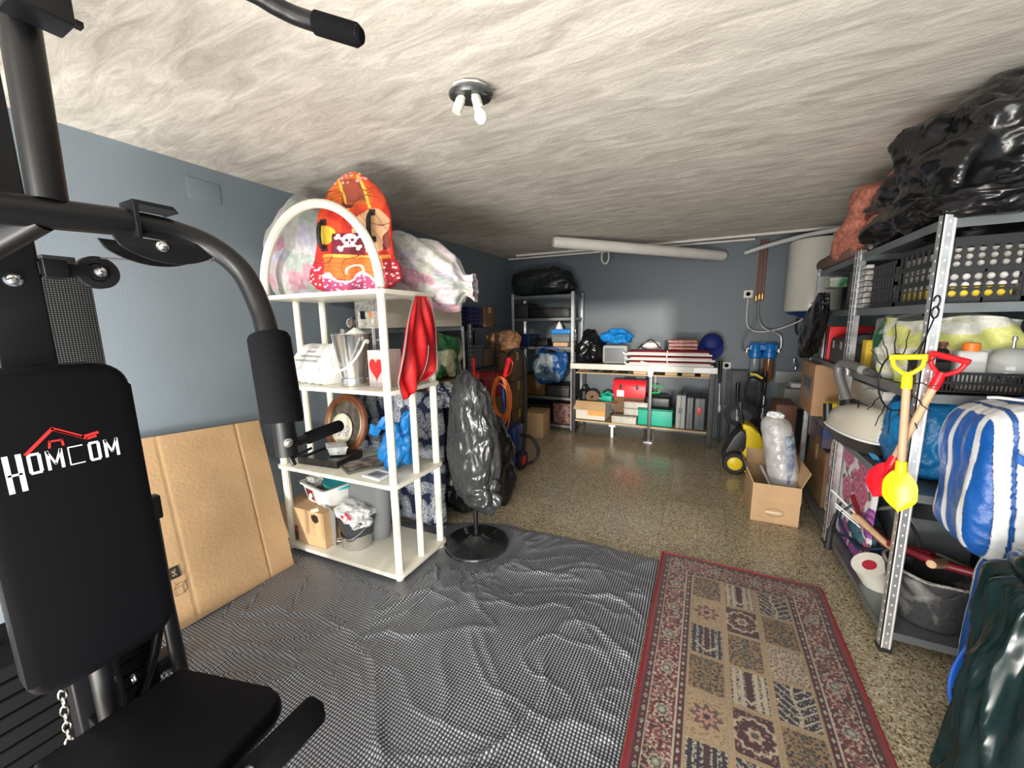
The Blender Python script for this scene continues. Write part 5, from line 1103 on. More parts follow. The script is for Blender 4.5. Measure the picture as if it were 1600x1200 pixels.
for (x0, x1, h, m, lb) in ((-.265, -.165, .39, GREYL, 'light grey upright case standing under the right half of the workbench'), (-.155, -.085, .37, GREYP, 'thin dark grey case beside the light grey upright case'), (-.075, .035, .37, mat('grey_green_case', (.07, .085, .085), .4), 'grey green case with a red latch at the right end under the workbench')):
    t = thing('tool_case', lb, 'case', ((x0 + x1) / 2, 4.84, .186)); obj('case_shell', B().box(x0, x1, 4.70, 4.98, .187, .187 + h, .012), m, t); obj('seam', B().box((x0 + x1) / 2 - .003, (x0 + x1) / 2 + .003, 4.696, 4.70, .19, .18 + h), DARKST, t)
    obj('latch', B().box((x0 + x1) / 2 - .025, (x0 + x1) / 2 + .015, 4.688, 4.70, .37, .45 if m not in (GREYL, GREYP) else .43, .003), RED if m not in (GREYL, GREYP) else GREYP, t)
    obj('carry_handle', B().tube([((x0 + x1) / 2, 4.78, .187 + h), ((x0 + x1) / 2, 4.79, .215 + h), ((x0 + x1) / 2, 4.88, .215 + h), ((x0 + x1) / 2, 4.89, .187 + h)], .008, 8), BLACKP, t)
# ------------------------------------------------------------------ back wall services
o = obj('fat_drain_pipe', B().tube([(-1.47, 3.91, 2.245), (-1.45, 3.925, 2.245), (.115, 5.12, 2.135), (.135, 5.135, 2.13)], [.045, .056, .056, .045], 28), INSUL); tag(o, 'fat white covered pipe hanging under the ceiling above the workbench', 'pipe')
o = obj('thin_pipe', B().tube([(-2.50, 4.92, 2.295), (-1.5, 4.98, 2.292), (.42, 5.15, 2.29)], .013, 12), INSUL); tag(o, 'long thin white pipe along the ceiling and back wall, lower run', 'pipe')
o = obj('thin_pipe', B().tube([(-2.3, 4.75, 2.302), (-.5, 4.93, 2.302), (1.3, 5.0, 2.302)], .015, 12), INSUL); tag(o, 'long thin white pipe along the ceiling and back wall, upper run', 'pipe')
o = obj('grey_waste_pipe', B().tube([(.33, 5.13, 2.145), (.55, 5.08, 2.20), (.85, 4.90, 2.235), (1.15, 4.7, 2.24)], .023, 16, smoothn=5), mat('pale_pipe', (.5, .5, .48), .5)); tag(o, 'short curved pale pipe above the white water heater', 'pipe')
o = obj('cable_loop', B().tube([(-1.17 + .045 * math.cos(a), 4.93 + .012 * k, 2.215 + .085 * math.sin(a)) for k in range(3) for a in np.linspace(.3, 2 * PI + .3, 18)], .008, 8), INSUL); tag(o, 'white cable wound in loops below the fat pipe', 'cable')
for x, z0, lb in ((.475, 1.60, 'leftmost'), (.505, 1.62, 'middle'), (.535, 1.62, 'rightmost')):
    t = thing('copper_pipe', '%s of the three copper pipes dropping down the back wall' % lb, 'pipe', (x, 5.17, z0), 0, 'copper pipes on the back wall'); obj('tube', B().tube([(x, 5.17, z0), (x + .01, 5.17, 2.28)], .0085, 10), COPPER, t); obj('brass_valve', B().tube([(x, 5.17, z0 + .02), (x, 5.17, z0 + .075)], .014, 10).box(x - .004, x + .004, 5.135, 5.16, z0 + .04, z0 + .052), BRASS, t)
GREYCAB = mat('braided_hose', (.42, .42, .41), .35, .6)
for pts, lb in (([(.475, 5.16, 1.60), (.48, 5.14, 1.45), (.46, 5.12, 1.33), (.40, 5.12, 1.26), (.37, 5.12, 1.15), (.385, 5.12, 1.06), (.43, 5.13, 1.06)], 'braided hose curving from the left copper pipe to the water filter'), ([(.505, 5.16, 1.62), (.51, 5.14, 1.45), (.56, 5.12, 1.33), (.68, 5.12, 1.27), (.735, 5.12, 1.22), (.74, 5.12, 1.10), (.71, 5.13, 1.06)], 'braided hose curving from the middle copper pipe to the right filter port')):
    o = obj('braided_hose', B().tube(pts, .008, 8, smoothn=5), GREYCAB); tag(o, lb, 'hose')
o = obj('white_power_cord', B().tube([(.40, 5.18, 1.66), (.40, 5.16, 1.42), (.43, 5.14, 1.32), (.52, 5.13, 1.28), (.68, 5.12, 1.30), (.86, 5.08, 1.38), (.90, 5.05, 1.42)], .007, 8, smoothn=5), INSUL); tag(o, 'white power cord running from the wall socket to the water heater', 'cord')
def socket(x, z, lb):
    t = thing('wall_socket', lb, 'socket', (x, 5.19, z)); obj('face_plate', B().box(x - .045, x + .045, 5.185, 5.199, z, z + .085, .004), OFFW, t); obj('socket_insert', B().lathe([(0, 0), (.022, 0), (.025, .003), (.025, .006)], (0, 0, 0), 20, Matrix.Translation((x, 5.185, z + .043)) @ Matrix.Rotation(PI / 2, 4, 'X')), WHITE, t)
socket(.40, 1.66, 'cream wall socket on the back wall beside the copper pipes'); socket(.235, .84, 'small cream wall socket low on the back wall right of the workbench')
def heater():
    P = Vector((.95, 4.97, 1.49)); t = thing('water_heater', 'tall white cylindrical electric water heater with a blue base on the back wall', 'water heater', P)
    obj('tank', B().lathe([(.225, 0), (.235, .01), (.235, .68), (.22, .70), (.14, .715), (0, .72)], P, 48), mat('enamel_white', (.60, .58, .52), .25, coat=.3), t)
    obj('blue_base', B().lathe([(0, -.07), (.08, -.065), (.20, -.02), (.222, 0), (.2, .004), (0, .004)], P, 48), mat('heater_blue', (.01, .03, .16), .4), t)
    obj('wall_bracket', B().box(.85, 1.05, 5.17, 5.20, 1.6, 2.1), GALV, t); obj('badge', B().box(.90, .95, 4.735, 4.742, 1.56, 1.57, M=None), DARKST, t); obj('outlet', B().tube([(1.0, 4.95, 1.43), (1.0, 4.95, 1.38)], .012, 10), BRASS, t)
heater()
o = obj('black_cable_loop', B().tube([(.86, 5.1, 1.42), (.86, 5.12, 1.30), (.90, 5.12, 1.24), (.98, 5.12, 1.25), (1.0, 5.1, 1.36)], .010, 8, smoothn=4), RUBBER); tag(o, 'black cable hanging in a loop below the water heater', 'cable')
def filters():
    t = thing('water_filter', 'twin blue capped water filter unit with clear and amber bowls on the back wall', 'water filter', (.57, 5.1, .76)); bc = mat('filter_blue', (.01, .16, .50), .3)
    for x, m in ((.505, mat('clear_bowl', (.25, .28, .30), .15, alpha=.8)), (.64, mat('amber_bowl', (.18, .07, .03), .2))):
        P = Vector((x, 5.10, 0)); c = obj('filter_cap', B().lathe([(0, 1.15), (.05, 1.15), (.058, 1.14), (.058, 1.06), (.066, 1.055), (.066, 1.0), (.05, .985), (0, .985)], P, 28), bc, t); obj('filter_bowl', B().lathe([(.05, .99), (.05, .76), (.04, .735), (0, .73)], P, 28), m, t)
    obj('manifold', B().box(.44, .71, 5.06, 5.14, 1.075, 1.14, .01).box(.45, .70, 5.14, 5.198, 1.09, 1.16), bc, t)
    for x in (.42, .725): obj('brass_elbow', B().tube([(x, 5.1, 1.05), (x, 5.1, 1.09), (x + (.03 if x < .5 else -.03), 5.1, 1.10)], .012, 10), GALV, t)
filters()
def sink():
    t = thing('laundry_sink', 'pale grey laundry sink with an upstand against the back wall', 'sink', (.98, 5.0, 0)); m = mat('pale_ceramic', (.34, .34, .32), .3)
    b = B().box(.76, 1.22, 4.80, 5.18, .50, .53); 
    for a in ((.76, 1.22, 4.78, 4.81), (.76, 1.22, 5.16, 5.19), (.76, .79, 4.81, 5.16), (1.19, 1.22, 4.81, 5.16)): b.box(*a, .5, .70, .006)
    obj('basin', b, m, t); obj('upstand', B().box(.72, 1.26, 5.165, 5.195, .70, .84, .004), mat('upstand_tile', (.22, .23, .22), .3), t)
    for x in (.80, 1.16): obj('leg', B().box(x, x + .03, 4.85, 4.88, 0, .5), DARKST, t)
    obj('tap', B().tube([(.88, 5.19, .93), (.88, 5.14, .93), (.88, 5.06, .92), (.88, 5.05, .88)], .012, 10, smoothn=4), CHROME, t); obj('tap_lever', B().box(.872, .888, 5.13, 5.15, .94, .99, .003), CHROME, t)
sink()
o = obj('white_tray', B().box(.82, 1.14, 4.84, 4.98, .702, .75, .012), WHITE); tag(o, 'white oblong tray sitting across the laundry sink', 'tray')
t = thing('black_cabinet', 'low black board leaning on the back wall right of the workbench', 'board', (.42, 5.1, .5)); obj('panel', B().box(.24, .60, 5.10, 5.13, .42, .84, .005), DARKST, t); obj('stand', B().box(.26, .29, 5.07, 5.10, 0, .84).box(.55, .58, 5.07, 5.10, 0, .84), DARKST, t)

# ------------------------------------------------------------------ pressure washer and lances
def washer():
    P = Vector((.40, 4.12, 0)); t = thing('pressure_washer', 'yellow and black pressure washer standing on its wheels beside the open carton', 'pressure washer', P)
    side = [(-.12, .04), (.02, .02), (.12, .02), (.15, .12), (.15, .30), (.10, .40), (.03, .46), (-.02, .475), (-.04, .46), (-.03, .42), (.02, .36), (.02, .25), (-.06, .16)]
    obj('yellow_shell', B().prism(side, .24, frame(P + Vector((-.02, -.02, 0)), (1, 0, 0), (0, 0, 1)) @ Matrix.Translation((0, 0, -.12)), .02), YELK, t, 50)
    obj('black_body', B().prism([(-.14, .10), (-.03, .14), (.05, .26), (.04, .38), (-.04, .42), (-.10, .34), (-.16, .20)], .20, frame(P + Vector((-.03, -.02, 0)), (1, 0, 0), (0, 0, 1)) @ Matrix.Translation((0, 0, -.10)), .02), BLACKP, t, 50)
    for y in (-.16, .14):
        w = obj('wheel', B().lathe([(0, -.02), (.09, -.022), (.102, -.012), (.102, .012), (.09, .022), (0, .02)], (0, 0, 0), 32, Matrix.Translation(P + Vector((-.10, y, .104))) @ Matrix.Rotation(PI / 2, 4, 'X')), RUBBER, t)
        obj('yellow_hubcap', B().lathe([(0, .026), (.055, .026), (.066, .018), (.066, .012), (0, .012)], (0, 0, 0), 28, Matrix.Translation(P + Vector((-.10, y, .104))) @ Matrix.Rotation(PI / 2, 4, 'X')), YELK, w)
    obj('pull_handle', B().tube([P + Vector(p) for p in ((-.02, .08, .42), (-.08, .10, .60), (-.08, .10, .66), (-.08, -.10, .66), (-.08, -.10, .60), (-.04, -.08, .42))], .011, 10), BLACKP, t)
    b = B(); 
    for k in range(5): b.tube([P + Vector((-.06 + (.10 + .01 * k) * math.cos(a), .10 + .015 * k, .50 + (.07 + .012 * k) * math.sin(a))) for a in np.linspace(0, 2 * PI, 22)[:-1]], .007, 7, closed=True)
    obj('coiled_hose', b, RUBBER, t)
washer()
def lance(x, y, lb, top=.95, dx=.02, col=GREYL):
    t = thing('spray_lance', lb, 'lance', (x, y, 0)); obj('shaft', B().tube([(x + dx, y, .0), (x, y + .12, top - .25)], .009, 10), GALV, t); obj('black_grip', B().tube([(x, y + .12, top - .26), (x - .005, y + .14, top)], [.014, .02], 12), BLACKP, t); obj('joint_collar', B().tube([(x + dx * .6, y + .05, top * .40), (x + dx * .55, y + .055, top * .47)], .014, 10), WHITE, t); obj('lower_sleeve', B().tube([(x + dx, y, .0), (x + dx * .65, y + .045, top * .38)], .013, 10), BLACKP, t)
lance(.17, 4.90, 'slim black and silver spray lance propped right of the workbench', .95, .02); lance(.36, 4.90, 'pale silver lance standing behind the pressure washer', .70, .01); lance(.61, 4.86, 'black lance propped below the water filters', .84, -.02)
t = thing('spray_gun', 'yellow and black spray gun hooked above the pressure washer', 'spray gun', (.51, 4.93, .74)); obj('grip_body', B().tube([(.44, 4.93, .80), (.50, 4.92, .815), (.57, 4.92, .775), (.59, 4.92, .74)], [.03, .038, .034, .026], 14), BLACKP, t); obj('yellow_band', B().tube([(.452, 4.89, .83), (.51, 4.885, .825), (.57, 4.885, .785)], .012, 10), YELK, t); obj('hose', B().tube([(.46, 4.93, .79), (.42, 4.93, .6), (.50, 4.93, .42), (.62, 4.93, .50), (.58, 4.93, .70)], .008, 8, smoothn=5), RUBBER, t)

# ------------------------------------------------------------------ open carton with plastic wrapped roll
t, M = open_carton('open_carton', 'open brown carton on the terrazzo floor holding a plastic wrapped roll', .348, .63, 3.05, 3.47, 0, .285, CARD, (('l', .12, 1.15), ('r', .12, -1.2), ('b', .13, .9), ('f', .12, 1.52)), .02)
obj('hand_hole_film', B().box(-.055, .035, -.2165, -.2135, .075, .095, .001, M=M), mat('shiny_tape', (.7, .55, .42), .1), t)
obj('hand_hole_crease', B().tube([M @ Vector((.045 * math.cos(a) * 1.2, -.213, .085 + .028 * math.sin(a))) for a in np.linspace(0, 2 * PI, 20)[:-1]], .001, 4, closed=True), CARDD, t)
def roll():
    b = B(); A = Vector((.60, 3.24, .05)); D = Vector((-.12, .06, .68)); n = 40
    def g(u, v):
        r = .098 * min(1, (math.sqrt(max(0, 1 - (max(0, .16 - u) / .16) ** 2)))) * (min(1, math.sqrt(max(0, 1 - (max(0, u - .86) / .14) ** 2))) + .02)
        a = 2 * PI * v; r *= 1 + .035 * mnoise.noise(Vector((math.cos(a) * 3, math.sin(a) * 3, u * 9))) + .012 * math.sin(u * 70)
        return A + D * u + Vector((math.cos(a) * r, math.sin(a) * r, 0))
    b.grid(50, 44, g); o = obj('wrapped_roll', b, mat('milky_film_wrap', (.50, .49, .48), .22, coat=.4, bump=.5, bs=30, c2=(.36, .36, .36), vs=12), ang=180); tag(o, 'grey white roll wrapped in clear film standing in the open carton', 'roll')
    bl = B().grid(24, 8, lambda u, v: Vector((.575 - .10 * (.25 + .5 * u) + .101 * math.cos(-1.25 + v * .75), 3.255 + .101 * math.sin(-1.25 + v * .75), .18 + .42 * u)))
    lab = obj('printed_label', bl, mat('blue_grey_print', (.45, .50, .56), .3, c2=(.08, .13, .30), vs=22), o, ang=180)
    bag('film_twist', (.485, 3.295, .725), (.05, .045, .03), BAGW, 5, o, flat=False, crease=.12)
roll()
o = obj('camera_tube', B().tube([(.41, 3.16, .20), (.47, 3.22, .17)], .045, 20).tube([(.395, 3.14, .205), (.41, 3.16, .20)], .035, 20), BLACKP); tag(o, 'short black cylinder lying in the open carton beside the wrapped roll', 'cylinder')
o = obj('metal_bar', B().tube([(.42, 3.30, .33), (.50, 3.10, .17)], .012, 10), GALV); tag(o, 'metal bar lying in the open carton in front of the roll', 'bar')
closed_box('brown_crate', 'reddish brown carton on the floor behind the wrapped roll', .58, .73, 3.95, 4.3, .0, .68, mat('reddish_carton', (.16, .065, .035), .5), 0, tape=False)

# ------------------------------------------------------------------ ceiling lamp fitting
def lamp():
    P = Vector((-.865, 1.40, ZC)); t = thing('ceiling_lamp', 'bare twin socket lamp fitting with one white bulb hanging from the ceiling', 'lamp', (P.x, P.y, ZC - .01))
    T = Matrix.Translation(P + Vector((0, 0, -.035))) @ Matrix.Rotation(.10, 4, 'Y') @ Matrix.Rotation(.12, 4, 'X')
    obj('base_plate', B().lathe([(0, -.004), (.078, -.004), (.083, .002), (.083, .012), (.06, .03), (0, .032)], (0, 0, 0), 36, T), mat('dark_tarnished_plate', (.16, .17, .17), .35, .7, var=.5, vs=20), t)
    obj('broken_plaster', B().lathe([(0, .028), (.055, .026), (.072, .034), (0, .036)], (0, 0, 0), 9, T), mat('white_plaster', (.75, .73, .68), .9), t)
    obj('wire', B().tube([T @ Vector(p) for p in ((.06, .03, .02), (.09, .01, .0), (.085, -.02, -.01), (.06, -.03, .0))], .005, 8, smoothn=4), BLACKP, t)
    for (x, y, dx) in ((-.02, -.03, -.02), (.035, -.02, .02)):
        A = T @ Vector((x, y, -.004)); Bp = A + Vector((dx, -.012, -.055))
        s_ = obj('lamp_socket', B().tube([A, A + (Bp - A) * .2, A + (Bp - A) * .21, Bp], [.016, .016, .0185, .0185], 20), OFFW, t)
        if dx > 0:
            D = (Bp - A).normalized(); M = D.to_track_quat('Z', 'Y').to_matrix().to_4x4(); obj('light_bulb', B().lathe([(.010, -.004), (.014, .008), (.024, .03), (.0245, .042), (.018, .058), (.008, .065), (0, .066)], Bp, 28, M), mat('opal_glass', (.85, .85, .84), .25), s_)
lamp()

# ------------------------------------------------------------------ metal racks on the right
XR0, XR1 = .74, 1.20
ZR = (.10, .72, 1.125, 1.465, 1.765)
SHELFG = mat('grey_painted_shelf', (.20, .22, .23), .35, .5, var=.2)
rack('storage_rack', 'tall galvanised metal rack nearest the camera along the right wall', XR0, XR1, 2.0, 2.88, ZR, 1.79, sm=SHELFG, step=.045)
rack('storage_rack', 'tall galvanised metal rack further along the right wall towards the water heater', XR0, XR1, 2.905, 3.78, ZR, 1.79, sm=SHELFG, step=.045)
# bright pressed edges on the near upright
# top tier
o = bag('black_bin_bag', (1.0, 2.22, 1.985), (.30, .36, .25), BAGK, 101, lump=.22, crease=.065, p=2.6, sub=6, freq=1.9); tag(o, 'huge glossy black bin bag on top of the near right rack, reaching the ceiling', 'bag')
o = bag('black_bin_bag', (.96, 2.62, 1.915), (.25, .34, .165), BAGK, 102, lump=.22, crease=.07, p=2.8, lean=(0, .1)); tag(o, 'lower black bin bag between the huge one and the salmon blanket on the rack', 'bag')
o = bag('black_bin_bag', (.98, 2.12, 1.83), (.26, .20, .075), BAGK, 103, lump=.2, crease=.09, p=3); tag(o, 'flattened black bag squashed under the huge bin bag on the near right rack', 'bag')
SAL = mat('salmon_print_fabric', (.50, .19, .13), .85, c2=(.30, .09, .06), vs=40, bump=.4, bs=14)
o = bag('salmon_blanket', (.97, 3.06, 1.99), (.24, .42, .235), SAL, 104, lump=.22, crease=.06, lean=(0, -.30), freq=2); tag(o, 'bundled salmon red patterned blanket on top of the right racks', 'blanket')
o = bag('blanket_fold', (.86, 3.33, 1.90), (.13, .17, .10), SAL, 105, o, lump=.3, crease=.1)
def rolled_rug():
    t = thing('rolled_rug', 'brown rolled rug under the salmon blanket at the far end of the right rack', 'rug', (.95, 3.5, 1.765)); m = mat('brown_rug_back', (.15, .085, .065), .9, bump=.3, bs=200)
    b = B(); pts = []
    for k in range(90):
        a = k / 90 * 4.6 * PI; r = .018 + .0135 * a / (2 * PI) * 2.05; pts.append((r * math.cos(a), r * math.sin(a) * .8))
    D = Vector((.05, 1, 0)).normalized(); o_ = Vector((.86, 3.0, 1.765 + .062)); n = len(pts)
    b.grid(n - 1, 8, lambda u, v: o_ + D * (v * .85) + Vector((pts[int(round(u * (n - 1)))][0], 0, pts[int(round(u * (n - 1)))][1]))); o = obj('rolled_pile', b, m, t, ang=180); md = o.modifiers.new('t', 'SOLIDIFY'); md.thickness = .009
    b = B().tube([(.80, 3.86, 1.83), (.80, 3.87, 1.83), (.80, 3.88, 1.83)], .045, 20); b.bm.free()
    b = B().lathe([(0, 0), (.052, .0), (.056, .01), (.056, .80), (.052, .81), (0, .81)], (0, 0, 0), 28, Matrix.Translation((.80, 3.07, 1.765 + .058)) @ Matrix.Rotation(-PI / 2, 4, 'X')); obj('outer_roll', b, m, t)
rolled_rug()
# vented crates with their contents
VC = mat('vented_black_crate', (.022, .023, .024), .45)
def vented_crate(lab, x0, x1, y0, y1, z0, z1):
    t = thing('vented_crate', lab, 'crate', ((x0 + x1) / 2, (y0 + y1) / 2, z0)); w, h = x1 - x0, z1 - z0
    Ff = Matrix.Translation((x0, y0 + .005, z0)) @ Matrix.Rotation(PI / 2, 4, 'X')
    b = B(); b.box(x0, x1, y0, y1, z0, z0 + .006)
    for a in ((0, w, 0, .018), (0, w, h - .03, h), (0, w, h * .46, h * .54), (0, .014, 0, h), (w - .014, w, 0, h), (w * .49, w * .51 + .012, 0, h), (w * .25, w * .25 + .006, 0, h * .5)): b.box(a[0], a[1], a[2], a[3], -.002, .008, M=Ff)
    obj('crate_frame', b, VC, t, smooth=False)
    for (cx, cw) in ((.014, w * .49 - .014), (w * .51 + .012, w * .49 - .026)):
        for (cz, ch) in ((.018, h * .46 - .018), (h * .54, h * .46 - .03)):
            obj('vented_panel', B().holes(6, 3, cw, ch, .40, Ff @ Matrix.Translation((cx, cz, 0)), .004), VC, t, smooth=False)
    b = B(); F2 = Matrix.Translation((x0 + .004, y0, z0)); d = y1 - y0
    for k in range(9): b.box(x0, x0 + .006, y0 + d * k / 8 - (.004 if k else 0), y0 + d * k / 8 + (.006 if k < 8 else 0), z0, z1); b.box(x1 - .006, x1, y0 + d * k / 8 - (.004 if k else 0), y0 + d * k / 8 + (.006 if k < 8 else 0), z0, z1)
    for zz in (0, h * .32, h * .62, h - .02): b.box(x0 - .002, x0 + .008, y0, y1, z0 + zz, z0 + zz + .02); b.box(x1 - .008, x1 + .002, y0, y1, z0 + zz, z0 + zz + .02); b.box(x0, x1, y1 - .006, y1, z0 + zz, z0 + zz + .02)
    obj('slatted_sides', b, VC, t, smooth=False)
    b = B(); rr = random.Random(3)
    return t
vented_crate('black vented plastic crate full of white and yellow boxes on the near right rack', .775, 1.185, 2.03, 2.42, 1.467, 1.70)
vented_crate('black vented plastic crate behind the full one, on the near right rack', .775, 1.17, 2.46, 2.74, 1.467, 1.68)
PAPW = mat('white_carton_print', (.70, .68, .64), .5, c2=(.42, .40, .38), vs=30); PAPY = mat('yellow_carton_print', (.75, .60, .05), .5, c2=(.65, .45, .03), vs=25)
for (x0, x1, z0, z1, m, lb) in ((.79, .965, 1.475, 1.525, PAPY, 'yellow pack at the bottom left of the vented crate'), (.79, .975, 1.528, 1.59, PAPW, 'white pack over the yellow one in the vented crate'), (.99, 1.17, 1.475, 1.58, mat('dull_grey_pack', (.30, .30, .28), .4, c2=(.6, .6, .56), vs=60), 'grey white pack at the bottom right of the vented crate'), (.79, .975, 1.595, 1.665, mat('pale_bottles', (.35, .34, .30), .4, c2=(.62, .60, .55), vs=55), 'pale pack at the top left of the vented crate'), (.99, 1.17, 1.585, 1.665, PAPW, 'white pack at the top right of the vented crate')):
    o = obj('packet', B().box(x0, x1, 2.048, 2.40, z0, z1, .006), m); tag(o, lb, 'packet', 'packs in the vented crate')
def ribbed_jar():
    P = Vector((.80, 2.85, 1.467)); t = thing('ribbed_container', 'clear ribbed plastic container beside the middle upright of the right racks', 'container', P); m = mat('smoky_clear_plastic', (.14, .135, .125), .2, c2=(.36, .35, .33), vs=40)
    t.location = (.80, 2.70, 1.467); b = B()
    for k in range(7): b.box(.752, .79, 2.60 if 0 else 2.775, 2.90, 1.467 + k * .030, 1.467 + k * .030 + .027, .006)
    obj('ribbed_body', b, m, t); obj('cap_rim', B().box(.755, .787, 2.78, 2.895, 1.68, 1.70, .004), GREYL, t)
ribbed_jar()
closed_box('dark_grey_box', 'dark grey box behind the ribbed container on the right rack', .80, 1.15, 2.92, 3.25, 1.467, 1.70, mat('charcoal_card', (.06, .062, .062), .6), 0, tape=False)
o = bag('black_film_bag', (.675, 3.42, 1.36), (.055, .18, .21), BAGK, 111, lump=.2, crease=.05, taper=.2, lean=(0, -.16), flat=False); tag(o, 'black film bag hung on the outside of the far right rack beside the water heater', 'bag')
o = obj('green_white_packet', B().box(.76, .86, 3.50, 3.66, 1.63, 1.70, .01), mat('green_packet', (.02, .12, .05), .4, c2=(.6, .6, .55), vs=9)); tag(o, 'small green and white packet above the black film bag', 'packet')
# third tier: binders, cases, big shopping bag, wreath
for (y, m, lb) in ((3.40, RED, 'red upright folder on the far right rack below the black film bag'), (3.46, BLACKP, 'black upright folder beside the red one on the far right rack'), (3.52, WHITE, 'white upright folder at the far end of the right rack')):
    o = obj('upright_folder', B().box(.76, 1.05, y - .022, y + .022, 1.128, 1.36, .004), m); tag(o, lb, 'folder', 'folders on the far right rack')
toolbox('grey_hard_case', 'dark grey hard case on the far right rack between the folders and the upright', (.93, 3.16, 1.128), (.16, .17, .19), mat('case_dark_grey', (.055, .058, .06), .45), GREYP, -PI / 2)
closed_box('yellow_box', 'yellow box behind the green edge of the shopping bag on the right rack', .80, 1.1, 2.80, 2.868, 1.128, 1.29, mat('yellow_card', (.65, .42, .02), .5), 0, tape=False)
o = obj('grey_pouch', B().box(.82, 1.1, 2.72, 2.79, 1.128, 1.42, .02), mat('grey_pouch_f', (.2, .2, .2), .5)); tag(o, 'grey upright pouch behind the yellow box on the right rack', 'pouch')
def big_shopper():
    b = B(); nu, nv = 110, 90
    def g(u, v):
        th = 2 * PI * v; c, s_ = math.cos(th), math.sin(th); k = (abs(c) ** 5 + abs(s_) ** 5) ** (-.2)
        x = .955 + .185 * k * c; y = 2.44 + .235 * k * s_; z = 1.128 + .30 * u * (1 - .10 * max(0, c) * 0)
        f = .016 * mnoise.noise(Vector((c * 3, s_ * 3, u * 5))) + .008 * math.sin(th * 11 + u * 9)
        sh = .9 + .12 * math.sin(PI * min(1, u * 1.1)); r = 1 if u < .94 else 1 - (u - .94) * 9
        return Vector((.955 + (x - .955) * sh * r + f * c, 2.44 + (y - 2.44) * sh * r + f * s_, z + .012 * math.sin(th * 3) * u))
    b.grid(nu, nv, g); o = obj('striped_shopper', b, colmat('shopper_film', .3, .5, 25), ang=180); co = verts(o); y = co[:, 1]; z = co[:, 2]; x = co[:, 0]
    n = vn(y * 12 + x * 5, z * 22, 2); C = np.tile(np.array((.66, .66, .58)), (len(co), 1)); C = W3(n > .55, (.62, .64, .20), C); C = W3(n < .22, (.50, .52, .38), C); gr = (y > .095 + .02 * np.sin(z * 25)) | ((x > .17)); C = W3(gr, (.012, .10, .035), C)
    C = W3(gr & (np.abs(z - .22) < .012) & (vn(y * 200, z * 5) > .45), (.4, .5, .42), C); setcol(o, C)
    tag(o, 'large green, white and lime shopping bag filling the right rack behind the wreath', 'bag')
big_shopper()
def wreath():
    c = Vector((.715, 2.13, 1.15)); b = B(); t = thing('wire_wreath', 'black wire sunburst ring hanging on the right rack beside the toy shovels', 'ornament', (c.x, c.y, .93))
    U = Vector((.15, -1, 0)).normalized(); V = Vector((0, 0, 1)); r = .118
    obj('wire_ring', B().tube([c + U * r * math.cos(a) + V * r * math.sin(a) for a in np.linspace(0, 2 * PI, 40)[:-1]], .0035, 8, closed=True), BLACKP, t)
    random.seed(2)
    for k in range(15):
        a = 2 * PI * k / 15 + .1; L = .10 + .03 * random.random(); w = .012 * (-1) ** k; d = U * math.cos(a) + V * math.sin(a); n_ = U * -math.sin(a) + V * math.cos(a)
        obj('wire_ray', B().tube([c + d * r, c + d * (r + L * .35) + n_ * w * .5, c + d * (r + L * .55) - n_ * w * .3, c + d * (r + L)], [.0024, .0022, .002, .0018], 6), BLACKP, t)
    q = c + V * (r + .0) + U * .17
    obj('hook_loop', B().tube([q + U * .018 * math.sin(a) + V * (.145 + .02 - .02 * math.cos(a)) for a in np.linspace(0, 2 * PI, 18)[:-1]], .003, 8, closed=True).tube([q + U * .016 * math.sin(a) + V * (.185 + .02 - .02 * math.cos(a)) for a in np.linspace(0, 4.8, 16)], .003, 8), BLACKP, t)
    obj('hook_stem', B().tube([c + U * .10 + V * .09, q + V * .145], .0025, 6), BLACKP, t)
wreath()
t = thing('black_speaker_box', 'black plastic box with a pale sticker behind the yellow shovel handle', 'box', (.80, 2.14, 1.128)); obj('body', B().box(.765, .86, 2.10, 2.19, 1.128, 1.245, .006), BLACKP, t); obj('pale_sticker', B().box(.764, .765, 2.13, 2.155, 1.17, 1.20), OFFW, t); obj('lid', B().box(.76, .865, 2.095, 2.195, 1.245, 1.265, .004), BLACKP, t)
def slot_basket():
    x0, x1, y0, y1, z0, z1 = .79, 1.185, 2.025, 2.26, 1.128, 1.212; t = thing('slotted_basket', 'black slotted plastic basket of bottles at the near end of the right rack', 'basket', ((x0 + x1) / 2, (y0 + y1) / 2, z0)); b = B().box(x0, x1, y0, y1, z0, z0 + .005)
    for z in (z0, z0 + .036, z1 - .012):
        for a in ((x0, x1, y0, y0 + .004), (x0, x1, y1 - .004, y1), (x0, x0 + .004, y0, y1), (x1 - .004, x1, y0, y1)): b.box(*a, z, z + .011)
    n = 34
    for k in range(n + 1):
        x = x0 + (x1 - x0 - .005) * k / n; b.box(x, x + .005, y0, y0 + .0038, z0, z1 - .002); b.box(x, x + .005, y1 - .0038, y1, z0, z1 - .002)
    for k in range(18):
        y = y0 + (y1 - y0 - .005) * k / 17; b.box(x0, x0 + .0038, y, y + .005, z0, z1 - .002)
    obj('slotted_shell', b, BLACKP, t, smooth=False)
slot_basket()
t = thing('spray_can', 'white spray can with a brown and black cap in the slotted basket', 'spray can', (.84, 2.13, 1.135)); obj('can_body', B().lathe([(0, 0), (.026, 0), (.027, .003), (.027, .125), (.022, .135), (0, .135)], (.84, 2.13, 1.135), 28), mat('printed_can', (.68, .67, .66), .3, c2=(.35, .35, .36), vs=25), t); obj('black_dome', B().lathe([(.024, .133), (.020, .15), (.012, .158), (0, .158)], (.84, 2.13, 1.135), 24), BLACKP, t); obj('brown_nozzle', B().lathe([(0, .155), (.011, .155), (.012, .168), (.016, .172), (.014, .183), (0, .184)], (.84, 2.13, 1.135), 16), mat('nozzle_brown', (.15, .05, .03), .5), t)
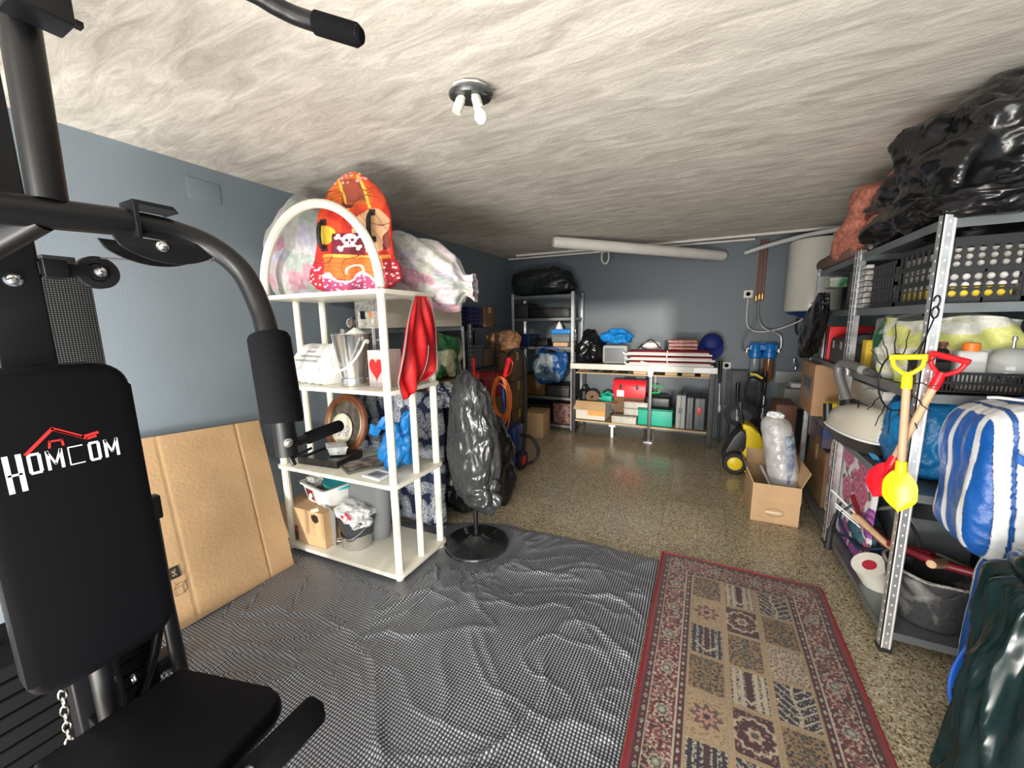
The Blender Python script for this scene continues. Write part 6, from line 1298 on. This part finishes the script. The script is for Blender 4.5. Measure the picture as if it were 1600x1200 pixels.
t = thing('white_bottle', 'translucent white bottle with an orange screw cap in the slotted basket', 'bottle', (.925, 2.14, 1.135)); obj('bottle_body', B().box(.883, .967, 2.115, 2.17, 1.135, 1.285, .014), mat('milky_bottle', (.55, .55, .54), .3), t); obj('orange_cap', B().lathe([(0, .148), (.024, .148), (.0235, .178), (.021, .18), (0, .18)], (.925, 2.14, 1.135), 30), mat('orange_plastic', (.85, .18, .02), .35), t)
t = thing('glass_dome', 'round glass dome with a metal knob at the near right end of the rack', 'glass dome', (1.04, 2.15, 1.135)); obj('dome', B().lathe([(.066, .06), (.070, .085), (.060, .125), (.035, .155), (0, .163), (0, .160), (.034, .152), (.058, .123), (.067, .085), (.063, .06)], (1.04, 2.15, 1.135), 36), mat('thick_glass', (.6, .62, .6), .05, spec=.9, alpha=.55), t); obj('metal_knob', B().lathe([(0, .16), (.006, .162), (.005, .185), (.009, .195), (.006, .205), (0, .206)], (1.04, 2.15, 1.135), 16), CHROME, t); obj('metal_base', B().lathe([(0, 0), (.06, 0), (.075, .055), (.075, .065), (.066, .067), (0, .06)], (1.04, 2.15, 1.135), 36), SILV, t)
o = bag('red_packet', (.84, 2.30, 1.19), (.05, .06, .06), REDD, 114); tag(o, 'dark red film packet behind the spray can on the right rack', 'packet')
o = obj('wicker_tray', B().box(.87, 1.17, 2.06, 2.24, 1.136, 1.155, .01), mat('brown_wicker', (.25, .12, .06), .6, c2=(.5, .5, .48), vs=30)); tag(o, 'low brown and white items lining the bottom of the slotted basket', 'tray')
# fourth tier: carton, vacuum cleaner, blue bag
t, M = closed_box('moving_carton', 'brown carton with black writing sticking out of the far right rack', .70, .98, 3.36, 3.76, .726, 1.09, CARD if 0 else mat('brown_carton', (.36, .20, .10), .55, var=.12), 0, tape=False)
for k in range(7): obj('pen_writing', B().tube([(.698, 3.42 + .035 * k, 1.0 - .02 * (k % 3)), (.698, 3.435 + .035 * k, .90 + .015 * (k % 2)), (.698, 3.45 + .035 * k, 1.0 - .02 * (k % 2)), (.698, 3.445 + .035 * k, .84)], .003, 5), DARKST, t)
closed_box('beige_box', 'beige box behind the vacuum cleaner on the right rack', .84, 1.12, 2.62, 3.14, .724, 1.03, OFFW, 0, tape=False)
o = obj('yellow_black_case', B().box(.75, .83, 3.17, 3.28, .726, .80, .008).box(.75, .83, 3.17, 3.28, .80, .86, .008), YELK); tag(o, 'small yellow and black case between the moving carton and the vacuum cleaner', 'case')
def vacuum():
    P = Vector((.80, 2.68, .726)); t = thing('vacuum_cleaner', 'cream canister cleaner with a grey bent hose on the right rack', 'vacuum cleaner', P); M = Matrix.Translation(P) @ Matrix.Rotation(math.radians(8), 4, 'Z')
    b = B(); nu, nv = 60, 40
    def g(u, v):
        a = 2 * PI * u; c, s_ = math.cos(a), math.sin(a); p = 2.5; k = (abs(c) ** p + abs(s_) ** p) ** (-1 / p); f = math.sin(v * PI / 2); r = math.cos(v * PI / 2) ** .55
        return M @ Vector((.13 * k * c * r, .27 * k * s_ * r, .075 + .155 * f * (1 - .28 * k * s_ * r)))
    b.grid(nu, nv, g); obj('cream_shell', b, mat('cream_shell_plastic', (.56, .52, .43), .3, coat=.3), t, ang=60)
    b = B(); 
    def g2(u, v):
        a = 2 * PI * u; c, s_ = math.cos(a), math.sin(a); p = 2.5; k = (abs(c) ** p + abs(s_) ** p) ** (-1 / p); w = (.8 + .22 * v); return M @ Vector((.13 * k * c * w, .27 * k * s_ * w, .004 + .076 * v))
    b.grid(nu, 8, g2); obj('dark_bumper', b, mat('vac_dark', (.035, .033, .03), .4), t); 
    obj('white_rim', B().tube([g2(k / 60, 1) for k in range(60)], .007, 8, closed=True), WHITE, t)
    obj('hose_socket', B().tube([M @ Vector(p) for p in ((-.04, .08, .185), (-.05, .09, .235))], [.045, .032], 24), BLACKP, t)
    obj('bent_hose', B().tube([M @ Vector(p) for p in ((-.05, .09, .225), (-.065, .13, .30), (-.08, .165, .385), (-.075, .15, .43), (-.06, .07, .435), (-.05, -.02, .42), (-.04, -.14, .40))], .023, 18, smoothn=6), mat('grey_hose', (.16, .155, .15), .4, .2), t)
    obj('hose_clip', B().tube([M @ Vector((-.05, -.02, .42)), M @ Vector((-.045, -.06, .413))], .025, 16), CLEAR if 0 else GREYL, t)
    obj('black_handle', B().tube([M @ Vector(p) for p in ((-.10, .17, .06), (-.105, .185, .19))], .022, 16), BLACKP, t)
    obj('power_cord', B().tube([M @ Vector(p) for p in ((-.08, -.1, .22), (-.05, -.02, .25), (-.03, .03, .235), (-.05, -.12, .24))], .004, 6, smoothn=4), BLACKP, t)
vacuum()
o = bag('blue_film_bag', (.92, 2.30, .90), (.155, .17, .185), mat('blue_sack_film', (.01, .17, .42), .35, bump=1.0, bs=14), 121, lump=.12, crease=.06, p=3.2); tag(o, 'large bright blue film bag on the right rack behind the toy shovels', 'bag')
o2 = obj('bag_hem', B().grid(20, 6, lambda u, v: Vector((.755 - .01 * math.sin(u * 9) - .02 * v, 2.36 - .16 * u, .735 + .02 * math.sin(u * 5) + .03 * v))), mat('light_blue_film', (.02, .28, .62), .3), o)
o = obj('clear_container', B().box(.92, 1.17, 2.05, 2.25, 1.03, 1.09, .012), mat('clear_grey_lid', (.4, .42, .42), .15, alpha=.8)); tag(o, 'flat clear container squeezed above the big blue film bag', 'container')
# lowest tier: ironing board, tools, tin, mortar bucket
def ironing():
    t = thing('ironing_board', 'ironing board in a white cover printed with pink roses, stored upright in the right rack', 'ironing board', (.83, 2.75, .105)); b = B(); nu, nv = 150, 90
    y0, y1, z0, z1 = 2.40, 3.18, .11, .70
    def g(off):
        def h(u, v):
            w = 1; e = min(1, min(v, 1 - v, 1 - u, u) / .03)
            y = y1 - (y1 - y0) * u; zc = z0 + (z1 - z0) * v
            if u < .18: 
                k = math.sqrt(max(0, 1 - ((.18 - u) / .18) ** 2)) * .35 + .65; zc = z0 + (z1 - z0) * (1 - (1 - v) * 1) if 0 else z0 + (z1 - z0) * (v * k)
            return Vector((.80 + off * e + .005 * mnoise.noise(Vector((u * 5, v * 5, 1))), y, zc))
        return h
    b.grid(nu, nv, g(-.013)); b.grid(nu, nv, g(.013)); bmesh.ops.remove_doubles(b.bm, verts=b.bm.verts, dist=.0003); o = obj('rose_cover', b, colmat('rose_cotton', .6), t, ang=180); co = verts(o); x, y = co[:, 1], co[:, 2]
    C = np.tile(np.array((.66, .65, .66)), (len(co), 1)); sc = .235
    for s_ in range(2):
        d, hh, ax, ay = cell(x / sc + s_ * 7.4, y / sc + s_ * 3.1, s_ * 4 + 2, .7); an = np.arctan2(ay, ax); rr = (.34 + .04 * np.cos(5 * an + hh * 6)); f = (d < rr) & (hh > (.35 if s_ == 0 else .62)); pet = .5 + .5 * np.sin(d * 42 + an * 2)
        pc = np.stack([.36 + .22 * pet, .05 + .16 * pet, .14 + .18 * pet], 1); pc = np.where((hh > .85)[:, None], np.stack([.14 + .2 * pet, .03 + .08 * pet, .16 + .2 * pet], 1), pc); C = np.where(f[:, None], pc, C)
        lf = (d > rr) & (d < rr + .11) & (np.abs(np.sin(an * 1.5 + hh * 9)) > .93) & (hh > .35); C = W3(lf, (.12, .10, .07), C)
    setcol(o, C); obj('board_leg', B().tube([(.84, 2.3, .13), (.85, 3.1, .55)], .011, 10).tube([(.84, 3.1, .13), (.85, 2.3, .55)], .011, 10), GALV, t)
ironing()
def mortar_bucket():
    P = Vector((.94, 2.19, .105)); t = thing('mortar_bucket', 'black rubber bucket caked with grey mortar at the near end of the right rack', 'bucket', P); m = mat('mortar_stained_rubber', (.035, .036, .038), .7, c2=(.28, .27, .26), vs=7, bump=.6, bs=20, dist=.8)
    m.node_tree.nodes['Color Ramp'].color_ramp.elements[0].position = .30; m.node_tree.nodes['Color Ramp'].color_ramp.elements[1].position = .46
    obj('bucket_body', B().lathe([(0, 0), (.115, 0), (.12, .01), (.150, .21), (.158, .215), (.158, .228), (.145, .226), (.112, .02), (0, .015)], P, 44), m, t); obj('mortar_rim', B().tube([P + Vector((.152 * math.cos(a), .152 * math.sin(a), .226 + .003 * math.sin(a * 7))) for a in np.linspace(0, 2 * PI, 44)[:-1]], .007, 8, closed=True), mat('dry_mortar', (.4, .38, .35), .95, bump=1, bs=80), t)
mortar_bucket()
t = thing('red_tin', 'open cream tin with a red label lying on the lowest tier of the right rack', 'tin', (.80, 2.33, .105)); Mtin = Matrix.Translation((.80, 2.33, .18)) @ Matrix.Rotation(.35, 4, 'X') @ Matrix.Rotation(-.5, 4, 'Y'); obj('tin_body', B().lathe([(.0, -.07), (.066, -.07), (.068, .05), (.07, .055), (.064, .055), (0, .045)], (0, 0, 0), 36, Mtin), OFFW, t); obj('red_label', B().lathe([(.0, .046), (.060, .0475), (.060, .049), (0, .05)], (0, 0, 0), 30, Mtin), mat('deep_red_print', (.42, .02, .04), .5), t)
def stick(name, lab, pts, r, m, cat, extra=None, group=None):
    t = obj(name, B().tube(pts, r, 12), m); tag(t, lab, cat, group)
    if extra: obj(extra[0], extra[1], extra[2], t)
    return t
stick('hammer', 'hammer with a pale wooden handle poking out above the red tin', [(.735, 2.46, .405), (.75, 2.44, .40), (.85, 2.27, .33)], [.012, .017, .013], WOOD, 'hammer', ('hammer_head', B().box(.84, .89, 2.21, 2.30, .31, .35, .006), DARKST))
stick('wooden_float_handle', 'thick wooden handle lying across the mortar bucket', [(.88, 2.06, .41), (.99, 2.2, .36)], [.016, .02], WOOD, 'tool')
stick('red_crowbar', 'dark red curved bar leaning between the ironing board and the mortar bucket', [(.79, 2.66, .43), (.80, 2.50, .36), (.84, 2.36, .33), (.95, 2.22, .37)], [.02, .026, .024, .02], REDD, 'bar')
stick('red_handled_tool', 'dark red handled tool laid across the rim of the mortar bucket', [(.83, 2.30, .36), (.95, 2.16, .37), (1.1, 2.1, .38)], .018, mat('maroon_grip', (.18, .01, .02), .4), 'tool')
for (p0, p1, lb) in (((.705, 2.73, .425), (.82, 2.52, .33), 'upper of the white rods poking out of the right rack'), ((.712, 2.66, .372), (.82, 2.48, .315), 'middle of the white rods poking out of the right rack'), ((.712, 2.65, .358), (.82, 2.46, .30), 'lowest of the white rods poking out of the right rack')):
    stick('white_rod', lb, [p0, p1], .005, WHITE, 'rod', group='rods poking out of the right rack')
for k, (pts, lb) in enumerate((([(.76, 2.75, .35), (.73, 2.70, .25), (.72, 2.62, .22), (.76, 2.5, .25), (.80, 2.42, .22)], 'black cable looping low in front of the ironing board'), ([(.78, 2.62, .40), (.72, 2.60, .32), (.76, 2.45, .24), (.84, 2.36, .30)], 'dark blue cable tangled by the hammer in the right rack'), ([(.80, 2.60, .44), (.86, 2.42, .50), (.90, 2.30, .46), (.92, 2.26, .38)], 'black hose arching behind the near upright of the right rack'))):
    o = obj('loose_cable', B().tube(pts, .007, 8, smoothn=5), (RUBBER, mat('dark_navy_cable', (.01, .02, .05), .5), RUBBER)[k]); tag(o, lb, 'cable')
stick('black_flex_grip', 'black rubber grip dangling outside the right rack near the floor', [(.725, 2.69, .30), (.71, 2.68, .22), (.705, 2.67, .20), (.70, 2.66, .09)], [.007, .008, .016, .018], RUBBER, 'grip')
b = bag('teal_rag', (.83, 2.56, .27), (.06, .12, .10), mat('teal_rag_cloth', (.03, .09, .12), .8), 131, crease=.1); tag(b, 'dark teal rag among the cables in front of the ironing board', 'rag')
closed_box('grey_tray_box', 'grey box stored behind the mortar bucket in the right rack', .92, 1.16, 2.42, 2.84, .105, .45, GREYP, 0, tape=False)
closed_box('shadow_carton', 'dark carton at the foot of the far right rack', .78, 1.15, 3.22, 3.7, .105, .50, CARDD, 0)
t = closed_box('blue_label_box', 'blue labelled box under the moving carton at the far right rack', .77, 1.1, 3.3, 3.72, .51, .68, mat('navy_print_box', (.015, .03, .12), .5, c2=(.15, .08, .03), vs=8), 0, tape=False)
# toy shovels tied to the near upright
def shovel(lab, top, bot, m, blade_n):
    top, bot = Vector(top), Vector(bot); t = thing('toy_shovel', lab, 'toy shovel', (bot.x, bot.y, bot.z - .16)); D = (bot - top).normalized(); S_ = D.cross(Vector(blade_n)).normalized(); N = S_.cross(D).normalized()
    if N.dot(Vector(blade_n)) < 0: N = -N
    F = Matrix((S_, -D, N)).transposed().to_4x4(); F.translation = top   # local x sideways, y up the shaft, z facing out
    obj('wooden_shaft', B().tube([top, bot], .0125, 16), mat('turned_pale_wood', (.62, .40, .24), .5, var=.12), t)
    b = B(); P_ = lambda x, y, z=0: F @ Vector((x, y, z))
    b.tube([P_(0, -.02), P_(0, .02), P_(0, .045)], [.0165, .0165, .013], 14); b.tube([P_(0, .03), P_(-.034, .06), P_(-.043, .085), P_(-.043, .102)], .0078, 10, smoothn=4); b.tube([P_(0, .03), P_(.034, .06), P_(.043, .085), P_(.043, .102)], .0078, 10, smoothn=4); b.tube([P_(-.052, .102), P_(.052, .102)], .0108, 14)
    obj('d_grip', b, m, t)
    F.translation = bot; b = B(); b.tube([P_(0, .02), P_(0, -.03)], [.0165, .019], 14); nu, nv = 16, 20
    def g(sd):
        def h(u, v):
            y = -.02 - .16 * v; w = .018 + .032 * math.sin(min(1, v / .4) * PI / 2) ** .8 if v < .62 else .050 * (1 - ((v - .62) / .38) ** 1.7 * .97); x = (2 * u - 1) * w; dish = -.012 * (1 - (2 * u - 1) ** 2) * min(1, v * 3) * (1 - v * .3)
            return P_(x, y, dish * -1 + .002 + sd)
        return h
    b.grid(nu, nv, g(0)); b.grid(nu, nv, g(-.004)); b.tube([P_(0, -.02, .008), P_(0, -.08, .013)], [.012, .003], 10)
    obj('shovel_blade', b, m, t, ang=70)
shovel('yellow toy shovel with a wooden shaft hanging in front of the near right upright', (.700, 1.985, 1.165), (.706, 1.95, .845), mat('toy_yellow', (.85, .72, .01), .3), (-.5, -.85, 0))
shovel('red toy shovel with a wooden shaft crossed behind the yellow one', (.772, 1.965, 1.172), (.706, 2.02, .845), mat('toy_red', (.72, .01, .02), .3), (-.6, -.75, 0))

# ------------------------------------------------------------------ big bags in the near right corner
def duffel(name, lab, x0, x1, y0, y1, z0, z1, seed):
    t = thing(name, lab, 'bag', ((x0 + x1) / 2, (y0 + y1) / 2, z0)); b = B(); cx, cy, cz = (x0 + x1) / 2, (y0 + y1) / 2, (z0 + z1) / 2; hx, hy, hz = (x1 - x0) / 2, (y1 - y0) / 2, (z1 - z0) / 2; nu, nv = 150, 150
    def g(u, v):
        th = 2 * PI * u; c, s_ = math.cos(th), math.sin(th); k = (abs(c) ** 7 + abs(s_) ** 7) ** (-1 / 7); w = 2 * v - 1; cap = max(0, 1 - abs(w) ** 9) ** .33; w = math.copysign(min(1, abs(w) * 1.04), w)
        nz = mnoise.noise(Vector((c * 1.6 + seed, s_ * 1.6, w * 2))) * .035 + mnoise.noise(Vector((c * 5 + seed, s_ * 5, w * 5))) * .010
        return Vector((cx + hx * w * (1 + nz), cy + (hy * k * c) * (cap * .97 + .03) * (1 + nz) , cz + (hz * k * s_) * (cap * .97 + .03) * (1 + nz * .8)))
    bmesh.ops.create_cube(b.bm, size=2); bmesh.ops.subdivide_edges(b.bm, edges=b.bm.edges, cuts=119, use_grid_fill=True)
    for v in b.bm.verts:
        q = v.co; k = (abs(q.x) ** 5.5 + abs(q.y) ** 5.5 + abs(q.z) ** 5.5) ** (-1 / 5.5); q = q * k
        nz = mnoise.noise(Vector((q.x * 1.3 + seed, q.y * 1.6, q.z * 1.4))) * .06 + mnoise.noise(Vector((q.x * 5 + seed, q.y * 5, q.z * 3))) * .014; fold = .012 * (1 - abs(mnoise.noise(Vector((q.x * 4, q.y * 2, q.z * 7 + seed)))) * 4)
        v.co = Vector((cx + hx * q.x * (1 + nz), cy + hy * q.y * (1 + nz + fold), cz + hz * q.z * (1 + nz * .6) * (1 - .04 * q.x * q.x)))
    o = obj('bag_body', b, colmat('striped_nylon_%d' % seed, .38, .25, 30), t, ang=180); co = verts(o); co = co + np.array(t.location); x, y, z = co[:, 0], co[:, 1], co[:, 2]
    BL = (.006, .075, .30); WT = (.60, .62, .64); NV = (.006, .025, .10); C = np.tile(np.array(BL), (len(co), 1)); wob = .02 * np.sin(z * 7)
    front = y < cy - hy * .35
    for c0 in (.13, .21, .40, .48, .70, .78, .94):
        d = np.abs((x - x0 + wob * .35 + (.05 * (z - z0) if c0 < .4 else 0)) - c0 * (x1 - x0)); C = W3(d < .016, WT, C); C = W3((d > .016) & (d < .0185), NV, C)
    end = x < x0 + .028; C = W3(end, BL, C)
    for c0 in (.25, .6, .85): C = W3(end & (np.abs(y - y0 - c0 * (y1 - y0)) < .012), WT, C)
    setcol(o, C)
    st = obj('carry_strap', B().grid(40, 4, lambda u, v: Vector((x0 + .06 + .22 * math.sin(u * PI) * .5 + .12 * u, y0 - .012 - .03 * math.sin(u * PI), z0 + .28 + .10 * (1 - u) - .07 * math.sin(u * PI) + .03 * v))), mat('strap_blue_%d' % seed, (.01, .09, .34), .6), t); md = st.modifiers.new('t', 'SOLIDIFY'); md.thickness = .004
    b = B(); b.tube([g(0.25 + .0 + .08 * math.sin(q * 4), .12 + .5 * q) + Vector((0, 0, .004)) for q in np.linspace(0, 1, 20)], .005, 6); obj('zip_line', b, mat('pale_zip_%d' % seed, (.6, .6, .58), .4), t)
duffel('striped_bag', 'big blue nylon bag with white double stripes piled in the near right corner', .795, 1.34, 1.68, 1.985, .60, 1.15, 3)
duffel('striped_bag', 'lower blue and white striped bag mostly hidden behind the dark green bin bag', .93, 1.34, 1.67, 1.97, .0, .595, 8)
def strap2():
    st = obj('blue_strap', B().grid(40, 3, lambda u, v: Vector((.815 - .045 * math.sin(u * 3.6) + .03 * v, 1.63 - .05 * u + .01 * v, .40 - .39 * u))), mat('strap_cobalt', (.01, .10, .50), .6)); md = st.modifiers.new('t', 'SOLIDIFY'); md.thickness = .004; tag(st, 'loose cobalt blue strap trailing to the floor beside the dark green bag', 'strap')
strap2()
def green_bag():
    b = B(); nu, nv = 200, 130
    def g(u, v):
        th = 2 * PI * u; c, s_ = math.cos(th), math.sin(th); k = (abs(c) ** 3 + abs(s_) ** 3) ** (-1 / 3); top = .70; w = v
        r = (1.02 - .12 * w) if w < .9 else .91 * math.sqrt(max(0, 1 - ((w - .9) / .1) ** 2)) 
        pl = .018 * (1 - abs(mnoise.noise(Vector((c * 3.1, s_ * 3.1, w * 2.2)))) * 3) + .04 * mnoise.noise(Vector((c * 1.2, s_ * 1.2, w * 1.5 + 3))) + .008 * (1 - abs(mnoise.noise(Vector((c * 8, s_ * 8, w * 3)))) * 3)
        return Vector((1.035 + (.31 * k * c) * r + pl * c + .02 * w, 1.41 + (.20 * k * s_) * r + pl * s_ + .03 * w, (top + .035) * w + .02 * mnoise.noise(Vector((c * 2, s_ * 2, 7))) * w))
    b.grid(nu, nv, g); o = obj('dark_green_bin_bag', b, BAGDG, ang=180); tag(o, 'huge dark green bin bag standing in the near right corner', 'bag')
    o2 = obj('rolled_rim', B().tube([(.84, 1.54, .73), (.82, 1.46, .75), (.87, 1.38, .75), (1.04, 1.35, .755), (1.24, 1.38, .755)], [.03, .04, .045, .045, .04], 16, smoothn=5), BAGDG, o, ang=180)
green_bag()
